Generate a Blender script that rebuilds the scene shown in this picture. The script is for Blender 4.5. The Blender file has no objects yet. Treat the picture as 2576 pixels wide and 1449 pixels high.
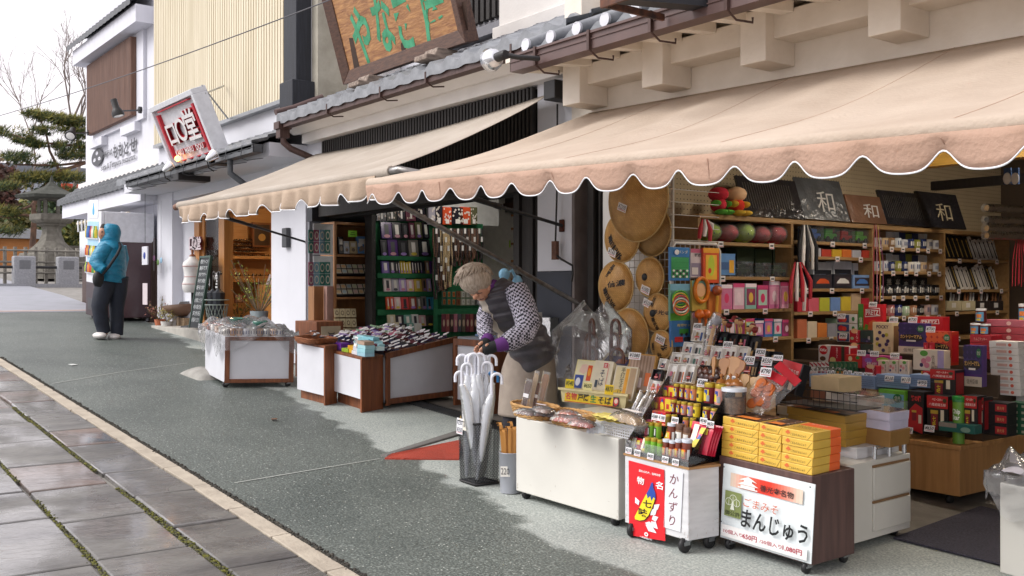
import bpy,math,random
from mathutils import Vector as V,Matrix as M
R=math.radians
rnd=random.Random(11)
SC=bpy.context.scene
COL=SC.collection
# --- camera, sky, sun, exposure
EYE,FPX=1.6,2504.0
YAW=math.atan((1288+600)/FPX)
FW=V((-math.cos(YAW),math.sin(YAW),0));RT=V((math.sin(YAW),math.cos(YAW),0))
cd=bpy.data.cameras.new('camera');cam=bpy.data.objects.new('camera',cd);COL.objects.link(cam)
cd.sensor_width=36;cd.lens=36*FPX/2576;cd.clip_end=3000;cd.clip_start=.05
cam.matrix_world=M(((RT.x,0,-FW.x,0),(RT.y,0,-FW.y,0),(0,1,0,EYE),(0,0,0,1)))
SC.camera=cam
SUN_EL,SUN_AZ=R(44),R(205)
W=bpy.data.worlds.new('World');SC.world=W;W.use_nodes=True
nt=W.node_tree;nt.nodes.clear()
sk=nt.nodes.new('ShaderNodeTexSky');sk.sky_type='NISHITA';sk.sun_disc=False
sk.sun_elevation=SUN_EL;sk.sun_rotation=SUN_AZ;sk.dust_density=4;sk.air_density=1;sk.ozone_density=1
hs=nt.nodes.new('ShaderNodeHueSaturation');hs.inputs['Saturation'].default_value=.12
mx=nt.nodes.new('ShaderNodeMix');mx.data_type='RGBA';mx.inputs[0].default_value=.62
mx.inputs[7].default_value=(8.6,8.1,8.5,1)
bg=nt.nodes.new('ShaderNodeBackground');bg.inputs[1].default_value=.12
wo=nt.nodes.new('ShaderNodeOutputWorld')
nt.links.new(sk.outputs[0],hs.inputs['Color']);nt.links.new(hs.outputs[0],mx.inputs[6])
nt.links.new(mx.outputs[2],bg.inputs[0]);nt.links.new(bg.outputs[0],wo.inputs[0])
sl=bpy.data.lights.new('sun','SUN');sl.energy=1.5;sl.angle=R(30);sl.color=(1,.97,.93)
so=bpy.data.objects.new('sun',sl);COL.objects.link(so)
sdir=V((math.sin(SUN_AZ)*math.cos(SUN_EL),math.cos(SUN_AZ)*math.cos(SUN_EL),math.sin(SUN_EL)))
so.rotation_euler=sdir.to_track_quat('Z','Y').to_euler();so.location=(0,0,30)
SC.view_settings.view_transform='Standard';SC.view_settings.look='None'
SC.view_settings.exposure=.66;SC.view_settings.gamma=1
SC.cycles.max_bounces=10;SC.cycles.diffuse_bounces=5;SC.cycles.transparent_max_bounces=14
SC.cycles.use_denoising=True
SC.cycles.sample_clamp_indirect=6
# --- helpers
def ray(u,v):
 return FW+RT*((u-1288)/FPX)+V((0,0,(724.5-v)/FPX))
def onX(u,v,X):d=ray(u,v);return V((0,0,EYE))+d*(X/d.x)
def onY(u,v,Y):d=ray(u,v);return V((0,0,EYE))+d*(Y/d.y)
def onZ(u,v,Z):d=ray(u,v);return V((0,0,EYE))+d*((Z-EYE)/d.z)
SL=.06
def gz(x):return-SL*x
def onG(u,v,h=0):d=ray(u,v);return V((0,0,EYE))+d*((h-EYE)/(d.z+SL*d.x))
def T(x=0,y=0,z=0,rz=0,rx=0,ry=0):
 return M.Translation((x,y,z))@M.Rotation(R(rz),4,'Z')@M.Rotation(R(ry),4,'Y')@M.Rotation(R(rx),4,'X')
def GT(x,y,rz=0,h=0):
 return M.Translation((x,y,gz(x)+h))@M.Rotation(math.atan(SL),4,'Y')@M.Rotation(R(rz),4,'Z')
def cols(c,r,u):
 r=V(r).normalized();u=V(u);n=r.cross(u).normalized();u=n.cross(r)
 return M(((r.x,u.x,n.x,c[0]),(r.y,u.y,n.y,c[1]),(r.z,u.z,n.z,c[2]),(0,0,0,1)))
def FF(x,y,z):return cols((x,y,z),(1,0,0),(0,0,1))
def FR(x,y,z):return cols((x,y,z),(0,1,0),(0,0,1))
def FT(x,y,z):return cols((x,y,z),(1,0,0),(0,1,0))
class MB:
 def __init__(s,m=None):
  s.v=[];s.f=[];s.k=[];s.sm=[];s.ms=[];s.c=0;s.T=None
  if m:s.use(m)
 def use(s,m):
  if m not in s.ms:s.ms.append(m)
  s.c=s.ms.index(m);return s
 def add(s,vs,fs,sm=False):
  b=len(s.v)
  s.v+=[tuple(s.T@V(p))if s.T else tuple(p)for p in vs]
  for f in fs:s.f.append([b+i for i in f]);s.k.append(s.c);s.sm.append(sm)
  return s
 def box(s,x0,y0,z0,x1,y1,z1):
  return s.add([(x0,y0,z0),(x1,y0,z0),(x1,y1,z0),(x0,y1,z0),(x0,y0,z1),(x1,y0,z1),(x1,y1,z1),(x0,y1,z1)],[(3,2,1,0),(4,5,6,7),(0,1,5,4),(1,2,6,5),(2,3,7,6),(3,0,4,7)])
 def hexa(s,b,t):
  return s.add(list(b)+list(t),[(3,2,1,0),(4,5,6,7),(0,1,5,4),(1,2,6,5),(2,3,7,6),(3,0,4,7)])
 def quad(s,*p):return s.add(p,[tuple(range(len(p)))])
 def prism(s,poly,a,b,f):
  n=len(poly)
  return s.add([f(x,y,a)for x,y in poly]+[f(x,y,b)for x,y in poly],[tuple(range(n))[::-1],tuple(range(n,2*n))]+[(i,(i+1)%n,n+(i+1)%n,n+i)for i in range(n)])
 def ext(s,poly,h,Tm=None):
  o=s.T;s.T=(o@Tm if o else Tm)if Tm else o
  s.prism(poly,0,h,lambda x,y,d:(x,y,d));s.T=o;return s
 def tube(s,pts,r,n=8,cap=True,sm=True):
  pts=[V(p)for p in pts];N=len(pts);rs=r if isinstance(r,(list,tuple))else[r]*N
  vs=[];up=None
  for i,p in enumerate(pts):
   d=(pts[min(i+1,N-1)]-pts[max(i-1,0)]).normalized()
   if up is None:up=V((0,0,1))if abs(d.z)<.9 else V((1,0,0))
   a=d.cross(up).normalized();up=a.cross(d)
   for j in range(n):
    t=2*math.pi*j/n
    vs.append(p+(a*math.cos(t)+up*math.sin(t))*rs[i])
  fs=[(i*n+j,i*n+(j+1)%n,(i+1)*n+(j+1)%n,(i+1)*n+j)for i in range(N-1)for j in range(n)]
  s.add(vs,fs,sm)
  if cap:s.add(vs[:n],[tuple(range(n))]);s.add(vs[-n:],[tuple(range(n))[::-1]])
  return s
 def lathe(s,prof,n=16,Tm=None,sm=True,cap=True):
  o=s.T;s.T=(o@Tm if o else Tm)if Tm else o
  vs=[(r*math.cos(2*math.pi*j/n),r*math.sin(2*math.pi*j/n),z)for r,z in prof for j in range(n)]
  fs=[(i*n+j,i*n+(j+1)%n,(i+1)*n+(j+1)%n,(i+1)*n+j)for i in range(len(prof)-1)for j in range(n)]
  s.add(vs,fs,sm)
  if cap:
   s.add(vs[:n],[tuple(range(n))[::-1]]);s.add(vs[-n:],[tuple(range(n))])
  s.T=o;return s
 def ball(s,c,r,n=10,m=6):
  rx,ry,rz=r if isinstance(r,(list,tuple))else(r,r,r)
  vs=[(c[0]+rx*math.sin(math.pi*i/m)*math.cos(2*math.pi*j/n),c[1]+ry*math.sin(math.pi*i/m)*math.sin(2*math.pi*j/n),c[2]-rz*math.cos(math.pi*i/m))for i in range(m+1)for j in range(n)]
  return s.add(vs,[(i*n+j,i*n+(j+1)%n,(i+1)*n+(j+1)%n,(i+1)*n+j)for i in range(m)for j in range(n)],True)
 def grid(s,fn,nu,nv,sm=True):
  vs=[fn(i/nu,j/nv)for i in range(nu+1)for j in range(nv+1)]
  return s.add(vs,[(i*(nv+1)+j,(i+1)*(nv+1)+j,(i+1)*(nv+1)+j+1,i*(nv+1)+j+1)for i in range(nu)for j in range(nv)],sm)
 def mesh(s,name):
  me=bpy.data.meshes.new(name);me.from_pydata(s.v,[],s.f)
  for m in s.ms:me.materials.append(m)
  me.polygons.foreach_set('material_index',s.k);me.polygons.foreach_set('use_smooth',s.sm)
  me.update();return me
 def build(s,name,parent=None,Tm=None,bev=0,thick=0):
  o=bpy.data.objects.new(name,s.mesh(name));COL.objects.link(o)
  if parent:o.parent=parent
  if Tm:o.matrix_local=Tm
  if thick:d=o.modifiers.new('solid','SOLIDIFY');d.thickness=thick;d.offset=0
  if bev:d=o.modifiers.new('bevel','BEVEL');d.width=bev;d.segments=2;d.limit_method='ANGLE'
  return o
def tag(o,label,cat,group=None):
 o['label']=label;o['category']=cat
 if group:o['group']=group
 return o
def thing(name,label,cat,Tm=None,group=None):
 o=bpy.data.objects.new(name,None);COL.objects.link(o);o.empty_display_size=.05
 if Tm:o.matrix_world=Tm
 return tag(o,label,cat,group)
def struct(mb,name,kind='structure',**k):
 o=mb.build(name,**k);o['kind']=kind;return o
def dup(o,Tm,label,group=None,parent=None):
 c=o.copy();COL.objects.link(c)
 if parent:c.parent=parent
 else:
  c.matrix_world=Tm;c['label']=label
  if group:c['group']=group
 for ch in o.children:dup(ch,None,None,None,c)
 return c
def L(c):
 if isinstance(c,str):c=[int(c[i:i+2],16)for i in(0,2,4)]
 f=lambda x:x/12.92 if x<=.04045 else((x+.055)/1.055)**2.4
 return tuple(f(x/255)for x in c[:3])
MC={}
def mat(name,col,rough=.6,var=.12,vs=6,bump=0,bs=60,metal=0,col2=None,st=(1,1,1),coat=0,spec=.5,emit=0,trans=0,dist=0,detail=4):
 if name in MC:return MC[name]
 m=bpy.data.materials.new(name);m.use_nodes=True;n=m.node_tree;p=n.nodes['Principled BSDF'];lk=n.links.new
 a=L(col);p.inputs['Roughness'].default_value=rough;p.inputs['Metallic'].default_value=metal
 p.inputs['Specular IOR Level'].default_value=spec
 if coat:p.inputs['Coat Weight'].default_value=coat;p.inputs['Coat Roughness'].default_value=.08
 if trans:p.inputs['Transmission Weight'].default_value=trans
 tc=n.nodes.new('ShaderNodeTexCoord');mp=n.nodes.new('ShaderNodeMapping');mp.inputs['Scale'].default_value=st
 lk(tc.outputs['Object'],mp.inputs[0])
 b=L(col2)if col2 else tuple(x*(1-var)for x in a);h=a if col2 else tuple(min(1,x*(1+var))for x in a)
 nz=n.nodes.new('ShaderNodeTexNoise');nz.inputs['Scale'].default_value=vs;nz.inputs['Detail'].default_value=detail;nz.inputs['Distortion'].default_value=dist
 lk(mp.outputs[0],nz.inputs['Vector'])
 cr=n.nodes.new('ShaderNodeValToRGB');cr.color_ramp.elements[0].position=.32;cr.color_ramp.elements[1].position=.68
 cr.color_ramp.elements[0].color=(*b,1);cr.color_ramp.elements[1].color=(*h,1)
 lk(nz.outputs[0],cr.inputs[0]);lk(cr.outputs[0],p.inputs['Base Color'])
 if emit:
  p.inputs['Emission Strength'].default_value=emit;p.inputs['Emission Color'].default_value=(*a,1)
 if bump:
  nb=n.nodes.new('ShaderNodeTexNoise');nb.inputs['Scale'].default_value=bs;nb.inputs['Detail'].default_value=5;lk(mp.outputs[0],nb.inputs['Vector'])
  bp=n.nodes.new('ShaderNodeBump');bp.inputs['Strength'].default_value=bump;bp.inputs['Distance'].default_value=.02
  lk(nb.outputs[0],bp.inputs['Height']);lk(bp.outputs[0],p.inputs['Normal'])
 MC[name]=m;return m
def C(h,rough=.45,coat=0):
 return mat('paint_%s_%d'%(h,rough*100),h,rough,var=.07,vs=14,coat=coat)
def film(name,tint='ffffff',base=.1,rough=.12,bump=.5,bs=14):
 if name in MC:return MC[name]
 m=bpy.data.materials.new(name);m.use_nodes=True;n=m.node_tree;n.nodes.remove(n.nodes['Principled BSDF']);lk=n.links.new
 o=n.nodes['Material Output'];tr=n.nodes.new('ShaderNodeBsdfTransparent');gl=n.nodes.new('ShaderNodeBsdfGlossy');df=n.nodes.new('ShaderNodeBsdfDiffuse')
 df.inputs[0].default_value=(*L(tint),1);gl.inputs['Roughness'].default_value=rough
 m1=n.nodes.new('ShaderNodeMixShader');m2=n.nodes.new('ShaderNodeMixShader');m1.inputs[0].default_value=base
 fr=n.nodes.new('ShaderNodeFresnel');fr.inputs[0].default_value=1.5
 tc=n.nodes.new('ShaderNodeTexCoord');nb=n.nodes.new('ShaderNodeTexNoise');nb.inputs['Scale'].default_value=bs;nb.inputs['Distortion'].default_value=1.5;bp=n.nodes.new('ShaderNodeBump')
 bp.inputs['Strength'].default_value=bump;bp.inputs['Distance'].default_value=.03
 lk(tc.outputs['Object'],nb.inputs['Vector']);lk(nb.outputs[0],bp.inputs['Height']);lk(bp.outputs[0],gl.inputs['Normal']);lk(bp.outputs[0],fr.inputs['Normal'])
 lk(tr.outputs[0],m1.inputs[1]);lk(df.outputs[0],m1.inputs[2]);lk(fr.outputs[0],m2.inputs[0]);lk(m1.outputs[0],m2.inputs[1]);lk(gl.outputs[0],m2.inputs[2])
 lk(m2.outputs[0],o.inputs[0]);MC[name]=m;return m
TXT={}
def glyphs(s,bold,shear,lead):
 k=(s,bold,shear,lead)
 if k not in TXT:
  c=bpy.data.curves.new('lettering','FONT');c.body=s;c.resolution_u=2;c.offset=bold;c.shear=shear;c.space_line=lead;c.align_x='CENTER'
  o=bpy.data.objects.new('lettering',c);COL.objects.link(o);dg=bpy.context.evaluated_depsgraph_get();dg.update()
  me=bpy.data.meshes.new_from_object(o.evaluated_get(dg));vs=[tuple(v.co)for v in me.vertices];fs=[tuple(p.vertices)for p in me.polygons]
  bpy.data.objects.remove(o);bpy.data.curves.remove(c);bpy.data.meshes.remove(me)
  x=[v[0]for v in vs];y=[v[1]for v in vs];TXT[k]=(vs,fs,min(x),max(x),min(y),max(y))
 return TXT[k]
def addtext(mb,s,w,h,F,m,bold=0,shear=0,vert=False,lead=.95,d=.0012):
 if vert:s='\n'.join(s)
 vs,fs,x0,x1,y0,y1=glyphs(s,bold,shear,lead)
 kx=w/(x1-x0)if w else h/(y1-y0);ky=h/(y1-y0)if h else kx
 o=mb.T;mb.T=o@F if o else F;mb.use(m)
 mb.add([((x-(x0+x1)/2)*kx,(y-(y0+y1)/2)*ky,d)for x,y,z in vs],fs);mb.T=o
def text(parent,s,w,h,F,m,name='lettering',depth=0,**k):
 mb=MB();addtext(mb,s,w,h,F,m,**k)
 o=mb.build(name,parent)
 if depth:q=o.modifiers.new('solid','SOLIDIFY');q.thickness=depth;q.offset=0
 return o
INK=C('15151a',.5);RED=C('c01828');WHITE=C('e9e9ea',.5)
# --- ground
def node_ground():
 m=bpy.data.materials.new('green_asphalt');m.use_nodes=True;n=m.node_tree;p=n.nodes['Principled BSDF'];lk=n.links.new
 N=lambda t,**k:n.nodes.new('ShaderNode'+t)
 tc=N('TexCoord');sx=N('SeparateXYZ');lk(tc.outputs['Object'],sx.inputs[0])
 def math_(op,a,b=None):
  q=N('Math');q.operation=op
  for i,x in enumerate((a,b)):
   if x is None:continue
   if isinstance(x,(int,float)):q.inputs[i].default_value=x
   else:lk(x,q.inputs[i])
  return q.outputs[0]
 def noise(s,d=4):q=N('TexNoise');q.inputs['Scale'].default_value=s;q.inputs['Detail'].default_value=d;lk(tc.outputs['Object'],q.inputs['Vector']);return q.outputs[0]
 def ramp(x,st):
  q=N('ValToRGB');e=q.color_ramp.elements
  while len(e)<len(st):e.new(.5)
  for i,(ps,c)in enumerate(st):e[i].position=ps;e[i].color=(*c,1)
  lk(x,q.inputs[0]);return q.outputs[0]
 def mix(f,a,b,t='MIX'):
  q=N('Mix');q.data_type='RGBA';q.blend_type=t
  if isinstance(f,(int,float)):q.inputs[0].default_value=f
  else:lk(f,q.inputs[0])
  for i,x in((6,a),(7,b)):
   if isinstance(x,tuple):q.inputs[i].default_value=(*x,1)
   else:lk(x,q.inputs[i])
  return q.outputs[2]
 e=math_('ADD',math_('MULTIPLY',sx.outputs[0],.135),math_('SUBTRACT',sx.outputs[1],2.80))
 e=math_('ADD',e,math_('MULTIPLY',math_('SUBTRACT',noise(2.2,5),.5),.75))
 dry=ramp(e,[(.02,(0,0,0)),(.10,(1,1,1))])
 grit=noise(85,3);big=noise(1.3,5)
 wetc=ramp(grit,[(.3,L('3f4441')),(.52,L('5a615d')),(.72,L('8d948f'))])
 dryc=ramp(grit,[(.3,L('858c89')),(.52,L('a0a6a2')),(.72,L('bfc4c0'))])
 c=mix(dry,wetc,dryc)
 c=mix(.85,c,ramp(big,[(.3,(.72,.74,.74)),(.5,(.95,.95,.94)),(.72,(1.08,1.07,1.05))]),'MULTIPLY');c=mix(.7,c,ramp(noise(.45,6),[(.38,(.8,.82,.82)),(.5,(1,1,1))]),'MULTIPLY')
 vo=N('TexVoronoi');vo.inputs['Scale'].default_value=34;lk(tc.outputs['Object'],vo.inputs['Vector'])
 fl=ramp(vo.outputs['Distance'],[(.12,(1,1,1)),(.19,(0,0,0))])
 pick=ramp(vo.outputs['Color'],[(.56,(0,0,0)),(.6,(1,1,1))])
 c=mix(mix(1.0,fl,pick,'MULTIPLY'),c,L('c3c7bf'))
 lk(c,p.inputs['Base Color'])
 lk(ramp(dry,[(0,(.52,)*3),(1,(.85,)*3)]),p.inputs['Roughness'])
 bp=N('Bump');bp.inputs['Strength'].default_value=.55;bp.inputs['Distance'].default_value=.006;lk(grit,bp.inputs['Height']);lk(bp.outputs[0],p.inputs['Normal'])
 return m
def sheet(name,m,pts,h=0,n=1):
 return struct(MB(m).add([(x,y,gz(x)+h)for x,y in pts],[tuple(range(len(pts)))]),name)
sheet('pavement',node_ground(),[(-19.6,2.2),(3,2.2),(3,5.13),(-11.2,5.13),(-11.2,5.2),(-19.6,5.2)])
m_dirt=mat('grey_concrete','8d8a85',.9,bump=.3,col2='7b7873')
mb=MB(m_dirt)
xs=[60,-36,-70,-900];zs=[-3.6,2.16,2.6,4]
for i in range(3):mb.quad((xs[i],-300,zs[i]-.03),(xs[i],400,zs[i]-.03),(xs[i+1],400,zs[i+1]-.03),(xs[i+1],-300,zs[i+1]-.03))
struct(mb,'ground')
sheet('shop_floor',mat('floor_concrete','77726b',.75,bump=.2,col2='645f58'),[(-17,5.15),(3,5.15),(3,13),(-17,13)],.004)
sheet('plaza',mat('plaza_stone','8f9298',.55,col2='9a9ba4',vs=3,bump=.3,bs=20),[(-34,-12),(-19.4,-12),(-19.4,5.2),(-24,5.4),(-34,5.4)],.004)
sheet('plaza_border',C('b09a92',.8),[(-19.75,-12),(-19.55,-12),(-19.55,5.2),(-19.75,5.2)],.008)
DZ=1.0;struct(MB(mat('pale_concrete','aaa69e',.85,bump=.2)).box(-16.2,4.98,.4,-11.46,5.415,DZ),'doorstep',bev=.01)
m_slab=mat('wet_stone','75736f',.2,col2='4c4a49',vs=2.2,bump=.6,bs=13,st=(1.6,.55,1),detail=6,spec=.45)
m_slab2=mat('wet_stone_warm','79665d',.2,col2='54473f',vs=2.2,bump=.6,bs=13,st=(1.6,.55,1),detail=6,spec=.45)
for m_ in(m_slab,m_slab2):
 n_=m_.node_tree;p_=n_.nodes['Principled BSDF'];t_=n_.nodes.new('ShaderNodeTexCoord');q_=n_.nodes.new('ShaderNodeTexNoise');q_.inputs['Scale'].default_value=1.7;q_.inputs['Detail'].default_value=5;r_=n_.nodes.new('ShaderNodeMapRange');r_.inputs[1].default_value=.38;r_.inputs[2].default_value=.62;r_.inputs[3].default_value=.06;r_.inputs[4].default_value=.42
 n_.links.new(t_.outputs['Object'],q_.inputs['Vector']);n_.links.new(q_.outputs[0],r_.inputs[0]);n_.links.new(r_.outputs[0],p_.inputs['Roughness']);k_=n_.nodes.new('ShaderNodeMapRange');k_.inputs[1].default_value=.42;k_.inputs[2].default_value=.58;k_.inputs[3].default_value=1;k_.inputs[4].default_value=0;n_.links.new(q_.outputs[0],k_.inputs[0]);n_.links.new(k_.outputs[0],p_.inputs['Coat Weight']);p_.inputs['Coat Roughness'].default_value=.1
mb=MB(m_slab);g=random.Random(3)
rows=[(1.76,2.13)]+[(1.745-.47*(k+1),1.725-.47*k)for k in range(16)]
for ri,(y0,y1)in enumerate(rows):
 x=1.0+g.random()*.5
 while x>-19.4:
  ln=g.uniform(.62,.98);x1=max(x-ln,-19.5);j=lambda:g.uniform(-.004,.004);mb.use(m_slab2 if g.random()<.22 else m_slab)
  a,b=x1+.008,x-.008
  P=lambda x,y,h:(x+g.uniform(-.006,.006),y+g.uniform(-.008,.008),gz(x)+h)
  mb.hexa([P(a,y0,-.05),P(b,y0,-.05),P(b,y1,-.05),P(a,y1,-.05)],[P(a,y0,j()),P(b,y0,j()),P(b,y1,j()),P(a,y1,j())])
  x=x1
struct(mb,'stone_path',bev=.012)
mb=MB(mat('kerb_stone','b3a999',.85,col2='9c9284',bump=.4,bs=30));x=2.0
while x>-19.4:
 x1=x-g.uniform(.5,.9);w=g.uniform(-.012,.012)
 mb.hexa([(x1+.004,2.135,gz(x1)-.05),(x-.004,2.135+w,gz(x)-.05),(x-.004,2.235,gz(x)-.05),(x1+.004,2.235,gz(x1)-.05)],[(x1+.004,2.135,gz(x1)+.003),(x-.004,2.135+w,gz(x)+.003),(x-.004,2.235,gz(x)+.006),(x1+.004,2.235,gz(x1)+.006)]);x=x1
struct(mb,'kerb',bev=.004)
mb=MB();mm=[mat('moss','6f6d2c',.95,col2='4f5222',vs=40),mat('moss_dark','4b4a35',.95),mat('joint_grit','2b2a27',.95,col2='4a463e',vs=30)]
def blobs(y,wd,x0,x1,dens,ms,hh,smin=.003,smax=.011):
 for i in range(int((x1-x0)*dens)):
  x=g.uniform(x0,x1)
  if len(ms)>1 and math.sin(x*2.1)+math.sin(x*5.3+y)<-1.1:continue
  r=g.uniform(smin,smax);mb.use(g.choice(ms));yy=y+g.gauss(0,wd)
  mb.ball((x,yy,gz(x)+hh+g.uniform(-.004,.002)),(r*g.uniform(.8,1.8),r,r*g.uniform(.4,.9)),5,3)
blobs(1.742,.010,-9.5,-2.5,300,mm[:2],-.006)
blobs(1.264,.009,-8,-2.5,240,mm[:2],-.006)
blobs(2.25,.009,-13,-2.5,420,mm[2:],.004)
struct(mb,'moss','stuff')
jm=C('a9aca6',.85);mb=MB(jm)
def seam(pts,w):
 for(x0,y0),(x1,y1)in zip(pts,pts[1:]):
  d=V((x1-x0,y1-y0)).normalized();a,b=-d.y*w,d.x*w
  mb.quad((x0-a,y0-b,gz(x0)+.004),(x1-a,y1-b,gz(x1)+.004),(x1+a,y1+b,gz(x1)+.004),(x0+a,y0+b,gz(x0)+.004))
pg=lambda*q:[tuple(onG(u,v)[:2])for u,v in q]
seam(pg((130,966),(300,937),(470,914)),.010);seam(pg((590,1216),(780,1184),(955,1155)),.008)
struct(mb,'pavement_joint')
mb=MB(mat('steel_grate','4a4c4e',.6,metal=.4));a,b=onG(1040,1028),onG(1160,1050)
for k in range(40):
 x=-8.3+k*.04
 mb.box(x,4.93,gz(x)+.004,x+.02,5.1,gz(x)+.014)
struct(mb,'drain_grate')
a,b,c_,d_=onG(967,1156,.0),onG(1155,1158,.0),onG(1160,1105,.05),onG(985,1140,.03)
o=MB(mat('red_ramp_paint','b8442f',.5,col2='a23a28',bump=.9,bs=90)).hexa([a+V((0,0,-.02)),b+V((0,0,-.02)),c_+V((0,0,-.07)),d_+V((0,0,-.05))],[a+V((0,0,.012)),b+V((0,0,.012)),c_,d_]).build('ramp_plate',bev=.004)
tag(o,'red chequer-plate ramp wedge lying on the pavement by the umbrella bin','ramp')
o=MB(mat('kerb_rubber','6f6c69',.85,bump=.4)).hexa([onG(955,1148)+V((0,0,-.01)),onG(975,1150)+V((0,0,-.01)),onG(1160,1095),onG(1150,1085)],[onG(957,1147)+V((0,0,.012)),onG(975,1148)+V((0,0,.012)),onG(1160,1095)+V((0,0,.015)),onG(1150,1086)+V((0,0,.015))]).build('edge_strip',bev=.01)
tag(o,'worn grey edging strip behind the red ramp plate','edging')
c0=onG(500,945);mb=MB(mat('rough_stone','9c9a94',.9,bump=.7,bs=12,col2='85827c'))
mb.grid(lambda i,j:(c0.x-.25+.62*i,c0.y-.14+.36*j,gz(c0.x-.25+.62*i)-.01+.11*(math.sin(math.pi*i)*math.sin(math.pi*j))**.45),12,10)
tag(mb.build('kerb_boulder'),'low grey boulder set in the pavement beside the plastic-wrapped cart','stone')
p0=onG(270,1368*.6708)
mb=MB(C('c9ccc8'));p1=onG(183,918);mb.hexa([p1+V((-.09,-.03,.002)),p1+V((.09,-.03,.002)),p1+V((.09,.03,.002)),p1+V((-.09,.03,.002))],[p1+V((-.09,-.03,.006)),p1+V((.09,-.03,.006)),p1+V((.09,.03,.006)),p1+V((-.09,.03,.006))])
tag(mb.build('paper_scrap'),'small white paper scrap lying on the wet pavement','litter')
mb=MB(mat('dead_leaf','8a5a38',.8));p1=onG(690,1578*.6708)
mb.grid(lambda i,j:(p1.x+(i-.5)*.11,p1.y+(j-.5)*.05*math.sin(math.pi*i+.1),gz(p1.x)+.006+.012*abs(j-.5)+.012*i),6,4)
tag(mb.build('fallen_leaf',thick=.002),'brown curled leaf lying on the green asphalt','leaf')
# --- buildings
def wp(mb,name,parent,**k):
 o=mb.build(name,parent,**k);o.matrix_parent_inverse=parent.matrix_basis.inverted();return o
PLA=mat('white_plaster','dcd9d6',.85,var=.05,vs=3,bump=.12,bs=40)
PLAC=mat('bounce_tinted_plaster','e7dfd3',.85,col2='d9cfc1',vs=4,bump=.15,bs=30)  # white plaster, colour warmed and lifted for light bounced off the awning
PLAB=mat('cool_plaster','d0d1d8',.8,var=.04,vs=2,bump=.06,bs=50)
DARKW=mat('black_stained_wood','2c2725',.6,col2='1b1918',vs=5,st=(9,9,.7),bump=.25,bs=30)
DARKB=mat('blue_black_wood','272a33',.65,col2='1d2027',vs=5,st=(9,9,.7),bump=.2,bs=30)
BROWNM=mat('brown_gutter','54403c',.5,col2='45322e',vs=7,st=(8,8,.6),metal=.2)
BROWND=mat('umber_gutter','5b4744',.45,var=.12,vs=6)
KAWARA=mat('grey_tile','8b8e93',.5,col2='6f7277',vs=9,bump=.15,bs=40)
KAWARAD=mat('dark_tile','54575b',.45,col2='414448',vs=9,bump=.15,bs=40)
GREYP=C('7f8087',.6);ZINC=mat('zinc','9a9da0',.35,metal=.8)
OAK=mat('oak_wood','b98a55',.5,col2='a37645',vs=3,st=(10,10,.8),bump=.08)
OAKH=mat('shelf_oak','9c7a4e',.55,col2='87683f',vs=3,st=(10,.8,10),bump=.06)
CEDAR=mat('reddish_wood','8a4f2a',.5,col2='6f3d20',vs=4,st=(8,8,.7),bump=.12)
def tile_roof(mb,x0,x1,ye,ze,yb,zb,pitch=.27,rows=6,amp=.028,drop=.055):
 n=max(1,round((x1-x0)/pitch));K=10
 wave=lambda f:amp*(math.cos(2*math.pi*(f-.18))*.85+.18*math.cos(4*math.pi*(f-.1)))
 xs=[x0+(x1-x0)*i/(n*K)for i in range(n*K+1)];zw=[wave(i%K/K)for i in range(n*K+1)]
 for r in range(rows):
  a,b=r/rows,(r+1.12)/rows
  ya,za,y2,z2=ye+(yb-ye)*a,ze+(zb-ze)*a+.03,ye+(yb-ye)*b,ze+(zb-ze)*b
  vs=[(x,ya,za+w)for x,w in zip(xs,zw)]+[(x,y2,z2+w)for x,w in zip(xs,zw)]+[(x,ya,za+(w-.03 if r else.25*w-.02-drop))for x,w in zip(xs,zw)]
  N=len(xs)
  mb.add(vs,[(i,i+1,N+i+1,N+i)for i in range(N-1)],True)
  mb.add(vs,[(2*N+i,2*N+i+1,i+1,i)for i in range(N-1)])
def gutter(mb,x0,x1,y,z,w=.1,h=.1,lip=.012):
 for a in(x0,x1-.006):mb.box(a,y,z+.003,a+.006,y+w,z+h-.004)
 mb.box(x0,y,z,x1,y+w,z+.006);mb.box(x0,y,z+.006,x1,y+.006,z+h);mb.box(x0,y+w-.006,z+.006,x1,y+w,z+h)
 mb.box(x0,y-lip,z+h-.012,x1,y-.0005,z+h+.004);mb.box(x0,y-lip*.5,z+h*.55,x1,y-.0005,z+h*.6)
def slats(mb,x0,x1,y0,y1,z0,z1,pitch,duty=.55):
 n=int((x1-x0)/pitch)
 for i in range(n):x=x0+(x1-x0)*(i+.2)/n;mb.box(x,y0,z0,x+pitch*duty,y1,z1)
# --- the souvenir shop in front
sh=thing('souvenir_shop','white plastered souvenir shop with wide open front under the pink awning','building',T(-3,5.2,gz(-3)))
mb=MB(PLAC);mb.box(-6.1,5.2,2.62,3,5.38,3.9);wp(mb,'wall',sh)
mb=MB(PLAC);mb.box(-5.9,4.99,3.14,3,5.199,3.3);wp(mb,'eaves_beam',sh,bev=.006)
bx=[onY(u,200,4.91).x for u in(1458,1666,1926,2265)];bx.append(2*bx[-1]-bx[-2])
for x in bx:wp(MB(PLAC).box(x-.2,4.91,2.995,x,5.198,3.32),'bracket',sh,bev=.006)
mb=MB(PLAC);mb.hexa([(-6.05,4.5,3.30),(3,4.5,3.30),(3,5.2,3.36),(-6.05,5.2,3.36)],[(-6.05,4.5,3.33),(3,4.5,3.33),(3,5.2,3.40),(-6.05,5.2,3.40)]);wp(mb,'soffit',sh)
x=-6.0
while x<1.5:
 wp(MB(PLAC).hexa([(x,4.6,3.235),(x+.085,4.6,3.235),(x+.085,4.985,3.27),(x,4.985,3.27)],[(x,4.6,3.306),(x+.085,4.6,3.306),(x+.085,4.985,3.34),(x,4.985,3.34)]),'rafter',sh,bev=.004);x+=.305
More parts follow.
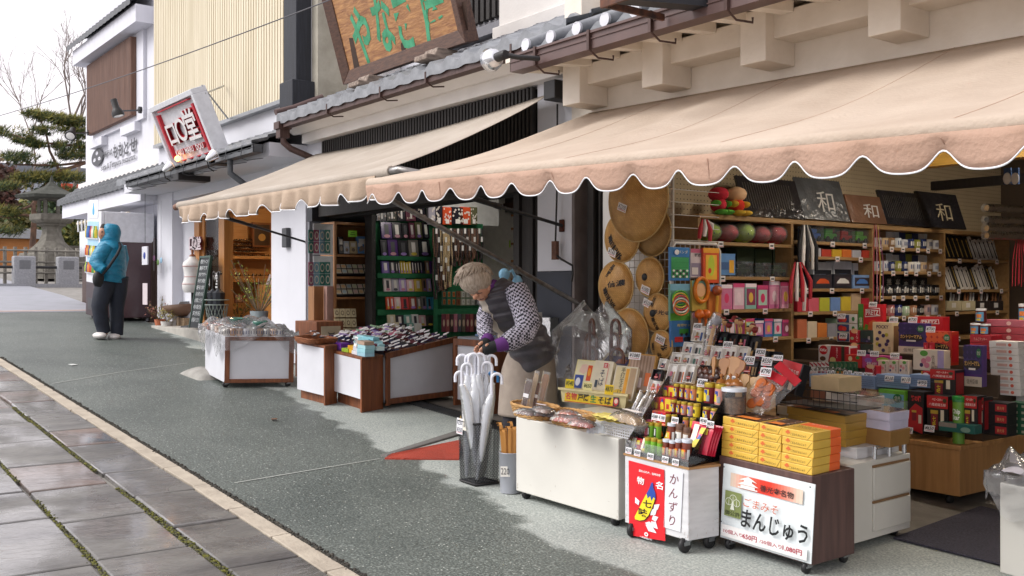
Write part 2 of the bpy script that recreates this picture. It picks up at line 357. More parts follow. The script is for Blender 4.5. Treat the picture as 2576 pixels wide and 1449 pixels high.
mb=MB(BROWND);gutter(mb,-5.9,3,4.43,3.20,.12,.115,.016)
gu=wp(mb,'gutter',sh)
for u in(1350,1485,1640,1832,2050):
 x=onY(u,150,4.43).x
 mb=MB(BROWNM).box(x-.012,4.405,3.19,x+.012,4.4295,3.325);mb.tube([(x,4.42,3.195),(x,4.5,3.15),(x+.02,4.62,3.15),(x+.02,4.62,3.18)],.007,6);wp(mb,'gutter_hook',gu)
mb=MB(KAWARA);tile_roof(mb,-5.85,3,4.5,3.345,6.6,4.25,rows=8)
rf=wp(mb,'roof',sh)
x=-5.75
while x<1.5:
 wp(MB(KAWARA).tube([(x,4.47,3.375),(x,6.3,4.16)],.046,10,cap=False).use(PLAB).lathe([(.001,0),(.047,0),(.047,.02)],12,T(x,4.475,3.378,rx=90)),'ridge_tile',rf);x+=.285
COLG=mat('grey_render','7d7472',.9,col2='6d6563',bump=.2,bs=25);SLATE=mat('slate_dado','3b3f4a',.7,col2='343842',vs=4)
mb=MB(PLAB);mb.box(-6.54,5.2,1.74,-6.1,5.44,3.299);c=wp(mb,'corner_column',sh)
wp(MB(SLATE).box(-6.543,5.197,.2,-6.1,5.44,1.735),'column_base',sh)
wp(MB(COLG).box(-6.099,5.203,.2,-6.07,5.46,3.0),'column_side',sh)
wp(MB(DARKW).box(-6.0,5.28,.2,-5.93,5.36,2.9).box(-5.9,5.31,.2,-5.88,5.37,2.9),'door_jamb',sh)
wp(MB(PLA).box(-5.86,5.32,.2,-5.36,5.42,2.9),'pillar',sh)
PEG=mat('pegboard','b3a183',.8,var=.05)
def holes(m,s=26):
 n=m.node_tree;lk=n.links.new;p=n.nodes['Principled BSDF'];old=p.inputs['Base Color'].links[0].from_socket
 tc=n.nodes.new('ShaderNodeTexCoord');mp=n.nodes.new('ShaderNodeMapping');mp.inputs['Scale'].default_value=(0,s,s);lk(tc.outputs['Object'],mp.inputs[0])
 fr=n.nodes.new('ShaderNodeVectorMath');fr.operation='FRACTION';lk(mp.outputs[0],fr.inputs[0])
 ds=n.nodes.new('ShaderNodeVectorMath');ds.operation='DISTANCE';ds.inputs[1].default_value=(0,.5,.5);lk(fr.outputs[0],ds.inputs[0])
 lt=n.nodes.new('ShaderNodeMath');lt.operation='LESS_THAN';lt.inputs[1].default_value=.13;lk(ds.outputs['Value'],lt.inputs[0])
 mx=n.nodes.new('ShaderNodeMix');mx.data_type='RGBA';lk(lt.outputs[0],mx.inputs[0]);lk(old,mx.inputs[6]);mx.inputs[7].default_value=(.03,.025,.02,1);lk(mx.outputs[2],p.inputs['Base Color'])
holes(PEG)
wp(MB(PEG).box(-5.42,5.45,.1,-5.36,10.6,2.95),'side_wall',sh)
wp(MB(mat('brown_back_wall','4e4033',.8)).box(-5.36,10.6,.1,3,10.7,2.95),'back_wall',sh)
wp(MB(mat('ceiling_board','9c937f',.85)).box(-5.42,5.38,2.95,3,10.6,3.0),'ceiling',sh)
wp(MB(C('6a5a48',.8)).box(2.6,5.38,.0,2.7,10.6,2.95),'end_wall',sh)
mb=MB(mat('ochre_wood','b98f3e',.5,col2='a47c31',vs=3,st=(1,9,9)));p=onY(2300,400,7.6);q=onY(2480,418,7.6)
mb.box(-4.5,7.3,2.55,-1,7.42,2.8);wp(mb,'ochre_valance',sh)
wp(MB(DARKW).box(-5.0,8.6,2.5,1,8.68,2.58),'picture_rail',sh)
# --- the incense shop in the middle, with the carved wooden sign
s2=thing('incense_shop','white incense and bead shop with black lattice transom and grey tiled eaves','building',T(-8.7,5.2,gz(-8.7)))
LX0,LX1=-10.5,-6.55
mb=MB(PLAB);mb.box(-10.95,5.2,3.3,-6.1,5.45,3.56).box(-10.95,5.2,2.5,LX0,5.45,3.3);wp(mb,'wall',s2)
mb=MB(PLA)
mb.prism([(5.08,3.3),(5.199,3.3),(5.199,3.36),(5.08,3.44)][::-1],-10.85,-6.0,lambda a,b,d:(d,a,b))
mb.prism([(4.86,3.47),(4.93,3.45),(5.02,3.40),(5.199,3.441),(5.199,3.56),(4.86,3.56)][::-1],-10.95,-5.95,lambda a,b,d:(d,a,b));wp(mb,'cornice',s2,bev=.006)
mb=MB(BROWNM);gutter(mb,-10.62,-5.75,4.74,3.43,.1,.085);gu=wp(mb,'gutter',s2)
for u,v in((826,290),(960,255),(1075,200),(1290,140),(1370,100)):
 x=onY(u,v,4.74).x
 mb=MB(BROWNM).box(x-.01,4.715,3.425,x+.01,4.739,3.525);mb.tube([(x,4.73,3.43),(x,4.8,3.40),(x+.03,4.9,3.41)],.007,6);wp(mb,'gutter_hook',gu)
mb=MB(KAWARA);tile_roof(mb,-10.75,-5.6,4.72,3.54,6.2,4.2,rows=6,amp=.032,drop=.075);wp(mb,'roof',s2)
mb=MB(BROWND)
mb.tube([(-10.75,5.3,3.86),(-10.78,4.95,3.70),(-10.78,4.72,3.62)],.035,10).use(KAWARA)
wp(mb,'verge_pipe',s2)
mb=MB(BROWNM);b0=onY(713,318,4.78)
mb.box(b0.x-.09,4.7,3.42,b0.x+.05,4.86,3.50).box(b0.x-.07,4.72,3.32,b0.x+.04,4.84,3.42)
mb.tube([(b0.x,4.78,3.34),(b0.x,4.78,3.27),(b0.x+.03,4.86,3.2),(b0.x+.1,5.1,3.1),(b0.x+.12,5.22,3.06)],.038,10);wp(mb,'downpipe',s2)
mb=MB(DARKW);slats(mb,LX0,LX1,5.16,5.2,2.62,3.29,.052);la=wp(mb,'lattice',s2)
wp(MB(C('141212',.8)).box(LX0,5.26,2.4,LX1,5.3,3.29),'lattice_backing',s2)
wp(MB(DARKW).box(LX0,5.12,2.42,LX1,5.3,2.615),'lintel',s2)
wp(MB(PLAB).box(-11.45,5.2,.3,-11.0,5.6,3.3),'left_pillar',s2)
wp(MB(GREYP).box(-10.999,5.22,.3,-10.94,5.62,3.3),'shaded_pillar_return',s2)  # grey stands for the weaker light on the pillar's side face
wp(MB(DARKB).box(-10.93,5.34,.3,-10.6,5.42,2.95),'left_shutter',s2)
mb=MB(DARKW)
for k in range(4):mb.box(-6.93+k*.095,5.24+.02*(k%2),.3,-6.85+k*.095,5.32+.02*(k%2),2.62)
wp(mb,'right_jamb',s2)
wp(MB(C('d4d2cc',.8)).box(-11.0,5.62,.2,-10.9,9.1,3.0).box(-10.9,9.0,.2,-6.6,9.1,3.0),'inner_wall',s2)
wp(MB(PLA).box(-11.0,5.46,3.0,-6.1,9.1,3.06),'ceiling',s2)
wp(MB(C('b9b6b0',.8)).box(-6.6,5.45,.2,-5.43,10.6,3.0),'party_wall',s2)
mb=MB(PLAB);mb.box(-10.9,6.2,3.9,-5.0,6.4,6.2);wp(mb,'upper_wall',s2)
mb=MB(PLA)
q=onY(1265,60,6.05);mb.box(q.x,6.0,4.0,q.x+2.2,6.199,4.6).box(q.x-.05,5.95,4.0,q.x+2.4,6.1,4.25);wp(mb,'upper_cornice',s2,bev=.01)
a,b=onY(1150,60,6.1).x,onY(1268,40,6.1).x
mb=MB(DARKW);slats(mb,a-.8,b,6.08,6.15,4.42,6.2,.1,.6);wp(mb,'upper_lattice',s2)
wp(MB(GREYP).box(a-.2,6.06,4.25,b,6.19,4.36),'window_sill',s2)
a=onY(832,200,5.9);mb=MB(PLA).box(-10.8,5.75,3.9,-10.45,6.19,6.2).box(-10.9,5.7,3.8,-10.4,6.195,4.15);wp(mb,'upper_pilaster',s2,bev=.008)
mb=MB(PLAC);q=onY(1400,60,5.6);mb.prism([(5.0,3.62),(6.6,4.35),(6.6,4.6),(5.0,3.9)],-5.95,-5.75,lambda a,b,d:(d,a,b));wp(mb,'gable_wall',s2)
lm=mat('lamp_tube','fff8ee',.5,emit=16);lp=thing('ceiling_lamp','white ceiling strip lamp lighting the incense shop','lamp',T(-9.0,6.4,2.94))
MB(C('e6e6e6')).box(-.7,-.08,0,.7,.08,.05).build('housing',lp);MB(lm).box(-.66,-.05,-.025,.66,.05,-.001).build('tube',lp)
for i,(x,y)in enumerate(((-3.4,6.4),(-3.4,8.6))):
 lp=thing('ceiling_lamp','white ceiling strip lamp of the souvenir shop, %s'%('near the awning','deep inside')[i],'lamp',T(x,y,2.94));MB(C('e6e6e6')).box(-.7,-.08,-.06,.7,.08,0).build('housing',lp);MB(mat('lamp_tube2','fff2e0',.5,emit=38)).box(-.66,-.05,-.085,.66,.05,-.061).build('tube',lp)
# --- eyewear shop: slatted cream facade, tiled pent roof, glazed entrance
s3=thing('eyewear_shop','white eyewear shop with cream slatted upper front and lit wooden entrance','building',T(-13.8,5.4,gz(-13.8)))
CREAM=mat('cream_cladding','dad0b8',.6,col2='cabfa4',vs=1.4,st=(5,5,.5));KX0,KX1=-16.72,-11.42
mb=MB(CREAM);z0=3.96;n=62
for i in range(n):
 x=KX0+(KX1-KX0)*i/n;w=(KX1-KX0)/n
 mb.box(x+.012,5.18,z0,x+w-.012,5.215,7.6)
mb.use(mat('cream_groove','a58f68',.8)).box(KX0,5.2152,z0,KX1,5.26,7.6);wp(mb,'slatted_panel',s3)
wp(MB(ZINC).box(KX0,5.17,z0-.05,KX1,5.27,z0-.001),'drip_edge',s3)
wp(MB(DARKB).box(-11.41,5.1,3.95,-11.05,5.3,7.6).box(-11.35,5.02,3.5,-10.98,5.33,4.08),'corner_post',s3,bev=.008)
wp(MB(mat('rough_concrete','b4afa1',.95,col2='9f9a8c',vs=5,bump=.5,bs=18)).box(-11.3,5.31,3.3,-10.9,6.9,7.6),'side_wall',s3)
wp(MB(PLAB).box(-16.75,5.27,3.0,-11.06,5.5,7.6),'upper_wall',s3)
DX0,DX1=-15.3,-12.3
mb=MB(PLAB);mb.box(-16.0,5.42,.5,DX0-.12,5.56,3.2).box(-16.75,5.25,.5,-16.0,5.55,3.2).box(DX0-.12,5.42,2.95,DX1+.3,5.56,3.2);wp(mb,'front_wall',s3)
mb=MB(PLAB).box(-16.75,4.72,3.14,-10.95,5.3,3.3);wp(mb,'soffit',s3)
mb=MB(KAWARAD);gutter(mb,-15.9,-10.9,4.5,3.16,.12,.1);gu=wp(mb,'gutter',s3)
for k in range(10):
 x=-15.7+k*.5;wp(MB(KAWARAD).tube([(x,4.49,3.27),(x,4.47,3.12),(x,4.55,3.1),(x,4.75,3.14)],.005,5),'gutter_hook',gu)
mb=MB(KAWARAD);mb.tube([(-11.75,4.56,3.2),(-11.75,4.56,3.0),(-11.7,4.75,2.85)],.04,8);wp(mb,'outlet_pipe',s3)
mb=MB(KAWARA);tile_roof(mb,-16.4,-10.95,4.5,3.26,5.3,3.6,rows=4,amp=.03,drop=.06);wp(mb,'pent_roof',s3)
DW=mat('honey_wood','b87f45',.45,col2='9f6a35',vs=3,st=(10,10,.7))
mb=MB(DW);mb.box(DX0-.12,5.4,.55,DX0+.1,5.54,2.95).box(-14.27,5.36,.55,-14.05,5.5,2.75).box(DX1-.18,5.4,.55,DX1,5.54,2.95).box(DX0+.1,5.41,2.7,DX1-.18,5.53,2.95);df=wp(mb,'door_frame',s3,bev=.005)
mb=MB(DW).box(-15.2,5.44,.85,-15.1,5.48,2.7).box(-14.4,5.44,.85,-14.28,5.48,2.7).box(-15.1,5.44,.85,-14.4,5.48,1.1);dr=wp(mb,'sliding_door',s3)
wp(MB(film('door_glass','6b5a4a',.12,.04,.05)).box(-15.1,5.455,1.1,-14.4,5.462,2.7),'glass',dr)
mb=MB()
for s,x,w in(('口',-14.95,.16),('○',-14.75,.16),('堂',-14.54,.2)):addtext(mb,s,w,.24 if s=='堂' else.19,FF(x,5.45,1.72),WHITE,bold=.02)
for s,x in(('KAKU',-14.95),('MARU',-14.75),('DOU',-14.54)):addtext(mb,s,.13,.05,FF(x,5.45,1.54),WHITE)
wp(mb,'lettering',dr)
IW=mat('warm_interior_wood','c99c66',.5,col2='b98a54',vs=3,st=(10,.8,10))
wp(MB(IW).box(-15.95,5.6,.5,-15.9,8.6,3.0).box(-15.9,8.55,.5,-12.2,8.6,3.0),'inner_wall',s3)
wp(MB(C('c9b79a',.8)).box(-15.95,5.57,3.0,-12.2,8.6,3.05),'ceiling',s3)
wp(MB(C('8a6a48',.8)).box(-12.25,5.57,.5,-12.2,8.6,3.0),'side_partition',s3)
wp(MB(mat('red_brick','9a5a44',.85,col2='83462f',vs=20)).box(DX1+.001,5.42,.5,DX1+.3,5.54,2.95),'brick_strip',s3)
wp(MB(PLAB).box(-12.0,5.2,.5,-11.451,5.55,3.2),'end_pier',s3)
wl=mat('warm_lamp','ffd6a4',.5,emit=45);lp=thing('pendant_lamp','warm glowing pendant lamp inside the eyewear shop entrance','lamp',T(-14.4,6.5,2.72))
MB(wl).ball((0,0,0),.09,12,8).build('globe',lp);MB(C('2a2420')).tube([(0,0,.09),(0,0,.28)],.006,6).build('cord',lp)
# --- soba restaurant at the far end
s4=thing('soba_restaurant','white soba restaurant with brown shutter window and tiled pent roof','building',T(-19.4,5.4,gz(-19.4)))
MX0,MX1=-22.0,-16.76
WPL=mat('panel_plaster','cfd0d8',.7,var=.03,vs=1.2,st=(6,6,.3))
wp(MB(WPL).box(MX0,5.42,.6,MX1,5.6,8.4).box(MX0,5.6,.6,MX0+.18,9,8.4),'wall',s4)
a=onY(228,342,5.34);b=onY(340,100,5.34);WX0,WX1=a.x,b.x;WZ0,WZ1=a.z,onY(232,165,5.34).z
SHW=mat('walnut_slats','7a5a4a',.6,col2='5f4438',vs=3,st=(9,9,.6));mb=MB(SHW);slats(mb,WX0,WX1,5.26,5.31,WZ0,WZ1,.075,.62);mb.box(WX0,5.311,WZ0,WX1,5.36,WZ1);wp(mb,'shutter',s4)
wp(MB(WPL).box(WX0+.1,5.361,WZ0-.1,WX1+.4,5.42,WZ1+.1),'window_frame',s4)
hz=onY(267,140,5.2).z
mb=MB(WPL).box(WX0-.45,5.1,WZ1+.06,WX1+.85,5.42,WZ1+.36);wp(mb,'hood_box',s4)
mb=MB(KAWARAD);tile_roof(mb,WX0-.6,WX1+.8,5.02,WZ1+.42,5.42,WZ1+.72,pitch=.24,rows=2,amp=.035,drop=.07);wp(mb,'hood_roof',s4)
for x in(WX0+.5,WX1-.35):wp(MB(WPL).box(x-.45,5.3,WZ0-.28,x+.45,5.42,WZ0-.12),'sill',s4)
mb=MB(KAWARAD);tile_roof(mb,-22.3,-16.3,4.92,3.36,5.42,3.72,pitch=.27,rows=3,amp=.04,drop=.07);wp(mb,'pent_roof',s4)
wp(MB(PLA).box(-22.05,5.28,3.66,-16.77,5.419,3.76),'flashing',s4)
wp(MB(PLAB).box(-22.1,4.98,3.04,-16.76,5.419,3.31),'eaves_beam',s4)
wp(MB(mat('dark_brown_board','4d3a34',.6,col2='3e2e29',vs=4,st=(9,9,.6))).box(-22.05,5.36,.6,-17.0,5.4195,2.05),'dado',s4)
wp(MB(C('46362f',.6)).box(-17.45,5.3,.7,-17.2,5.3595,2.45),'side_door',s4)
SIG=mat('dark_sign_letter','2a2b33',.4);mb=MB()
Ls=lambda u,v:onY(u,v,5.4)
c=Ls(246,396);mb.T=None
ring=[(math.cos(t),math.sin(t))for t in[2*math.pi*i/24 for i in range(24)]];hgt=(Ls(247,375).z-Ls(247,418).z)/2
mb.use(SIG).add([(c.x+.42*a,5.385,c.z+hgt*b)for a,b in ring],[tuple(range(24))])
for k in range(3):
 t=2*math.pi*k/3+math.pi/2;pa=[(-.09,.22),(-.03,.3),(-.02,.9),(.1,.78),(.2,.62),(.18,.38)];mb.use(C('dadbe2'))
 for sg in(1,-1):mb.add([(c.x+.42*(x*sg*math.sin(t)+y*.88*math.cos(t)),5.382,c.z+hgt*(-x*sg*math.cos(t)+y*.88*math.sin(t)))for x,y in pa],[tuple(range(6))])
for s,u0,u1,vt,vb in(('門前そば',258,284,378,394),('もも',287,311,360,396),('とせ',314,345,350,385)):
 a,b=Ls(u0,(vt+vb)/2),Ls(u1,(vt+vb)/2);h=Ls((u0+u1)/2,vt).z-Ls((u0+u1)/2,vb).z
 addtext(mb,s,b.x-a.x,h,FF((a.x+b.x)/2,5.385,Ls((u0+u1)/2,(vt+vb)/2).z),SIG,bold=.03)
a,b=Ls(256,436),Ls(343,411);addtext(mb,'Soba & Tempura restaurant',b.x-a.x,.15,FF((a.x+b.x)/2,5.385,3.965),SIG,bold=.015)
o=wp(mb,'sign_lettering',s4)
mb=MB(C('c9bfae',.6)).tube([(-20.6,4.98,2.9),(-17.6,4.98,2.9)],.03,8);mb.use(C('dfdfe0',.8))
# --- awnings
def onF(u,v,F):
 d=ray(u,v);n=F.col[2].xyz;p=F.col[3].xyz;o=V((0,0,EYE));q=o+d*((p-o).dot(n)/d.dot(n))
 return(F.inverted()@q).xy
def canvas(name,col,col2):
 m=mat(name,col,.85,col2=col2,vs=2.5,st=(1,1,1),bump=.35,bs=45,detail=8);n=m.node_tree;lk=n.links.new
 p=n.nodes['Principled BSDF'];o=n.nodes['Material Output'];t=n.nodes.new('ShaderNodeBsdfTranslucent');mx=n.nodes.new('ShaderNodeMixShader');mx.inputs[0].default_value=.34
 lk(p.inputs['Base Color'].links[0].from_socket,t.inputs[0]);lk(p.outputs[0],mx.inputs[1]);lk(t.outputs[0],mx.inputs[2]);lk(mx.outputs[0],o.inputs[0]);return m
PINKC=canvas('pink_beige_canvas','dacab9','cebcaa');BEIC=canvas('beige_canvas','d0c6ba','c1b5a7');PINKV=canvas('pink_valance','d6b6a2','ccaa94')
WTRIM=C('e4e6ea',.6);STEEL=mat('worn_steel','8a8886',.35,metal=.8,col2='6b6663',vs=20);IRON=mat('black_iron','2b2a2b',.5,metal=.3)
def arm(mb,p,q,r=.016,n=8):mb.tube([p,q],r,n)
aw=thing('awning','large pink-beige awning with scalloped white-edged valance over the front carts','awning',T(-3,5.2,2.95))
AX0,AX1=-5.88,-.4
bz=lambda x:2.295-.0375*(x-AX0);wz=lambda x:2.975-.022*(x-AX0);BY=3.25
g=random.Random(5)
def cloth(i,j):
 x=AX0+(AX1-AX0)*i;s=math.sin(math.pi*j)
 w=.012*math.sin(x*7.3+j*3)*s+.008*math.sin(x*13+2-j*5)*s
 return(x,5.195+(BY-5.195)*j,wz(x)+(bz(x)+.03-wz(x))*j-.055*s+w)
wp(MB(PINKC).grid(cloth,110,22),'canopy',aw,thick=.003)
wp(MB(PINKC).tube([(x,BY,bz(x))for x in[AX0+(AX1-AX0)*k/40 for k in range(41)]],.038,12),'front_roll',aw)
sp=14/4.9;u0=onY(996,480,BY-.03).x
def vz(x):
 f=((x-u0)/.305)%1;f=min(f,1-f)
 return-.126+.06*math.exp(-(f/.17)**2)+.006*math.cos(2*math.pi*f)
def vy(x,j):return BY-.036+.012*math.sin(x*9)*j+.02*j
wp(MB(PINKV).grid(lambda i,j:(lambda x:(x,vy(x,j),bz(x)-.012+(vz(x))*j))(AX0+(AX1-AX0)*i),300,4),'valance',aw,thick=.003)
wp(MB(WTRIM).grid(lambda i,j:(lambda x:(x,vy(x,1)+(-.004 if j==0 or j==1 else-.004),bz(x)-.012+vz(x)-.003+.0065*j))(AX0+(AX1-AX0)*i),400,1),'white_trim',aw,thick=.004)
for k in range(5):
 x=AX0+.9+k*1.05;wp(MB(PINKV).tube([(x,vy(x,0)-.004,bz(x)-.03),(x+.002,vy(x,1)-.002,bz(x)+vz(x)+.0)],.002,4),'seam',aw)
 if x<-.6:wp(MB(C('b99c88',.8)).tube([(q.x,q.y,q.z+.002)for q in[V(cloth((x-AX0)/(AX1-AX0),j/24))for j in range(25)]],.0022,4),'seam',aw)
mb=MB(STEEL);mb.tube([(AX0-.03,BY+.01,bz(AX0)),(AX0+.02,BY,bz(AX0))],.024,10)
mb.tube([(AX0-.02,BY,bz(AX0)-.02),(AX0-.01,BY+.02,bz(AX0)-.06)],.016,8);wp(mb,'end_bracket',aw)
foot=onY(1476,775,5.25)
mb=MB(STEEL);arm(mb,(AX0+.02,BY+.03,bz(AX0)-.05),foot,.019);mb.tube([V((AX0+.02,BY+.03,bz(AX0)-.05)).lerp(foot,.62),V((AX0+.02,BY+.03,bz(AX0)-.05)).lerp(foot,.64)],.027,8);wp(mb,'support_arm',aw)
a2=thing('awning','smaller faded beige awning with crumpled valance over the incense shop','awning',T(-8.2,5.2,3.1))
L0,R0=onY(452,517,3.4),onY(985,431,3.5);TL2,TR2=onY(795,388,5.15),onY(1388,234,5.1)
def cl2(i,j):
 a=TL2.lerp(TR2,i);b=L0.lerp(R0,i)+V((0,0,.03));p=a.lerp(b,j);s=math.sin(math.pi*j)
 p.z-=.05*s+.10*math.sin(math.pi*i)*(1-j)*.6;p.z+=.012*math.sin(i*31+j*4)*s;return p
wp(MB(BEIC).grid(cl2,70,18),'canopy',a2,thick=.003)
wp(MB(BEIC).tube([L0.lerp(R0,k/20)for k in range(21)],.04,12),'front_roll',a2)
LEN2=(R0-L0).length
def v2(i,j):
 p=L0.lerp(R0,.015+.945*i);x=i*LEN2;f=(x/.36)%1;f=min(f,1-f)
 d=.17-.07*math.exp(-(f/.13)**2)
 return p+V((0,-.035+(.028*math.sin(x*26)+.02*math.sin(x*11+1))*j,-.02-d*j))
wp(MB(mat('beige_valance','b09c88',.85,col2='9e8a77',vs=5,bump=.2)).grid(v2,240,5),'valance',a2,thick=.003)
wp(MB(WTRIM).grid(lambda i,j:v2(i,1)+V((0,-.003,-.005+.01*j)),320,1),'white_trim',a2,thick=.004)
mb=MB(mat('rusty_pipe','8a6a58',.6,metal=.3,col2='75503f',vs=25)).tube([L0+V((-.12,0,-.01)),L0],.034,10);wp(mb,'bar_end_pipe',a2);mb=MB(STEEL).tube([R0,R0+V((.1,.0,0)),R0+V((.2,.12,-.03)),R0+V((.28,.3,-.06))],.03,10);wp(mb,'bar_end_pipe',a2)
p1,p2=onY(1416,568,5.19),onY(780,612,5.3)
mb=MB(IRON);arm(mb,R0+V((.04,.02,-.03)),p1,.014);m_=(R0+V((.04,.02,-.03))).lerp(p1,.55);mb.tube([m_,m_.lerp(p1,.08)],.024,8).tube([R0+V((.04,.02,-.03)),m_],.021,8);wp(mb,'support_arm',a2)
mb=MB(IRON);q=L0+V((.25,.02,-.03));arm(mb,q,p2,.013);mb.tube([q,q.lerp(p2,.5)],.02,8);wp(mb,'support_arm',a2)
q=onY(1398,230,5.05)
mb=MB(IRON).box(q.x-.07,4.98,q.z-.07,q.x+.07,5.199,q.z+.08).tube([TR2,q],.03,8);wp(mb,'gear_box',a2,bev=.008)
ch=thing('crank_handle','long black crank rod hanging on the white corner column','crank',T(q.x,5.1,q.z-.1))
mb=MB(IRON);A=[onY(u,v,5.13)for u,v in((1402,262),(1402,300),(1401,480),(1397,622))];mb.tube(A,.008,6);wp(mb,'rod',ch)
B=[onY(u,v,5.13)for u,v in((1397,640),(1412,652),(1440,668),(1441,690),(1438,708))];wp(MB(IRON).tube(B,.009,6),'handle',ch)
c=onY(1398,630,5.14);wp(MB(mat('rusty_plate','6a4634',.7,col2='503022',vs=30)).box(c.x-.03,5.12,c.z-.075,c.x+.03,5.15,c.z+.075),'hinge_plate',ch)
c=onY(1416,568,5.199);tag(MB(mat('rust','5a2c1c',.9,col2='3c1f17',vs=40)).box(c.x-.025,5.175,c.z-.05,c.x+.025,5.1985,c.z+.05).build('arm_plate',bev=.006),'small rusty plate on the white column where the awning arm ends','bracket')
c=onX(1288,690,AX0+.02)
mb=MB(mat('blue_plastic','8cc4e6',.4,bump=.4,bs=30)).ball(c+V((0,-.07,.0)),(.03,.05,.045),7,5).ball(c+V((.0,.05,-.06)),(.03,.045,.055),7,5).tube([c+V((0,-.05,0)),c+V((0,0,.03)),c+V((0,.04,-.03))],.012,5)
tag(mb.build('plastic_ribbon'),'light blue plastic twist tied to the awning support arm','ribbon')
# --- signs
BL=onY(875,212,5.02);BRt=onY(1184,98,5.02);TLp=onX(822,2,BL.x);up=(TLp-BL).normalized()
ws=thing('wooden_signboard','large leaning wooden signboard with carved green characters on the tiled eaves','sign',T(BL.x,BL.y,BL.z))
F=cols(BL,(1,0,0),up);Wd=BRt.x-BL.x;Hd=1.35
PLANK=mat('weathered_plank','b48656',.55,col2='83583a',vs=2.2,st=(1,5,5),dist=2.6,detail=7,bump=.25,bs=12)
FRM=mat('dark_frame_wood','5b3f31',.6,col2='412b22',vs=5,st=(2,10,10),bump=.2)
mb=MB(PLANK);mb.T=F;mb.box(.1,.12,-.06,Wd-.1,Hd-.1,.01);wp(mb,'plank',ws)
mb=MB(FRM);mb.T=F;fw_=.13
mb.hexa([(0,0,-.1),(Wd,0,-.1),(Wd-fw_,fw_,-.1),(fw_,fw_,-.1)],[(0,0,.06),(Wd,0,.06),(Wd-fw_,fw_,.02),(fw_,fw_,.02)])
mb.hexa([(0,0,-.1),(fw_,fw_,-.1),(fw_,Hd-fw_,-.1),(0,Hd,-.1)],[(0,0,.06),(fw_,fw_,.02),(fw_,Hd-fw_,.02),(0,Hd,.06)])
mb.hexa([(Wd-fw_,fw_,-.1),(Wd,0,-.1),(Wd,Hd,-.1),(Wd-fw_,Hd-fw_,-.1)],[(Wd-fw_,fw_,.02),(Wd,0,.06),(Wd,Hd,.06),(Wd-fw_,Hd-fw_,.02)])
mb.hexa([(fw_,Hd-fw_,-.1),(Wd-fw_,Hd-fw_,-.1),(Wd,Hd,-.1),(0,Hd,-.1)],[(fw_,Hd-fw_,.02),(Wd-fw_,Hd-fw_,.02),(Wd,Hd,.06),(0,Hd,.06)])
wp(mb,'frame',ws,bev=.006)
GRN=mat('green_carving','48a078',.55,col2='2a7d56',vs=9);mb=MB();mb.T=F
for s,(u,v),(w,h)in(('や',(913,92),(.36,.62)),('な',(965,56),(.34,.58)),('ぎ',(1020,42),(.34,.6)),('屋',(1092,28),(.42,.62))):
 p=onF(u,v,F);addtext(mb,s,w,h,T(p.x,p.y,.012),GRN,bold=.028)
wp(mb,'carved_lettering',ws)
STN=mat('burnt_stain','3f2a1d',.7,col2='2f1f16',vs=8)
for pts in(((880,95),(890,95),(905,160),(908,170),(893,172)),((1165,5),(1176,2),(1180,75),(1170,80),(1160,50)),((985,0),(1002,0),(1004,12),(990,14)),((1010,110),(1022,96),(1024,130),(1014,138))):
 mb=MB(STN);mb.T=F;mb.add([(*onF(u,v,F),.0118)for u,v in pts],[tuple(range(len(pts)))]);wp(mb,'burn_mark',ws)
OLDW=mat('grey_old_wood','a39488',.85,col2='6d6058',vs=4,st=(8,2,8),bump=.4)
for u,v in((915,206),(1085,140)):
 p=onY(u,v,4.86);mb=MB(OLDW);mb.prism([(0,0),(.34,0),(.34,.12),(.12,.12),(.09,.05),(0,.05)],-.11,.11,lambda a,b,d:(p.x+d,p.y-.12+a,p.z-.06+b));wp(mb,'support_block',ws,bev=.01)
BL=onY(446,428,4.6);BRt=onY(558,394,4.6);TLp=onX(383,270,BL.x);up=(TLp-BL).normalized();F=cols(BL,(1,0,0),up);Wd=BRt.x-BL.x;Hd=(TLp-BL).length
ks=thing('square_sign','white square sign with red raised logo leaning over the pent roof','sign',T(BL.x,BL.y,BL.z))
SW=C('d9dbe0',.4);RS=C('c02433',.45);mb=MB(SW);mb.T=F;b=.07
mb.box(b,b,-.04,Wd-b,Hd-b,0);wp(mb,'panel',ks)
mb=MB(SW);mb.T=F
mb.box(0,0,-.14,Wd,b,.06).box(0,Hd-b,-.14,Wd,Hd,.06).box(0,b,-.14,b,Hd-b,.06).box(Wd-b,b,-.14,Wd,Hd-b,.06);wp(mb,'frame',ks,bev=.006)
mb=MB();mb.T=F;q=lambda a,c:(b+(Wd-2*b)*a,b+(Hd-2*b)*c)
mb.use(RS)
for(xa,ya,xb,yb)in((.05,.12,.085,.92),(.915,.08,.95,.88),(.12,.955,.88,.975),(.12,.035,.88,.055)):
 x0,y0=q(xa,ya);x1,y1=q(xb,yb);mb.box(x0,y0,.001,x1,y1,.05)
for s,xa,ya,w,h in(('口',.26,.52,.22,.36),('○',.5,.55,.24,.4),('堂',.75,.58,.28,.52),('KAKU',.27,.19,.19,.1),('MARU',.51,.19,.2,.1),('DOU',.76,.19,.17,.1)):
 x,y=q(xa,ya);W_,H_=w*(Wd-2*b),h*(Hd-2*b)
 for k in range(6):addtext(mb,s,W_,H_,T(x,y,.008+.007*k),RS,bold=.03)
 addtext(mb,s,W_,H_,T(x,y,.05),C('e6e3e3'),bold=.02)
wp(mb,'logo',ks)
mb=MB(IRON)
for u,v in((452,440),(545,398)):
 p=onY(u,v,4.56);mb.box(p.x-.12,4.5,p.z-.08,p.x+.12,4.95,p.z+.02)
wp(mb,'mount',ks,bev=.01)
mb=MB(ZINC);p=onY(563,216,5.15);mb.tube([F@V((Wd,Hd-.1,-.1)),p],.012,6);p=onY(573,298,5.15);mb.tube([F@V((Wd,.9,-.1)),p],.012,6);wp(mb,'stay_wire',ks)
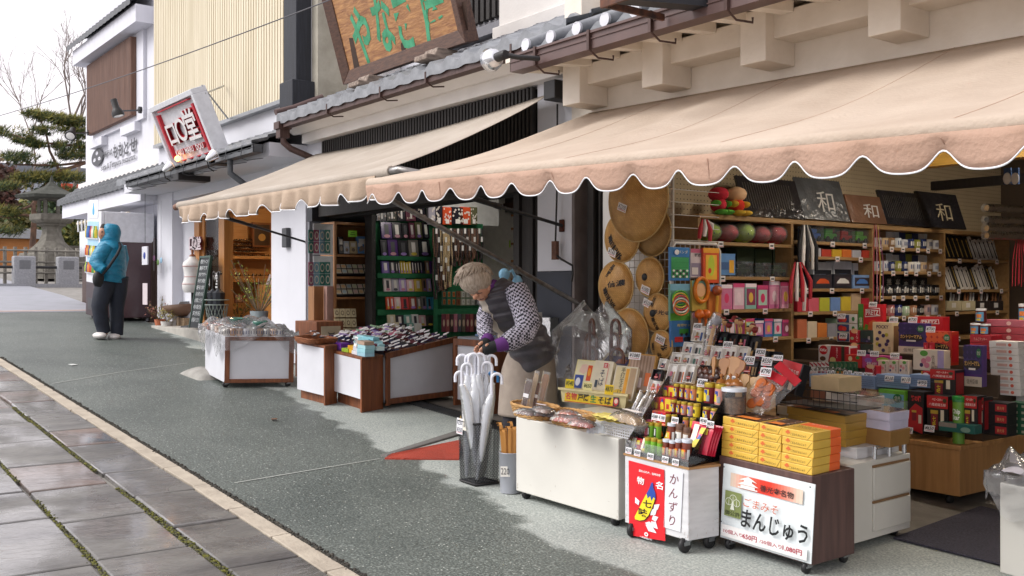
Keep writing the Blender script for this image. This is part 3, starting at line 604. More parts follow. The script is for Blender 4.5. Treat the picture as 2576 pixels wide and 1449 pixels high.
CHROME=mat('lamp_chrome','d8dade',.18,metal=.85);LG=mat('lamp_glass','f2f2ee',.15,coat=.5)
for u,v,lb in((430,416,'chrome bulb spotlight at the lower left corner of the square sign'),(540,388,'chrome bulb spotlight at the lower right of the square sign')):
 p=onY(u,v,4.42);lp=thing('sign_spotlight',lb,'spotlight',T(p.x,p.y,p.z,rz=0,rx=-50)@M.Scale(.7,4),'spotlights under the square sign')
 MB(CHROME).lathe([(.02,-.2),(.05,-.16),(.09,-.04),(.1,0)],14,cap=False).build('reflector',lp);MB(LG).ball((0,0,0),(.095,.095,.05),12,6).build('bulb',lp);MB(IRON).tube([(0,0,-.18),(0,.12,-.24),(0,.22,-.2)],.012,6).build('stem',lp)
p=onF(468,404,F);wm=thing('sign_lamp','small glowing amber lamp at the bottom edge of the square sign','lamp',F@T(p.x,p.y+.06,.1),)
MB(mat('amber_lamp','ffb45a',.5,emit=4)).ball((0,0,.0),(.05,.04,.035),10,6).build('bulb',wm);MB(CHROME).tube([(0,-.05,-.0),(0,-.12,-.03)],.02,8).build('socket',wm)
def spot(u,v,wallp,lb,aim,s=1.0,Y=4.7):
 p=onY(u,v,Y);lp=thing('wall_spotlight',lb,'spotlight',M.Translation(p),'black arm spotlights on the restaurant wall')
 d=V(aim).normalized();Q=d.to_track_quat('Z','Y').to_matrix().to_4x4()@M.Scale(s,4)
 MB(IRON).lathe([(.055,-.26),(.06,-.25),(.06,-.1),(.085,-.06),(.11,.0),(.11,.06)],14,Q).build('lamp_head',lp)
 MB(LG).lathe([(.001,.062),(.085,.062),(.09,.05)],14,Q,cap=False).build('lens',lp)
 wq=onY(*wallp,5.3)-p;MB(IRON).tube([(0,0,.03),wq],.016,6).lathe([(.06,0),(.06,.05)],12,M.Translation(wq)@M.Rotation(R(90),4,'X')).build('arm',lp)
spot(296,284,(356,277),'black arm spotlight in front of the brown shutter window',(.15,.25,-1),.9)
spot(178,339,(226,334),'black arm spotlight sticking out past the restaurant corner, lens showing',(.75,-.35,-.6),.9)
p=onY(1237,150,4.2);lp=thing('clip_lamp','silver dish clip lamp pointing at the sign from the gutter end','lamp',M.Translation(p));Q=V((-.95,.1,.0)).to_track_quat('Z','Y').to_matrix().to_4x4()
MB(CHROME).lathe([(.03,-.09),(.05,-.07),(.075,-.03),(.085,.02)],20,Q,cap=False).build('reflector',lp,thick=.003);MB(LG).ball((-.01,0,0),.045,12,8).build('bulb',lp)
MB(IRON).lathe([(.028,-.2),(.034,-.19),(.034,-.09)],12,Q).tube([(.18,0,0),(.24,.05,-.02),(.3,.2,-.02)],.018,8).build('clamp',lp)
p0,p1=onY(1519,8,3.9),onY(1672,14,3.9)
bs=thing('projecting_sign','dark rusty box of a projecting sign seen from below above the gutter','sign',M.Translation(p0))
mb=MB(mat('black_sheet_metal','23242a',.5,col2='1b1c20',metal=.3));q=p1-p0;mb.hexa([(0,0,0),(q.x*.25,-.0,0),(q.x*.25+.28,.75,0),(.28,.75,0)],[(0,0,1),(q.x*.25,0,1),(q.x*.25+.28,.75,1),(.28,.75,1)]);mb.build('case',bs)
mb=MB(mat('rusty_rim','6b4331',.8,col2='2f2523',vs=14));mb.box(-.01,-.02,-.03,q.x*.25+.3,.0,.03).box(-.02,0,-.02,.0,.5,.02);mb.build('rim',bs)
w0,w1=onY(-40,302,3.0),onY(840,-4,4.2);mid=w0.lerp(w1,.5)-V((0,0,.12))
tag(MB(C('4a4a50')).tube([w0*(1-t)**2+mid*2*t*(1-t)+w1*t*t for t in[k/24 for k in range(25)]],.006,5).build('overhead_wire'),'thin overhead wire crossing in front of the two upper facades','wire')
# --- far left: vending machine, lantern, fence, pine
vm=thing('vending_machine','white drinks vending machine with brown lower side panel beside the restaurant','vending machine',GT(-17.72,4.47))
VB=C('4b353a',.3,.4);VW=C('dfe0e6',.35,.3)
MB(VW).box(-.44,.06,1.33,.44,.86,1.83).build('upper_cabinet',vm,bev=.012);MB(VB).box(-.44,.06,.06,.44,.86,1.329).build('lower_cabinet',vm,bev=.008)
d=MB(VW).box(-.44,0,.62,.44,.058,1.83).build('door',vm,bev=.01)
wd=MB(mat('display_back','8fb4cc',.4,emit=.25)).box(-.38,-.004,.78,.3,-.0005,1.66).build('display_window',vm)
mb=MB(C('d8dde4'));mb.box(-.39,-.03,1.36,.31,-.005,1.385).box(-.39,-.03,1.06,.31,-.005,1.085).box(-.39,-.03,.78,.31,-.005,.8)
for z in(1.36,1.06,.78):
 for k in range(9):mb.box(-.37+k*.075,-.045,z+.005,-.33+k*.075,-.03,z+.02)
mb.build('shelf_rail',vm)
g=random.Random(2);pal=['d9c23a','3d6fb5','c8452f','5aa04a','e0dccf','2f3f8a','d98a3a','b9cf4a']
for z in(1.385,1.085,.8):
 for k in range(9):
  x=-.345+k*.075;h=.2 if z>1.2 else.17
  MB(C(g.choice(pal),.3)).lathe([(.022,0),(.026,.01),(.026,h*.6),(.014,h*.8),(.014,h)],8,T(x,-.028,z)).build('bottle',wd)
MB(C('3a2b30',.4)).box(-.44,0,.06,.44,.058,.618).build('lower_door',vm,bev=.008);MB(C('19181b',.3)).box(-.3,-.006,.16,.25,-.0005,.36).build('delivery_slot',vm,bev=.003)
MB(C('55575f',.3)).box(.2,-.012,.44,.38,-.0005,.6).build('coin_panel',vm)
pp=MB(C('e8ecf2')).box(-.3,-.01,1.72,.26,-.002,2.02).build('poster',vm);MB(C('3fa4d8')).prism([(0,.26),(-.06,.12),(-.05,.07),(0,.04),(.05,.07),(.06,.12)],0,.003,lambda a,b,d:(a,-.011-d,1.72+b)).build('drop_mark',pp)
mb=MB(C('6f6f75'));
for x in(-.38,.38):
 for y in(.1,.8):mb.lathe([(.03,0),(.02,.06)],8,T(x,y,0))
mb.build('foot',vm)
tag(MB(mat('brown_fence_board','54413b',.7)).add([],[]).box(-19.2,4.9,gz(-19.2),-18.35,4.96,gz(-19)+.95).box(-19.2,4.9,gz(-19),-19.1,5.4,gz(-19)+.95).build('side_screen'),'low brown board screen left of the vending machine','screen')
nr=thing('noren_curtain','white noren curtain looped on a pale pole behind the vending machine','curtain',T(-18.6,5.0,2.85))
MB(C('c5b79c',.6)).tube([(-2.3,0,.02),(1.1,0,.02)],.035,8).build('pole',nr)
mb=MB(C('d6d8dc',.8));mb.grid(lambda i,j:(-2.2+3.1*i,.01+.015*math.sin(i*40),-.14-.5*j),60,2);mb.build('cloth',nr,thick=.004)
mb=MB(C('d6d8dc',.8))
for k in range(12):mb.tube([(-2.1+k*.27,-.04,-.15),(-2.1+k*.27,-.045,.06),(-2.1+k*.27,.045,.06),(-2.1+k*.27,.03,-.15)],.018,5)
mb.build('loop',nr)
ST=mat('lantern_stone','77736a',.9,col2='5b5850',vs=5,bump=.4,bs=25);STD=mat('dark_roof_stone','4a4b45',.9,col2='383a34',vs=5,bump=.4)
LX=-31.0;c=onX(130,690,LX);LB=1.86;sc=onX(130,480,LX).z-LB
ln=thing('stone_lantern','tall stone lantern with flared pedestal behind the railing','lantern',M.Translation((LX,c.y,LB))@M.Rotation(R(20),4,'Z')@M.Scale(sc/4.0,4))
def sq(prof):return[(r*1.15,z)for r,z in prof]
MB(ST).lathe(sq([(1.35,0),(1.35,.55)]),4,M.Rotation(R(45),4,'Z'),sm=False).build('plinth',ln,bev=.03)
MB(ST).lathe(sq([(1.22,.551),(1.22,1.1),(1.16,1.17)]),4,M.Rotation(R(45),4,'Z'),sm=False).build('base',ln,bev=.03)
MB(ST).lathe([(.98,1.171),(.98,1.3),(.78,1.45),(.55,1.7),(.43,2.0),(.4,2.25),(.46,2.36),(.62,2.42),(.62,2.52)],6,sm=False).build('pedestal',ln,bev=.02)
MB(ST).lathe([(.78,2.521),(.92,2.66),(.92,2.9),(.7,2.95)],6,sm=False).build('platform',ln,bev=.02)
mb=MB(ST)
for k in range(6):t=k*math.pi/3;mb.tube([(.52*math.cos(t),.52*math.sin(t),2.951),(.52*math.cos(t),.52*math.sin(t),3.55)],.09,4,sm=False)
mb.lathe([(.55,3.551),(.55,3.62)],6,sm=False);mb.build('fire_box',ln)
MB(STD).lathe([(.6,3.621),(1.45,3.62),(1.52,3.75),(1.1,3.88),(.7,4.0),(.3,4.2),(.1,4.4),(.02,4.7)],6,sm=False).build('roof',ln)
BAM=mat('weathered_bamboo','8a857b',.7,col2='6e6a62',vs=6);fx=-27.5;fz=gz(-27.5)+.06
fn=thing('bamboo_railing','weathered bamboo railing in front of the stone lantern','fence',M.Translation((fx,5,fz)))
ys=[onX(u,700,fx-.6).y for u in range(-40,215,26)]
for y in ys:MB(BAM).tube([(-.6,y-5,0),(-.6,y-5,.95)],.045,7).build('post',fn)
for z in(.28,.56,.86):MB(BAM).tube([(-.55,-9,z),(-.55,2.2,z)],.03,6).build('rail',fn)
GRAN=mat('granite','9a9b9e',.7,col2='86878b',vs=30)
for u,lb in((62,'carved granite bollard in front of the lantern railing, left of two'),(172,'carved granite bollard by the restaurant corner, right of two')):
 p=onX(u,718,fx);bo=thing('stone_bollard',lb,'bollard',M.Translation((fx,p.y,fz-.05)),'granite bollards along the plaza');MB(GRAN).box(-.25,-.26,0,.05,.26,.75).build('post',bo,bev=.04);MB(C('6c6d70',.8)).box(.0501,-.13,.42,.055,.13,.64).build('carved_mark',bo)
mb=MB(IRON);mb.tube([(fx-.1,-6,fz+.42),(fx-.1,7.3,fz+.42)],.035,8);tag(mb.build('iron_rail'),'dark iron rail running between the granite bollards','rail')
struct(MB(GRAN).box(fx-.3,-8,fz-.3,fx+.1,7.6,fz),'plaza_kerb')
sheet('gravel_bed',mat('gravel','8b857b',.95,col2='6a655d',vs=18,bump=.5),[(-60,-14),(-27.8,-14),(-27.8,12),(-60,12)],-.05)
X=-40.0
def wallbox(name,u0,u1,v0,v1,X,m,lb,cat,d=.5,**k):
 a,b=onX(u0,v1,X),onX(u1,v0,X);th=thing(name,lb,cat,M.Translation((X,a.y,a.z)));MB(m).box(-d,0,0,0,b.y-a.y,b.z-a.z).build(k.get('part','wall'),th,bev=.02);return th,b.y-a.y,b.z-a.z
th,w,h=wallbox('wooden_hut',-60,100,602,700,-40,mat('orange_boards','c98a4f',.6,col2='b4723b',vs=3,st=(1,1,30)),'low hut of orange boards behind the lantern','hut',3)
MB(KAWARAD).hexa([(-3.2,-.4,h),(.4,-.4,h),(.4,w+.5,h),(-3.2,w+.5,h)],[(-2.2,-.2,h+.5),(-.6,-.2,h+.35),(-.6,w+.3,h+.35),(-2.2,w+.3,h+.5)]).build('roof',th)
MB(C('9c6a3c',.7)).box(.001,w*.3,0,.05,w*.34,h).box(.001,w-.25,0,.05,w-.05,h).build('post',th)
th,w,h=wallbox('temple_hall',-120,290,556,640,-56,mat('ochre_plaster','bfa27a',.8),'low temple hall with wide grey tiled roof behind the pine','building',6)
mb=MB(mat('far_tile','7e828b',.6,col2='6d717a',vs=4,st=(1,14,1)));mb.hexa([(-8,-1,h),(1.5,-1,h),(1.5,w+1.5,h),(-8,w+1.5,h)],[(-5,0,h+2.6),(-2.0,0,h+2.6),(-2.0,w+.5,h+2.6),(-5,w+.5,h+2.6)]);mb.build('roof',th)
mb=MB(mat('far_tile','7e828b',.6));mb.box(-3.0,0,h+2.6,-2.2,w,h+3.0).build('ridge',th)
th,w,h=wallbox('stone_parapet',152,300,640,705,-34,mat('parapet_stone','8e8a84',.9,col2='77736d',bump=.4,vs=3),'carved grey stone parapet right of the lantern','wall',.6)
MB(ST).box(-.7,-.2,h,.1,w,h+.25).build('coping',th)
p=onX(50,690,-33.0);sm=thing('small_lantern','small dark roofed lantern on a stone block in front of the orange hut','lantern',M.Translation((-33,p.y+.9,1.9)))
MB(ST).box(-.25,-.3,0,.25,.3,.5).build('block',sm,bev=.02);mb=MB(STD)
for a in(-.15,.15):
 for b in(-.18,.18):mb.box(a-.03,b-.03,.5,a+.03,b+.03,1.0)
mb.build('post',sm);MB(STD).prism([(-.36,0),(.36,0),(0,.24)],-.3,.3,lambda a,b,d:(d,a,1.0+b)).build('roof',sm)
mb=MB(C('b8b8c0',.6));
BARK=mat('pine_bark','8a6a58',.9,col2='5d4a40',vs=7,bump=.5,bs=12)
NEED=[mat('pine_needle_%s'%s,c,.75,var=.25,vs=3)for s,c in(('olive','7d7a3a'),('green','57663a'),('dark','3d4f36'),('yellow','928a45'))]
def pine(name,lb,X,trunk,pads,n,seed,tr,branches=()):
 g=random.Random(seed);P=lambda u,v,dx=0:onX(u,v,X+dx);base=P(*trunk[0]);th=thing(name,lb,'tree',M.Translation(base))
 k=len(trunk);wp(MB(BARK).tube([P(*q)for q in trunk],[tr*(1-.6*i/k)for i in range(k)],9),'trunk',th)
 for br in branches:wp(MB(BARK).tube([P(*q)for q in br],[tr*.45*(1-.7*i/len(br))for i in range(len(br))],7),'limb',th)
 mb=MB()
 for(u,v,ru,rv,up,w)in pads:
  c=P(u,v);ppm=FPX/(-X)*1.07*.86;ry,rz=ru/ppm,rv/ppm*.62
  for i in range(int(n*w)):
   while True:
    a,b,d=g.uniform(-1,1),g.uniform(-1,1),g.uniform(-1,1)
    if a*a+b*b+d*d<1:break
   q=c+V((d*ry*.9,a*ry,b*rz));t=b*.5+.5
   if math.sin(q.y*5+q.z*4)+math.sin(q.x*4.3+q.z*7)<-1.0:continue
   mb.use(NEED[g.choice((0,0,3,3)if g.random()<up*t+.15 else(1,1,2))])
   for s in range(5):
    dr=V((g.gauss(0,1),g.gauss(0,1),g.gauss(.45,.7))).normalized();ln=g.uniform(.14,.26);sd=dr.cross(V((g.random(),g.random(),1))).normalized()*.012
    mb.add([q-sd,q+sd,q+dr*ln],[(0,1,2)])
 wp(mb,'crown',th);return th
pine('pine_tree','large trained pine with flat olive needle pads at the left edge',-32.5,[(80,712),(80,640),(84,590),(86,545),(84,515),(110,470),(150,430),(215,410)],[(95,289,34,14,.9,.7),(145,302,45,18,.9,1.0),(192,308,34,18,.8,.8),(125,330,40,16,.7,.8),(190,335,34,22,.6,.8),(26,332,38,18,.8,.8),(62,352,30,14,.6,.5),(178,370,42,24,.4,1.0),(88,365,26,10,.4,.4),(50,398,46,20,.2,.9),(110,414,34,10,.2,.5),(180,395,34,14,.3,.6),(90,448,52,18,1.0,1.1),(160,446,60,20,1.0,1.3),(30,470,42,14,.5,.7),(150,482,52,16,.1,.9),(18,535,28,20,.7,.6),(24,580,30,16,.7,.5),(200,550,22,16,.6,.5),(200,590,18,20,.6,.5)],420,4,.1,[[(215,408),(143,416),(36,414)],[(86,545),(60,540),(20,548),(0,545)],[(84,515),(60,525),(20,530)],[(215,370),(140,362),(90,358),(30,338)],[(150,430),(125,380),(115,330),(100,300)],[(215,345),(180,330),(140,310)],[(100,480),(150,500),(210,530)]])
def bare(name,lb,X,u,v,h,seed,spread=.5,r0=.09):
 g=random.Random(seed);b=onX(u,v,X);th=thing(name,lb,'tree',M.Translation(b));mt=MB(mat('bare_bark','857a75',.9));mc=MB(mat('bare_bark','857a75',.9))
 def grow(p,d,ln,r,lv):
  q=p+d*ln;(mt if lv==0 else mc).tube([p,p.lerp(q,.5)+V((g.gauss(0,.04),g.gauss(0,.04),0))*ln,q],[r,r*.8,r*.6],5,cap=False)
  if lv<5:
   for k in range(3 if lv else 4):
    nd=(d+V((g.gauss(0,spread),g.gauss(0,spread),g.gauss(.12,.2)))).normalized();grow(p.lerp(q,g.uniform(.55,1)),nd,ln*g.uniform(.55,.8),r*.58,lv+1)
 grow(V((0,0,0)),V((0,0,1)),h,r0,0);mt.build('trunk',th);mc.build('crown',th);return th
bare('bare_tree','leafless tree rising behind the pine beside the white building',-38,185,480,2.6,8,.42,.075)
bare('bare_tree','thin leafless tree behind the left pine branches',-44,80,480,2.4,21,.4,.045)
def bush(name,lb,X,u,v,ru,rv,n,seed,ms):
 g=random.Random(seed);c=onX(u,v,X);ppm=FPX/(-X)*.8;th=thing(name,lb,'bush',M.Translation((X,c.y,c.z-rv/ppm)))
 mb=MB()
 for i in range(n):
  a=V((g.gauss(0,.45),g.gauss(0,.45),g.gauss(0,.45)));q=V((a.x*ru/ppm*.6,a.y*ru/ppm,(a.z+1)*rv/ppm));mb.use(g.choice(ms));d=V((g.gauss(0,1),g.gauss(0,1),g.gauss(0,1))).normalized();e=d.cross(V((0,0,1))).normalized();s=g.uniform(.06,.13)
  mb.add([q-e*s,q+d.cross(e)*s,q+e*s,q-d.cross(e)*s],[(0,1,2,3)])
 mb.build('foliage',th);MB(BARK).tube([(0,0,0),(0,0,rv/ppm)],.05,6).build('stem',th)
bush('round_bush','reddish brown shrub at the far left below the hill',-48,10,470,28,40,1600,3,[mat('red_leaf','6e4a42',.8),mat('brown_leaf','55423b',.8)])
bush('clipped_shrub','olive clipped shrub above the stone parapet by the restaurant corner',-36,192,600,26,40,2200,6,NEED[:2])
bush('clipped_shrub','dark green tree mass right of the lantern behind the eaves',-46,180,545,60,45,3500,9,[NEED[1],NEED[2]])
bush('clipped_shrub','grey-green shrubbery behind the lantern roof',-50,60,540,90,30,3500,12,[NEED[0],NEED[1],mat('pale_leaf','8d8a66',.8)])
mb=MB(mat('hazed_hill','6d7a86',.95,col2='5d6a74',vs=.06))  # blue-grey hill colour has the distance haze painted in
mb.grid(lambda i,j:(-700-160*j,-150+900*i,-6+(140*(1-.78*min(1,max(0,i*900-180)/160))*(1+.04*math.sin(i*60)))*math.sin(math.pi*.5*j)),80,8);struct(mb,'hills')
tag(MB(C('d9482f',.6)).box(-58,0,0,-57.8,.9,.5).build('red_banner',Tm=M.Translation(onX(182,482,-42)-V((-57.9,.4,.2)))),'small red-orange banner seen through the pine branches','banner')
# --- goods helpers
UPZ=V((0,0,1))
def deco(mb,w,h,items,z=.0015):
 for k,it in enumerate(items):
  t=it[0];zz=z+.00035*k
  q=lambda a,b:((a-.5)*w,b*h,zz)
  if t=='r':mb.use(C(it[5]));mb.add([q(it[1],it[2]),q(it[3],it[2]),q(it[3],it[4]),q(it[1],it[4])],[(0,1,2,3)])
  elif t=='e':mb.use(C(it[5]));n=14;mb.add([q(it[1]+it[3]*math.cos(2*math.pi*i/n),it[2]+it[4]*math.sin(2*math.pi*i/n))for i in range(n)],[tuple(range(n))])
  elif t=='p':mb.use(C(it[2]));mb.add([q(*p)for p in it[1]],[tuple(range(len(it[1])))])
  elif t=='t':
   o=it[7]if len(it)>7 else{}
   addtext(mb,it[1],it[4]*w if it[4]else None,it[5]*h,T((it[2]-.5)*w,it[3]*h,zz),C(it[6]),**o)
def pack(name,label,cat,Fr,w,h,d,col,dc=(),group=None,rough=.4,bev=.002,side=(),m=None):
 mb=MB(m or C(col,rough));mb.box(-w/2,0,-d,w/2,h,0)
 o=mb.build(name,Tm=Fr,bev=bev);tag(o,label,cat,group)
 if dc or side:
  pm=MB();
  if dc:deco(pm,w,h,dc)
  if side:pm.T=cols((w/2,0,-d/2),(0,0,-1),(0,1,0));deco(pm,d,h,side);pm.T=None
  pm.build('print',o)
 return o
def PF(F,u0,v0,u1,v1,tilt=0,ry=0):
 um=(u0+u1)/2;a=onF(u0,(v0+v1)/2,F);b=onF(u1,(v0+v1)/2,F);t=onF(um,v0,F);s=onF(um,v1,F)
 Fr=F@T((a.x+b.x)/2,s.y,0)@M.Rotation(R(ry),4,'Y')@M.Rotation(R(-tilt),4,'X')
 return Fr,b.x-a.x,t.y-s.y
def YP(Y):return FF(0,Y,0)
def XP(X):return FR(X,0,0)
ORD=['first','second','third','fourth','fifth','sixth','seventh','eighth','ninth','tenth','eleventh','twelfth','thirteenth','fourteenth','fifteenth','sixteenth']
class Cart:
 def __init__(s,fl,fr,br,h0,h1,dep=None):
  s.A,s.B,s.C=onG(*fl),onG(*fr),onG(*br)if br else None
  if br is None:e=(s.B-s.A).normalized();s.C=s.B+V((-e.y,e.x,0))*dep
  s.D=s.A+s.C-s.B;s.h0,s.h1=h0,h1;s.ex=(s.B-s.A).normalized();s.ey=UPZ.cross(s.ex).normalized();s.w=(s.B-s.A).length;s.d=(s.C-s.B).length
  s.sd=(s.C-s.B).normalized();s.T0=M.Translation(s.A.lerp(s.C,.5))
 def P(s,a,b,h):return s.A+(s.B-s.A)*a+(s.D-s.A)*b+UPZ*h
 def top(s,a,b,rz=0,h=0):
  z=s.ex.cross(s.sd).normalized();y=z.cross(s.ex)
  p=s.P(a,b,s.h1+h);return M(((s.ex.x,y.x,z.x,p.x),(s.ex.y,y.y,z.y,p.y),(s.ex.z,y.z,z.z,p.z),(0,0,0,1)))@M.Rotation(R(rz),4,'Z')
 def front(s,dep=0,h=None):return cols(s.A+s.sd*dep+UPZ*(s.h0 if h is None else h),s.ex,UPZ)
 def right(s):return cols(s.B+UPZ*s.h0,s.sd,UPZ)
 def body(s,mb,a0=0,a1=1,b0=0,b1=1,h0=None,h1=None):
  h0=s.h0 if h0 is None else h0;h1=s.h1 if h1 is None else h1;q=[(a0,b0),(a1,b0),(a1,b1),(a0,b1)]
  return mb.hexa([s.P(a,b,h0)for a,b in q],[s.P(a,b,h1)for a,b in q])
 def on(s,u,v,h=0):
  z=s.ex.cross(s.sd).normalized();p=s.A+UPZ*(s.h1+h);d=ray(u,v);o=V((0,0,EYE));return o+d*((p-o).dot(z)/d.dot(z))
RUB=C('1e1e20',.5)
def caster(cart,a,b,parent,r=.032):
 p=cart.P(a,b,0);c=cart.h0;mb=MB(ZINC).box(-.02,-.02,c-.012,.02,.02,c-.001).box(-.018,-.03,r,-.013,.012,c-.012).box(.013,-.03,r,.018,.012,c-.012)
 o=mb.build('caster',parent,Tm=parent.matrix_basis.inverted()@M.Translation(p))
 MB(RUB).lathe([(r*.6,-.012),(r,-.009),(r,.009),(r*.6,.012)],14,M.Translation((0,-.012,r))@M.Rotation(R(90),4,'Y')).build('wheel',o)
def tagcard(Fr,s,w=.075,h=.045,label='',col='eeeef0',line=True,lean=12,ink='15151a',stand=None):
 o=MB(C(col,.6)).box(-w/2,0,-.001,w/2,h,0).build('price_card',Tm=Fr@M.Rotation(R(-lean),4,'X'));tag(o,label,'price card')
 mb=MB();addtext(mb,s,w*.86,h*.55,T(0,h*.58,.001),C(ink),shear=.25,bold=.012)
 if line:mb.use(RED);mb.add([(-w*.38,h*.16,.001),(w*.4,h*.12,.001),(w*.4,h*.19,.001),(-w*.38,h*.21,.001)],[(0,1,2,3)])
 mb.build('writing',o);return o
LAM=mat('cream_laminate','d2d0c8',.35,var=.04,vs=3,bump=.03,bs=8);LAMW=mat('white_painted_board','d8d8da',.5,col2='c6c6c8',vs=5,st=(1,1,6),bump=.08,bs=20)
CLR=film('clear_plastic');CLRW=film('cloudy_plastic','e8e8ee',.12,.12,1.0,11);ACR=film('acrylic_sheet','dfe6ea',.07,.03,.05)
# --- cart 1: cream low cart
k1=Cart((1298,1252),(1556,1330),None,.045,.505,.8)
t1=thing('display_cart','low cream display cart on casters carrying wicker baskets and noodles','cart',k1.T0)
wp(k1.body(MB(LAM)),'body',t1,bev=.006)
for a,b in((.07,.06),(.94,.06),(.07,.9),(.94,.9)):caster(k1,a,b,t1)
# --- cart 2: white painted chest with spice poster
k2=Cart((1572,1346),(1732,1395),(1809,1381),.07,.44)
t2=thing('display_cart','white painted plank cart with a red spice poster on its front','cart',k2.T0)
wp(k2.body(MB(LAMW)),'body',t2,bev=.004);wp(k2.body(MB(mat('plywood_top','a77f52',.6)),-.015,1.015,-.02,1.02,.4401,.452),'top_board',t2)
for a,b in((.12,.08),(.92,.1),(.92,.9),(.12,.9)):caster(k2,a,b,t2,.04)
F2=k2.front(-.004)
def local(F,*pts):return[tuple(onF(u,v,F))for u,v in pts]
po=MB(C('d8202a',.35));pts=local(F2,(1583,1346),(1674,1361),(1671,1182),(1582,1158));po.T=F2
po.prism(pts,0,.002,lambda a,b,d:(a,b,d));po=po.build('poster');tag(po,'red poster of a yellow gourd chilli with two characters on the white cart','poster');po.data.update()
x0,y0=pts[0];x1=pts[1][0];y1=pts[3][1];PW,PH=x1-x0,y1-y0;FP=F2@T((x0+x1)/2,y0-.012,.0022)
mb=MB();mb.T=FP
gourd=[(.52,.71),(.44,.64),(.36,.55),(.28,.45),(.20,.36),(.15,.30),(.17,.27),(.30,.27),(.43,.30),(.53,.37),(.61,.47),(.67,.57),(.69,.64),(.66,.70)]
leaf=lambda cx,cy,a,l,wd:[(cx+l*math.cos(a),cy+l*.55*math.sin(a)),(cx+l*.4*math.cos(a)-wd*math.sin(a),cy+.55*(l*.4*math.sin(a)+wd*math.cos(a))),(cx,cy),(cx+l*.4*math.cos(a)+wd*math.sin(a),cy+.55*(l*.4*math.sin(a)-wd*math.cos(a)))]
it=[('t','忘れられぬ、信州の味',.5,.93,.6,.035,'f2f2f2',dict(bold=.02)),('t','物',.26,.80,.2,.1,'f4f4f4',dict(bold=.018)),('t','名',.78,.80,.2,.1,'f4f4f4',dict(bold=.018))]
for cx,cy,a,l,w in((.60,.30,-.6,.24,.09),(.62,.33,.5,.2,.08),(.58,.38,.9,.28,.08),(.66,.47,.8,.22,.07),(.24,.47,2.1,.2,.07),(.46,.24,-.4,.34,.09),(.44,.26,.0,.3,.06)):it.append(('p',leaf(cx,cy,a,l,w),'dfe6ee'))
it+=[('p',[(x+.012,y-.006)for x,y in gourd],'1a1a20'),('p',gourd,'f0d62a'),('p',[(.57,.81),(.61,.82),(.63,.75),(.69,.69),(.71,.60),(.65,.63),(.60,.57),(.55,.63),(.49,.59),(.45,.65),(.52,.73)],'27489f'),('t','七',.49,.52,.24,.095,'15151a',dict(bold=.02)),('t','味',.38,.39,.24,.11,'15151a',dict(bold=.018)),('e',.5,.115,.055,.028,'f2eaea'),('e',.5,.115,.025,.012,'d8202a'),('t','八幡屋磯五郎',.5,.065,.34,.024,'f2f2f2',{}),('e',.64,.30,.02,.012,'f4e0e0'),('e',.58,.27,.02,.012,'f4e0e0')]
deco(mb,PW,PH,it);wp(mb,'print',po)
po2=MB(C('dcdde2',.6));pts=local(F2,(1670,1326),(1712,1338),(1719,1190),(1676,1177));po2.T=F2;po2.prism(pts,.0005,.002,lambda a,b,d:(a,b,d));po2=po2.build('paper_sign');tag(po2,'white paper strip with brushed maroon letters beside the red poster','sign')
mb=MB();c=[(pts[0][0]+pts[1][0]+pts[2][0]+pts[3][0])/4,sum(p[1]for p in pts)/4];addtext(mb,'かんずり',None,(pts[3][1]-pts[0][1])*.86,F2@T(c[0],c[1],.0022),C('7a3a44'),vert=True,shear=.12,lead=1.15);wp(mb,'brush_lettering',po2)
# --- cart 3: walnut cart with the manju sign
k3=Cart((1809,1376),(2043,1449),(2150,1417),.05,.49)
t3=thing('display_cart','dark walnut cart with a white manju sign stacked with gold boxes','cart',k3.T0)
WAL=mat('walnut_laminate','654a45',.5,col2='4f3936',vs=3,st=(9,9,.8));wp(k3.body(MB(WAL)),'body',t3,bev=.004)
for a,b in((.1,.08),(.93,.06),(.93,.93),(.1,.93)):caster(k3,a,b,t3,.03)
F3=k3.front(-.006);pts=local(F3,(1813,1352),(2042,1420),(2039,1211),(1809,1158))
x0,x1=pts[0][0],pts[1][0];y0,y1=pts[0][1]+.004,pts[3][1]-.008;PW,PH=x1-x0,y1-y0
sg=MB(C('dfe6e8',.3));sg.T=F3;sg.box(x0,y0,0,x1,y1,.006);sg=sg.build('sign_board',bev=.001);tag(sg,'white board sign with orange temple banner and brushed lettering on the walnut cart','sign')
mb=MB();mb.T=F3@T((x0+x1)/2,y0,.0062);it=[]
for k in range(24):
 f=abs((k+.5)/24-.5)*2;q=lambda a,b:int(a+(b-a)*min(1,max(0,f-.12)/.8));it.append(('r',.09+.8*k/24,.72,.09+.8*(k+1)/24,.9,'%02x%02x%02x'%(q(224,228),q(60,205),q(42,186))))
wh='f2eeea';it+=[('p',[(.23,.86),(.30,.90),(.37,.86),(.40,.84),(.345,.85),(.255,.85),(.20,.84)],wh),('r',.255,.815,.345,.85,wh),('p',[(.21,.80),(.25,.825),(.35,.825),(.39,.80),(.42,.785),(.18,.785)],wh),('r',.22,.74,.38,.78,wh),('r',.19,.735,.41,.75,wh)]
it+=[('t','善光寺名物',.62,.80,.36,.085,'1c1a1a',dict(bold=.012)),('r',.05,.32,.24,.66,'7f8a52'),('t','御公許',.145,.37,.17,.06,'1a1c16',{})]
for cx,cy in((.145,.57),(.10,.52),(.19,.52)):it+=[('e',cx,cy,.04,.05,'dfe3d4'),('e',cx,cy,.035,.043,'7f8a52'),('p',[(cx-.003,cy-.04),(cx+.003,cy-.04),(cx+.002,cy+.03),(cx-.002,cy+.03)],'dfe3d4')]
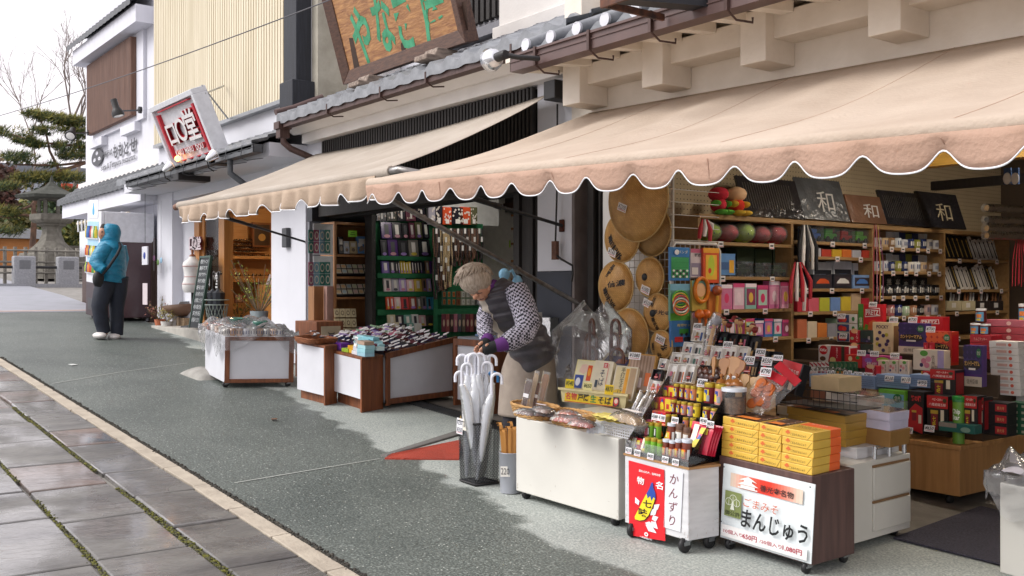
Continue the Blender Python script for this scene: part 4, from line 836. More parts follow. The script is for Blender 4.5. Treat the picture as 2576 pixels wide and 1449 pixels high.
it+=[('p',[(.12,.42),(.17,.42),(.155,.50),(.15,.53),(.14,.53),(.135,.50)],'dfe3d4'),('t','ごまみそ',.46,.57,.38,.12,'c4582e',dict(shear=.12)),('t','まんじゅう',.61,.35,.72,.25,'15171a',dict(bold=.02,shear=.1)),('r',.03,.04,.97,.20,'e8e6e4'),('t','10個入り',.17,.12,.22,.055,'b02a44',{}),('t','650円',.36,.12,.16,.075,'b02a44',dict(bold=.012)),('t','/20個入り',.59,.12,.24,.055,'b02a44',{}),('t','1,080円',.82,.12,.2,.075,'b02a44',dict(bold=.012)),('e',.03,.965,.008,.01,'55565a'),('e',.97,.965,.008,.01,'55565a'),('e',.03,.23,.008,.01,'55565a')]
deco(mb,PW,PH,it,.0006);wp(mb,'print',sg)
# --- counter 4: cream drawer unit behind the walnut cart
k4=Cart((1880,1330),(2118,1399),(2290,1347),.045,.47)
t4=thing('drawer_counter','cream drawer counter on casters with a short chrome rail','counter',k4.T0)
wp(k4.body(MB(LAM)),'body',t4,bev=.004);FR4=k4.right()
for v0,v1,lo in((1120,1243,0),(1258,1352,1)):
 a=onF(2178,v0+(20 if not lo else 22),FR4);b=onF(2284,v1-(20 if lo else 12),FR4)
for y0,y1 in((.04,.19),(.215,.385)):
 mb=MB(LAM);mb.T=FR4;mb.box(k4.d*.42,y0,.001,k4.d*.97,y1,.014);dr=wp(mb,'drawer',t4,bev=.003)
 mb=MB(C('8a6a48'));mb.T=FR4;mb.box(k4.d*.42,y1+.001,.001,k4.d*.97,y1+.014,.006);wp(mb,'finger_pull',dr)
for a,b in((.9,.1),(.9,.92),(.1,.9)):caster(k4,a,b,t4,.03)
mb=MB(CHROME)
for b in(.5,.72,.95):p=k4.P(.97,b,k4.h1);mb.tube([p,p+UPZ*.07],.013,10)
mb.tube([k4.P(.97,.5,k4.h1+.055),k4.P(.97,.95,k4.h1+.055)],.008,8);wp(mb,'rail',t4)
wp(k4.body(MB(LAMW),.3,.9,.35,.98,k4.h1+.0005,k4.h1+.06),'riser',t4,bev=.003)
def scuffs(cart,par,seed,n=26):
 g=random.Random(seed);mb=MB()
 for F,w in((cart.front(-.0012),cart.w),(cart.right()@T(0,0,.0012),cart.d)):
  mb.T=F
  for i in range(n):
   x=g.choice((g.uniform(.01,w-.01),w*.985,w*.01));y=abs(g.gauss(0,.05))+.004 if g.random()<.7 else g.uniform(.02,cart.h1-cart.h0-.02);l=g.uniform(.004,.022);q=g.uniform(.0008,.0022);mb.use(C(g.choice(('8a7a68','6f6358','a09486','9a6a48')),.8))
   a,b=(l,q)if g.random()<.5 else(q,l);x=min(max(x,.003),w-a-.003);mb.add([(x,y,0),(x+a,y+q,0),(x+a*.9,y+b,0),(x+q*.3,y+b*.8,0)],[(0,1,2,3)])
 mb.T=None;wp(mb,'stain',par)
for c_,t_,s_ in((k1,t1,1),(k2,t2,2),(k4,t4,3)):scuffs(c_,t_,s_)
# --- goods on cart 3: fifteen gold manju boxes
GOLD=mat('gold_paper','e3b94e',.34,var=.08,vs=9,metal=.08,bump=.06,bs=12);ORG=mat('orange_paper','f06a30',.4,var=.05)
BH=.0425;zt=k3.ex.cross(k3.sd)
c3=local(k3.front(0),(1806,1135),(1914,1155),(1972,1168),(2033,1190));col_x=[(.004,c3[1][0]-.003),(c3[1][0],c3[2][0]-.002),(c3[2][0],k3.w-.01)]
nm=['wide left','middle','right'];hn=['bottom','second lowest','middle','second highest','top']
for ci,(xa,xb)in enumerate(col_x):
 for r in range(5):
  jx,jy=rnd.uniform(-.004,.004),rnd.uniform(.0,.008);dp=.26;w=xb-xa
  Fr=k3.top(0,0)@T(xa+jx*.4,.008+jy,.0006+BH*r,rz=rnd.uniform(-.6,.6))
  mb=MB(GOLD);mb.box(0,0,0,w,dp*.62 if ci==2 else dp,BH-.0012)
  if ci==2:mb.use(ORG).box(0,dp*.62,0,w,dp,BH-.0012)
  o=mb.build('manju_box',Tm=Fr,bev=.003);tag(o,'gold-wrapped manju box, %s of the %s stack on the walnut cart%s'%(hn[r],nm[ci],', orange band' if ci==2 else ''),'box','gold manju boxes on the walnut cart')
  pm=MB();pm.T=FF(w/2,-.0005,0);cx=.28 if ci==0 else.2
  for ex,ey in((-.012,.55),(.012,.55),(0,.72)):pm.use(C('e2703a'));deco(pm,w,BH,[('e',cx+ex/w*.6,ey,.006/w,.13,'e0703c')])
  deco(pm,w,BH,[('r',cx-.002/w,.3,cx+.002/w,.55,'e0703c'),('t','ごまみそまんじゅう',cx+.34,.42,.5,.3,'3a3020',dict(shear=.15))]);pm.T=None
  fd=.82;pm.use(C('8a6c22'));pm.add([(w*fd,-.0008,.002),(w*fd+.003,-.0008,.002),(w-.002,-.0008,BH-.004),(w-.005,-.0008,BH-.004)],[(0,1,2,3)]);pm.build('print',o)
  if r==4 and ci<2:
   mb=MB(C('4b3424',.5));mb.box(.012,.014,BH-.0011,w-.012,dp-.012,BH+.0006);q=mb.build('window',o);mb=MB()
   for a in range(3 if ci==0 else 2):
    for b in range(4):mb.use(C('6a4a34',.4)).ball((.03+a*(w-.06)/(2 if ci==0 else 1),.04+b*.055,BH+.0005),(.02,.02,.006),10,4)
   mb.use(C('f08a3a')).add([(w*.3,.012,BH+.008),(w*.9,.012,BH+.008),(w*.85,.07,BH+.008),(w*.35,.07,BH+.008)],[(0,1,2,3)]);mb.build('manju',q)
  if r==4 and ci==2:
   pm=MB();pm.T=FT(w/2,0,BH);deco(pm,w,dp,[('t','ごまみそまんじゅう',.5,.36,.75,.3,'3a3020',dict(vert=False,shear=.1)),('t','善光寺名物',.5,.8,.5,.06,'fbe6da',{})]);pm.build('top_print',o)
def flatbox(Fr,w,d,h,col,name,lb,cat='box',top=None,grp=None,m=None):
 o=MB(m or C(col,.4)).box(-w/2,0,0,w/2,d,h).build(name,Tm=Fr,bev=.002);tag(o,lb,cat,grp)
 if top:mb=MB();mb.T=FT(0,0,h);deco(mb,w,d,top);mb.build('print',o)
 return o
BRG=mat('bronze_paper','b08a3c',.4,metal=.08,var=.08);zb=k4.h1-k3.h1
for ci,a in enumerate((.36,.66)):
 for r in range(4):
  p=k4.P(a,.3,k4.h1+.0605+r*.043);Fr=M.Translation(p)@k4.top(0,0).to_3x3().to_4x4()
  o=flatbox(Fr@T(rnd.uniform(-.004,.004),0,0,rz=rnd.uniform(-1,1)),.19,.24,.042,'','bronze_box','bronze sweet box, %s of the %s pile behind the gold boxes'%(['bottom','second','third','top'][r],['left','right'][ci]),m=BRG,grp='bronze sweet boxes on the counter',top=[('r',.06,.06,.94,.94,'3c2a1e'),('r',.12,.1,.55,.4,'d9742e'),('e',.7,.6,.14,.1,'6a4a34'),('e',.35,.7,.14,.1,'6a4a34')]if r==3 else None)
p=k4.P(.84,.62,k4.h1+.0605);q0=k4.top(0,0).to_3x3().to_4x4()
flatbox(M.Translation(p)@q0,.24,.22,.09,'a5773d','kraft_box','kraft brown carton under the lavender boxes on the drawer counter',m=mat('kraft','96703c',.6))
for r in range(2):
 flatbox(M.Translation(p+UPZ*(.091+r*.05))@q0@T(rz=1-2*r),.235,.215,.049,'c9c6dc','lavender_box','lavender-white sweet box, %s of two on the kraft carton'%['lower','upper'][r],grp='lavender boxes',top=[('r',.05,.05,.95,.95,'b98a58'),('r',.1,.3,.5,.5,'ece8e8'),('e',.7,.6,.1,.1,'9a6a3a')])
o=MB(ACR).box(-.12,0,0,.12,.2,.045).build('acrylic_cover',Tm=M.Translation(p+UPZ*.196)@q0);tag(o,'clear acrylic cover on top of the lavender boxes','cover')
for i,(a,b,h,c_,lb)in enumerate(((.30,.05,.10,'e4e0da','white flat box with red ribbon corners behind the gold stacks'),(.18,.45,.16,'cfcac2','white window box of sweets left of the bronze boxes'),(.5,.75,.25,'d8d4ce','pale window box with lilac label at the back of the counter'),(.25,.85,.24,'8a5a48','brown sweet box with printed lid at the back of the counter'))):
 p=k4.P(a,b,k4.h1+h);o=flatbox(M.Translation(p)@q0,.26,.2,.05,c_,'sweet_box',lb,top=[('r',.06,.08,.94,.92,'4a3428'),('r',.15,.15,.8,.4,'dcd8e4'),('r',.6,.55,.9,.8,'d8c23a' if i==0 else 'b98a58'),('e',.3,.68,.1,.1,'8a5a3a')])
 MB(ACR).box(-.125,.005,.0505,.125,.195,.065).build('clear_lid',o)
 if i==0:mb=MB();mb.T=FF(0,-.0006,0);deco(mb,.26,.05,[('t','落雁菓子',.5,.5,.4,.5,'3a1a1a',{}),('e',.5,.5,.1,.4,'e4b0a8')][::-1]);mb.build('front_print',o)
 MB(C('b9a183',.8)).box(-.12,.01,-h+.0,.12,.19,-.0005).build('carton',o)if h>.1 else None
# --- goods on cart 2: spice rack
zr=k2.h1+.0125
rk=thing('spice_rack','black tiered acrylic spice rack on the white plank cart','rack',M.Translation(k2.P(.5,.1,zr)))
BLK=C('17171b',.2,.4);SM=film('smoked_acrylic','20222a',.35,.05,.05)
steps=[(0,.0,.02),(1,.09,.085),(2,.165,.15),(3,.24,.215),(4,.315,.29)]
for i,dp,z in steps:
 mb=MB(BLK);mb.T=k2.top(0,0,0,.0125);mb.box(.004,dp+.012,.0005,k2.w-.004,dp+.085,z);wp(mb,'step',rk)
for x in(0,k2.w):mb=MB(SM if x else ACR);mb.T=k2.top(0,0,0,.0125);mb.prism([(0,.0),(.40,.0),(.40,.40),(.36,.40),(0,.05)],x-.002,x+.002,lambda a,b,d:(d,a,b));wp(mb,'side_panel',rk)
mb=MB(ACR);mb.T=k2.top(0,0,0,.0125);mb.box(0,-.002,.001,k2.w,.001,.075);wp(mb,'front_panel',rk)
def tin(Fr,r,h,body,lid,lb,nm='spice_tin',grp='gold-lidded spice tins on the rack',dc=(),lidh=.22,cat='tin',lidm=None,m=None):
 o=MB(m or C(body,.35)).lathe([(r*.97,0),(r,.003),(r,h*(1-lidh))],14).build(nm,Tm=Fr);tag(o,lb,cat,grp)
 MB(lidm or mat('gold_lid','b39a32',.3,metal=.5)).lathe([(r*1.03,h*(1-lidh)+.0005),(r*1.05,h*.96),(r*.98,h)],14).build('lid',o)
 if dc:
  mb=MB();n=8
  for k_,(a0,a1,z0,z1,c_)in enumerate(dc):
   rr=r+.0008+.0003*k_;mb.use(C(c_));A=[a0+(a1-a0)*i/n for i in range(n+1)]
   mb.add([(rr*math.sin(R(a)),-rr*math.cos(R(a)),h*z)for z in(z0,z1)for a in A],[(i,i+1,n+2+i,n+1+i)for i in range(n)])
  mb.build('label',o)
 return o
def rowframe(dp,z):return k2.front(dp+.045,k2.h1+.0125+z)
def tins(row,lst,dz=0):
 i,dp,z=steps[row]
 F=rowframe(dp,z)
 for u,v0,v1,w,body,lb,kw in lst:
  a=onF(u-w/2,(v0+v1)/2,F).x;b=onF(u+w/2,(v0+v1)/2,F).x;r=(b-a)/2*.86;h=onF(u,v0,F).y-onF(u,v1,F).y
  p=F@V(((a+b)/2,dz,0));tin(M.Translation(p)@k2.top(0,0).to_3x3().to_4x4()@T(rz=-20),r,h,body,None,lb,**kw)
SPC=lambda a='f0d62a',b='27489f':[(-45,45,.1,.68,a),(-14,30,.42,.66,b),(-30,12,.14,.5,'e8d43a'),(22,55,.1,.4,'9aa0a8')]
tins(4,[(1702,976,1010,15,'7a1f2c','maroon spice tin, far left of the top rack row',dict(dc=SPC())),(1717,977,1012,14,'7a1f2c','maroon spice tin, second in the top rack row',dict(dc=SPC())),(1730,979,1014,14,'d98a62','salmon spice tin beside the maroon tins, top rack row',dict(dc=SPC('d98a62'))),(1744,981,1016,15,'d98a62','salmon spice tin beside the yellow tin, top rack row',dict(dc=SPC('d98a62'))),(1762,984,1019,18,'d9bf2c','yellow spice tin in the top rack row',dict(dc=[(-40,40,.1,.7,'e0c832'),(-20,25,.25,.55,'2a2a22')])),(1784,986,1037,27,'7a1f2c','large maroon spice tin with gourd print, right side of the rack',dict(dc=SPC())),(1811,989,1041,27,'dda092','large pink spice tin at the right end of the rack',dict(dc=SPC('e2aa9c')))])
tins(3,[(1695,1010,1042,15,'7a1f2c','maroon spice tin, far left of the second rack row',dict(dc=SPC())),(1708,1012,1043,12,'7a1f2c','slim maroon spice tin in the second rack row',dict(dc=SPC())),(1721,1013,1045,15,'d98a72','salmon spice tin in the second rack row',dict(dc=SPC('d98a72'))),(1737,1016,1048,15,'d49ab0','pinkish spice tin in the second rack row',dict(dc=SPC('8fa0c8'))),(1753,1019,1052,18,'d9bf2c','yellow spice tin in the second rack row',dict(dc=[(-40,40,.1,.7,'e0c832'),(-20,25,.25,.55,'2a2a22')])),(1778,1037,1066,20,'7a1f2c','maroon tin below the large maroon tin',dict(dc=SPC())),(1797,1040,1069,20,'dda092','pink tin below the large pink tin',dict(dc=SPC('e2aa9c')))])
tins(2,[(1681,1041,1070,13,'7a6a2c','olive spice tin, far left of the third rack row',{}),(1696,1044,1075,14,'7a1f2c','maroon spice tin in the third rack row',dict(dc=SPC())),(1725,1050,1080,14,'d98a72','salmon spice tin in the third rack row',dict(dc=SPC('d98a72'))),(1743,1052,1084,15,'d9bf2c','yellow spice tin in the third rack row',{})])
JAR=mat('brown_paste','7a3b2a',.25,coat=.5);GJ=mat('green_tin','7fb83a',.35);WL=C('cfd6e0',.4)
lab=[(-50,40,.12,.55,'e06a28'),(-30,25,.2,.5,'d8c24a'),(60,90,.1,.55,'e4e4e0')]
tins(1,[(1637,1086,1124,15,'','green wasabi tin, left of two on the middle step',dict(m=GJ,dc=[(-40,30,.1,.7,'1d2a1a'),(-25,15,.2,.62,'e6eae0')],grp=None)),(1654,1087,1127,17,'','green wasabi tin, right of two on the middle step',dict(m=GJ,dc=[(-40,30,.1,.7,'1d2a1a'),(-25,15,.2,.62,'e6eae0')],grp=None)),(1689,1078,1125,22,'','tall jar of brown chilli paste with white lid on the middle step',dict(m=JAR,lidm=WL,cat='jar',nm='paste_jar',dc=lab,lidh=.16,grp=None)),(1711,1058,1107,21,'8a6a52','round-shouldered spice shaker with white label on the middle step',dict(cat='shaker',nm='spice_shaker',lidm=C('6a4a3a',.3),dc=[(-70,70,.15,.6,'e8e6e0'),(-20,10,.25,.5,'2a2a2a')],lidh=.3,grp=None)),(1729,1056,1100,18,'8a6a52','second spice shaker half hidden behind the red pouches',dict(cat='shaker',nm='spice_shaker',lidm=C('6a4a3a',.3),dc=[(-70,70,.15,.6,'e8e6e0')],lidh=.3,grp=None))])
tins(0,[(1629,1122,1160,16,'','green tin behind the clear front panel, first of three',dict(m=GJ,grp=None)),(1644,1125,1165,16,'','green tin behind the clear front panel, second of three',dict(m=GJ,grp=None)),(1660,1129,1168,16,'','green tin behind the clear front panel, third of three',dict(m=GJ,grp=None))]+[(u,v0,v1,w,'','brown paste jar with white lid, %s along the front panel'%o,dict(m=JAR,lidm=WL,cat='jar',nm='paste_jar',dc=lab,lidh=.16,grp='paste jars along the front panel'))for u,v0,v1,w,o in((1675,1119,1163,17,'first from the left'),(1691,1123,1167,17,'second from the left'),(1706,1120,1171,17,'third from the left'),(1727,1122,1178,25,'biggest and rightmost'))])
def redbox(row,u0,v0,u1,v1,col,lb,two=False):
 i,dp,z=steps[row];Fr,w,h=PF(rowframe(dp-.01,z),u0,v0,u1,v1)
 dc=[('p',[(.15+k*.5,.12),(.1+k*.5,.5),(.25+k*.5,.85),(.4+k*.5,.5),(.42+k*.5,.2)],c)for k,c in(((0,'e6cc2e'),(1,'e6cc2e'))if two else((.5,'e6cc2e'),))]
 if not two:dc=[('p',[(.3,.12),(.25,.5),(.5,.85),(.75,.5),(.7,.2)],'e6cc2e'),('p',[(.4,.7),(.5,.92),(.65,.7)],'27489f')]
 else:dc=[('r',.5,.05,.97,.95,'d8bf2a')]+dc[:1]+[('r',.62,.25,.85,.6,'c02a2a'),('p',[(.15,.7),(.25,.95),(.38,.7)],'27489f')]
 pack('spice_box',lb,'box',Fr,w,h,.05,col,dc,'red spice boxes on the rack')
redbox(4,1651,972,1668,999,'9a3a24','rust-red spice box, upper left of the rack');redbox(4,1668,972,1696,1004,'c01c2a','bright red and yellow spice box, top row',True)
redbox(3,1644,999,1658,1034,'9a3a24','rust-red spice box, second row of the rack');redbox(3,1658,1001,1688,1037,'c01c2a','bright red and yellow spice box, second row',True)
redbox(2,1640,1033,1655,1062,'9a3a24','rust-red spice box, lowest on the left');redbox(2,1655,1036,1674,1066,'c01c2a','bright red spice box half hidden by the pink pouches')
def pouch(u0,v0,u1,v1,dp,z,col,lb,n=1,dc=(),tilt=22,grp=None,ry=0):
 Fr,w,h=PF(rowframe(dp,z),u0,v0,u1,v1,tilt,ry)
 for k in range(n):
  mb=MB(C(col,.25));N=6
  f=lambda i,j:((i-.5)*w*(1-.04*math.sin(math.pi*j)),j*h,.014*math.sin(math.pi*i)**.6*math.sin(math.pi*min(1,j*1.05))**.6)
  mb.grid(f,8,8);mb.grid(lambda i,j:(f(1-i,j)[0],j*h,-.004-.006*math.sin(math.pi*i)*math.sin(math.pi*j)),8,8)
  o=mb.build('pouch',Tm=Fr@T(.004*k,.004*k,-.018*k));tag(o,lb if n==1 else '%s, %s from the front'%(lb,ORD[k]),'pouch',grp)
  if dc and k==0:q=MB();deco(q,w,h,dc,.0165);q.build('print',o)
PD=[('r',.2,.35,.42,.9,'ece6d0'),('p',[(.5,.62),(.85,.62),(.82,.82),(.52,.82)],'e2c630'),('p',[(.35,.12),(.3,.3),(.5,.5),(.68,.4),(.6,.2)],'dcc830'),('p',[(.45,.42),(.55,.6),(.66,.45)],'3a58a8')]
pouch(1602,1052,1633,1102,.12,.05,'d86a80','pink spice pouch at the left of the rack',2,PD,grp='pink pouches');pouch(1633,1059,1668,1095,.13,.07,'e2641e','orange spice pouch left of the yellow ones',3,PD,grp='orange pouches');pouch(1667,1066,1703,1122,.10,.03,'e8c822','yellow spice pouch in the middle of the rack',3,PD,grp='yellow pouches')
pouch(1722,1060,1780,1140,.07,.04,'d02844','large crimson spice pouch at the right of the rack',4,PD,24,'crimson pouches',0)
pouch(1585,1098,1608,1150,.02,.01,'c82a3a','small red pouch behind the clear panel',1,PD);pouch(1606,1098,1630,1152,.02,.01,'d8501e','small orange pouch behind the clear panel',1,PD)
for u,v,s in((1581,1141,'¥210'),(1603,1147,'¥300'),(1636,1156,'¥430'),(1673,1164,'¥540'),(1699,1171,'¥700')):
 p=onF(u,v,k2.front(-.006));tagcard(k2.front(-.006)@T(p.x,p.y,.002),s,.042,.034,'white price card %s, %s along the clear panel of the spice rack'%(s,{1581:'leftmost',1603:'second',1636:'third',1673:'fourth',1699:'rightmost'}[u]),lean=4)
for u,v,s,dp in((1647,1057,'¥380',.1),(1664,1060,'¥ 380',.1),(1697,1066,'¥600',.12),(1769,1068,'¥540',.16),(1786,1076,'¥650',.16)):
 F=k2.front(dp,0);p=onF(u,v,F);tagcard(F@T(p.x,p.y,0),s,.045,.036,'white price card %s stuck up between the spice pouches near %s'%(s,{1647:'the pink ones',1664:'the orange ones',1697:'the yellow ones',1769:'the tins',1786:'the red ones'}[u]),lean=5)
# --- more goods on cart 1
def basket(Fr,rx,ry,h,m,lb,flare=1.18,n=2.6,rings=7,name='wicker_basket'):
 o=thing(name,lb,'basket',Fr)
 se=lambda t,f,k=0:V((rx*f*math.copysign(abs(math.cos(t))**(2/n),math.cos(t)),ry*f*math.copysign(abs(math.sin(t))**(2/n),math.sin(t)),0))
 mb=MB(m);N=60
 for r in range(rings):
  f=(1+(flare-1)*r/(rings-1));z=.006+(h-.012)*r/(rings-1)
  mb.tube([se(2*math.pi*i/N,f+.03*(1 if(i+r)%2 else-1))+V((0,0,z+.003*math.sin(i*1.7+r)))for i in range(N+1)],h/rings*.52,5,cap=False)
 mb.build('weave',o)
 mb=MB(m)
 for k in(0,.5):mb.tube([se(2*math.pi*i/N,flare+.02)+V((0,0,h+.004*math.sin(i*1.3+k*6.28)))for i in range(N+1)],h*.085,5,cap=False)
 mb.build('rim',o)
 MB(m).add([tuple(se(2*math.pi*i/24,1.03)+V((0,0,.012)))for i in range(24)],[tuple(range(24))]).build('bottom',o);return o
WICK=mat('pale_wicker','c39a63',.6,col2='a87f4b',vs=30,bump=.3,bs=60);WICKR=mat('red_brown_wicker','9a5f38',.6,col2='7d4a2a',vs=30)
ROT=k1.top(0,0).to_3x3().to_4x4();ONE=lambda u,v,h=0:k1.on(u,v,h)
def at1(u,v,h=0,rz=0):return M.Translation(k1.on(u,v,h))@ROT@T(rz=rz)
basket(at1(1345,1049,rz=-4),.142,.092,.075,WICK,'pale wicker basket of brown dried snacks, left of two on the cream cart')
basket(at1(1440,1069,rz=-6),.13,.09,.072,WICK,'pale wicker basket of orange dried fruit, right of two on the cream cart')
def slab(Fr,w,d,h,col,lb,cat='snack pack',name='snack_pack',grp=None,wrap=True,lab=None):
 mb=MB(mat('food_'+col,col,.5,var=.3,vs=25,bump=.6,bs=50));mb.grid(lambda i,j:(w*(i-.5),d*(j-.5),h*(max(0,math.sin(math.pi*i)*math.sin(math.pi*j)))**.35+.003*math.sin(i*23+j*17)),14,10)
 o=mb.build(name,Tm=Fr);tag(o,lb,cat,grp)
 if wrap:MB(CLR).grid(lambda i,j:(w*1.16*(i-.5),d*1.2*(j-.5),.004+(h+.01)*(max(0,math.sin(math.pi*i)*math.sin(math.pi*j)))**.3+.005*math.sin(i*31)*math.sin(j*27)),16,12).build('wrapper',o)
 if lab:q=MB();q.T=FT(0,0,h+.016);deco(q,w,d,lab);q.T=None;q.build('label',o)
 return o
for i,(u,v,h,rz,c,lb)in enumerate(((1325,1042,.055,12,'5a3128','dark brown dried snack pack at the left of the left basket'),(1350,1042,.055,-18,'6a4034','brown dried snack pack lying across the left basket'),(1372,1046,.05,30,'4a2a24','dark snack pack at the right of the left basket'),(1365,1036,.075,5,'7a5a4a','snack pack with a pale label at the back of the left basket'))):slab(at1(u,v,h+.008,rz),.12,.08,.02,c,lb,lab=[('r',-.1,.2,.5,.5,'e4e0e6')]if i%2 else None)
for i,(u,v,h,rz,c,lb)in enumerate(((1420,1060,.055,8,'a8452a','orange-red dried fruit pack low in the right basket'),(1447,1062,.06,-8,'b8502c','orange dried fruit pack on top of the right basket'),(1465,1072,.05,14,'9c3a2a','red dried fruit pack at the right edge of the right basket'),(1430,1048,.075,-4,'c05a30','long orange dried fruit pack across the back of the right basket'))):slab(at1(u,v,h+.01,rz),.13,.075,.025,c,lb)
wbk=thing('plastic_basket','white perforated plastic basket of yellow envelopes on the cream cart','basket',at1(1555,1100,0,-5));mb=MB(C('dfe0e4',.4));BW,BD,BHh=.245,.2,.085
pr=lambda x,y,z:(x*(1+.12*z/BHh),y*(1+.12*z/BHh),z)
for s in range(4):
 for k in range(15):
  t=-.5+k/14
  for z0,z1 in((0,BHh),):
   p0=[(t*BW,0,0),(BW/2,(t+.5)*BD,0),(t*BW,BD,0),(-BW/2,(t+.5)*BD,0)][s];p1=(p0[0]*1.12,p0[1]+(-.012 if s==0 else.012 if s==2 else 0),BHh);mb.tube([p0,p1],.0035,4,sm=False)
 for z in(.006,.022,.038,.054,.07):
  f=1+.12*z/BHh;e=.012*z/BHh;c4=[(-BW/2*f,-e,z),(BW/2*f,-e,z),(BW/2*f,BD+e,z),(-BW/2*f,BD+e,z)];mb.tube([c4[s],c4[(s+1)%4]],.0035,4,sm=False)
mb.build('lattice',wbk);f=1.13;c4=[(-BW/2*f,-.013,BHh),(BW/2*f,-.013,BHh),(BW/2*f,BD+.013,BHh),(-BW/2*f,BD+.013,BHh)];mb=MB(C('dfe0e4',.4))
for s in range(4):mb.tube([c4[s],c4[(s+1)%4]],.009,6)
mb.build('rim',wbk)
for i in range(3):slab(at1(1548-i*6,1058-i*5,.09+.012*i,10-9*i),.21,.13,.012,'d9c870','pale yellow paper envelope in the white basket, %s'%('lowest','middle','top')[i],'envelope','yellow_envelope','yellow envelopes',wrap=False)
slab(at1(1578,1062,.105,-8),.2,.075,.045,'9a7a48','fat brown grain roll with a white label on the white basket','grain pack','grain_roll',wrap=True,lab=[('r',.15,.2,.85,.75,'ece6e2')])
slab(at1(1500,1088,.02,70),.11,.05,.06,'cfd4da','small white paper packet left of the white basket','packet','paper_packet',wrap=False)
tr0=k1.on(1414,1010);tr1=k1.on(1572,1028);TRX=(tr1-tr0).normalized();TRW=(tr1-tr0).length;FTR=cols(tr0,TRX,UPZ)
tr=thing('noodle_tray','cream plastic tray with a yellow lettered front holding noodle packs','tray',FTR);CRM=C('e6d9a6',.4)
mb=MB(CRM);TH=.095;mb.hexa([(0,0,-.28),(TRW,0,-.28),(TRW,0,0),(0,0,0)][::-1],[(-.012,TH,-.29),(TRW+.012,TH,-.29),(TRW+.012,TH,.012),(-.012,TH,.012)][::-1]);mb.build('tub',tr)
mb=MB(CRM);mb.box(-.025,TH-.012,.013,TRW+.025,TH+.004,.03).box(-.025,TH-.012,-.31,TRW+.025,TH+.004,-.2902);mb.build('rim',tr,bev=.003)
mb=MB();mb.T=T(TRW/2,.006,.0135,rx=-7);deco(mb,TRW*.94,TH*.8,[('r',.02,.02,.9,.98,'f0cc1e'),('r',.02,.0,.9,.06,'c8322a'),('t','名物',.13,.55,.19,.66,'d0243c',dict(bold=.018)),('t','戸隠',.34,.53,.19,.62,'15151a',dict(bold=.03)),('t','生',.51,.5,.1,.66,'1f8a4a',dict(bold=.02)),('t','そば',.7,.46,.22,.66,'15151a',dict(bold=.018)),('r',.84,.05,.94,.95,'3a3230'),('e',.89,.45,.04,.34,'d8323c'),('e',.89,.5,.028,.22,'f0d8c8')]);mb.build('banner',tr)
def trp(u0,v0,u1,v1,dp,tilt,name,lb,cat,d,col,dc,**k):Fr,w,h=PF(FTR@T(0,0,-dp),u0,v0,u1,v1,tilt);return pack(name,lb,cat,Fr,w,h/math.cos(R(tilt)),d,col,dc,**k)
trp(1437,908,1487,992,.06,24,'noodle_pack','pale yellow noodle pack with a blue band, left in the tray','noodle pack',.06,'e6dc9a',[('r',.05,.03,.95,.97,'e6e0bc'),('p',[(.2,.65),(.3,.85),(.55,.88),(.65,.7),(.45,.58)],'e8c8b8'),('r',.62,.4,.85,.85,'d8501e'),('e',.73,.65,.08,.12,'f0a02a'),('r',.06,.06,.5,.55,'28479a'),('e',.25,.35,.12,.12,'dfe4f0')])
trp(1482,910,1530,998,.05,24,'noodle_box','cream noodle box with brushed lettering, middle of the tray','noodle box',.11,'e4dcc4',[('r',.5,.8,.72,.94,'c8323c'),('t','生',.61,.87,.16,.1,'f4f0ea',{}),('t','そば',.52,.52,.26,.44,'2a3a5a',dict(vert=True)),('r',.2,.25,.34,.45,'3a4a5a'),('r',.76,.3,.79,.92,'d88a7a'),('r',.3,.03,.7,.14,'8fb09a')])
trp(1535,924,1592,1006,.03,26,'noodle_pack','shrink-wrapped noodle tray with bold lettering, right in the tray','noodle pack',.05,'ddd6c2',[('r',.06,.04,.94,.96,'d8cba0'),('r',.68,.05,.94,.95,'b59a7a'),('t','手打生そば',.38,.55,.2,.8,'2a2420',dict(vert=True)),('r',.5,.15,.64,.92,'e2a02a'),('e',.3,.2,.2,.1,'e8c43a')])
trp(1572,892,1640,985,.14,20,'soba_box','wooden-framed box of dried soba with a price card','noodle box',.05,'b88a44',[('r',.05,.04,.95,.96,'b59a86')]+[('r',.08+.06*k,.3,.11+.06*k,.94,('9a7f6c','c4ab98')[k%2])for k in range(14)]+[('r',.06,.1,.6,.36,'f0e2e6'),('r',.7,.15,.9,.5,'e2702a')])
trp(1500,895,1580,925,.2,70,'noodle_pack','flat noodle packs with blue print lying behind the tray','noodle pack',.05,'cfc8ae',[('r',.1,.2,.9,.8,'4a4a7a'),('r',.5,.3,.8,.6,'c86a4a')])
for u,v0,v1,s,c,lb in((1433,954,977,'¥540','ecd22a','yellow price card at the left end of the tray rim'),(1478,962,982,'¥650','f0e6a0','pale yellow price card ¥650 clipped to the tray rim'),(1532,968,993,'¥870','ecc81e','yellow price card at the right end of the tray rim')):
 Fr,w,h=PF(FTR@T(0,0,.032),u-11,v0,u+11,v1);tagcard(Fr,s,w,h,lb,c,False,4,'3a4a2a')
p=onF(1597,893,FTR@T(0,0,-.13));tagcard(FTR@T(p.x,p.y-.03,-.12),'¥1080',.085,.05,'white price card ¥1080 on the framed soba',lean=18)
g=random.Random(4)
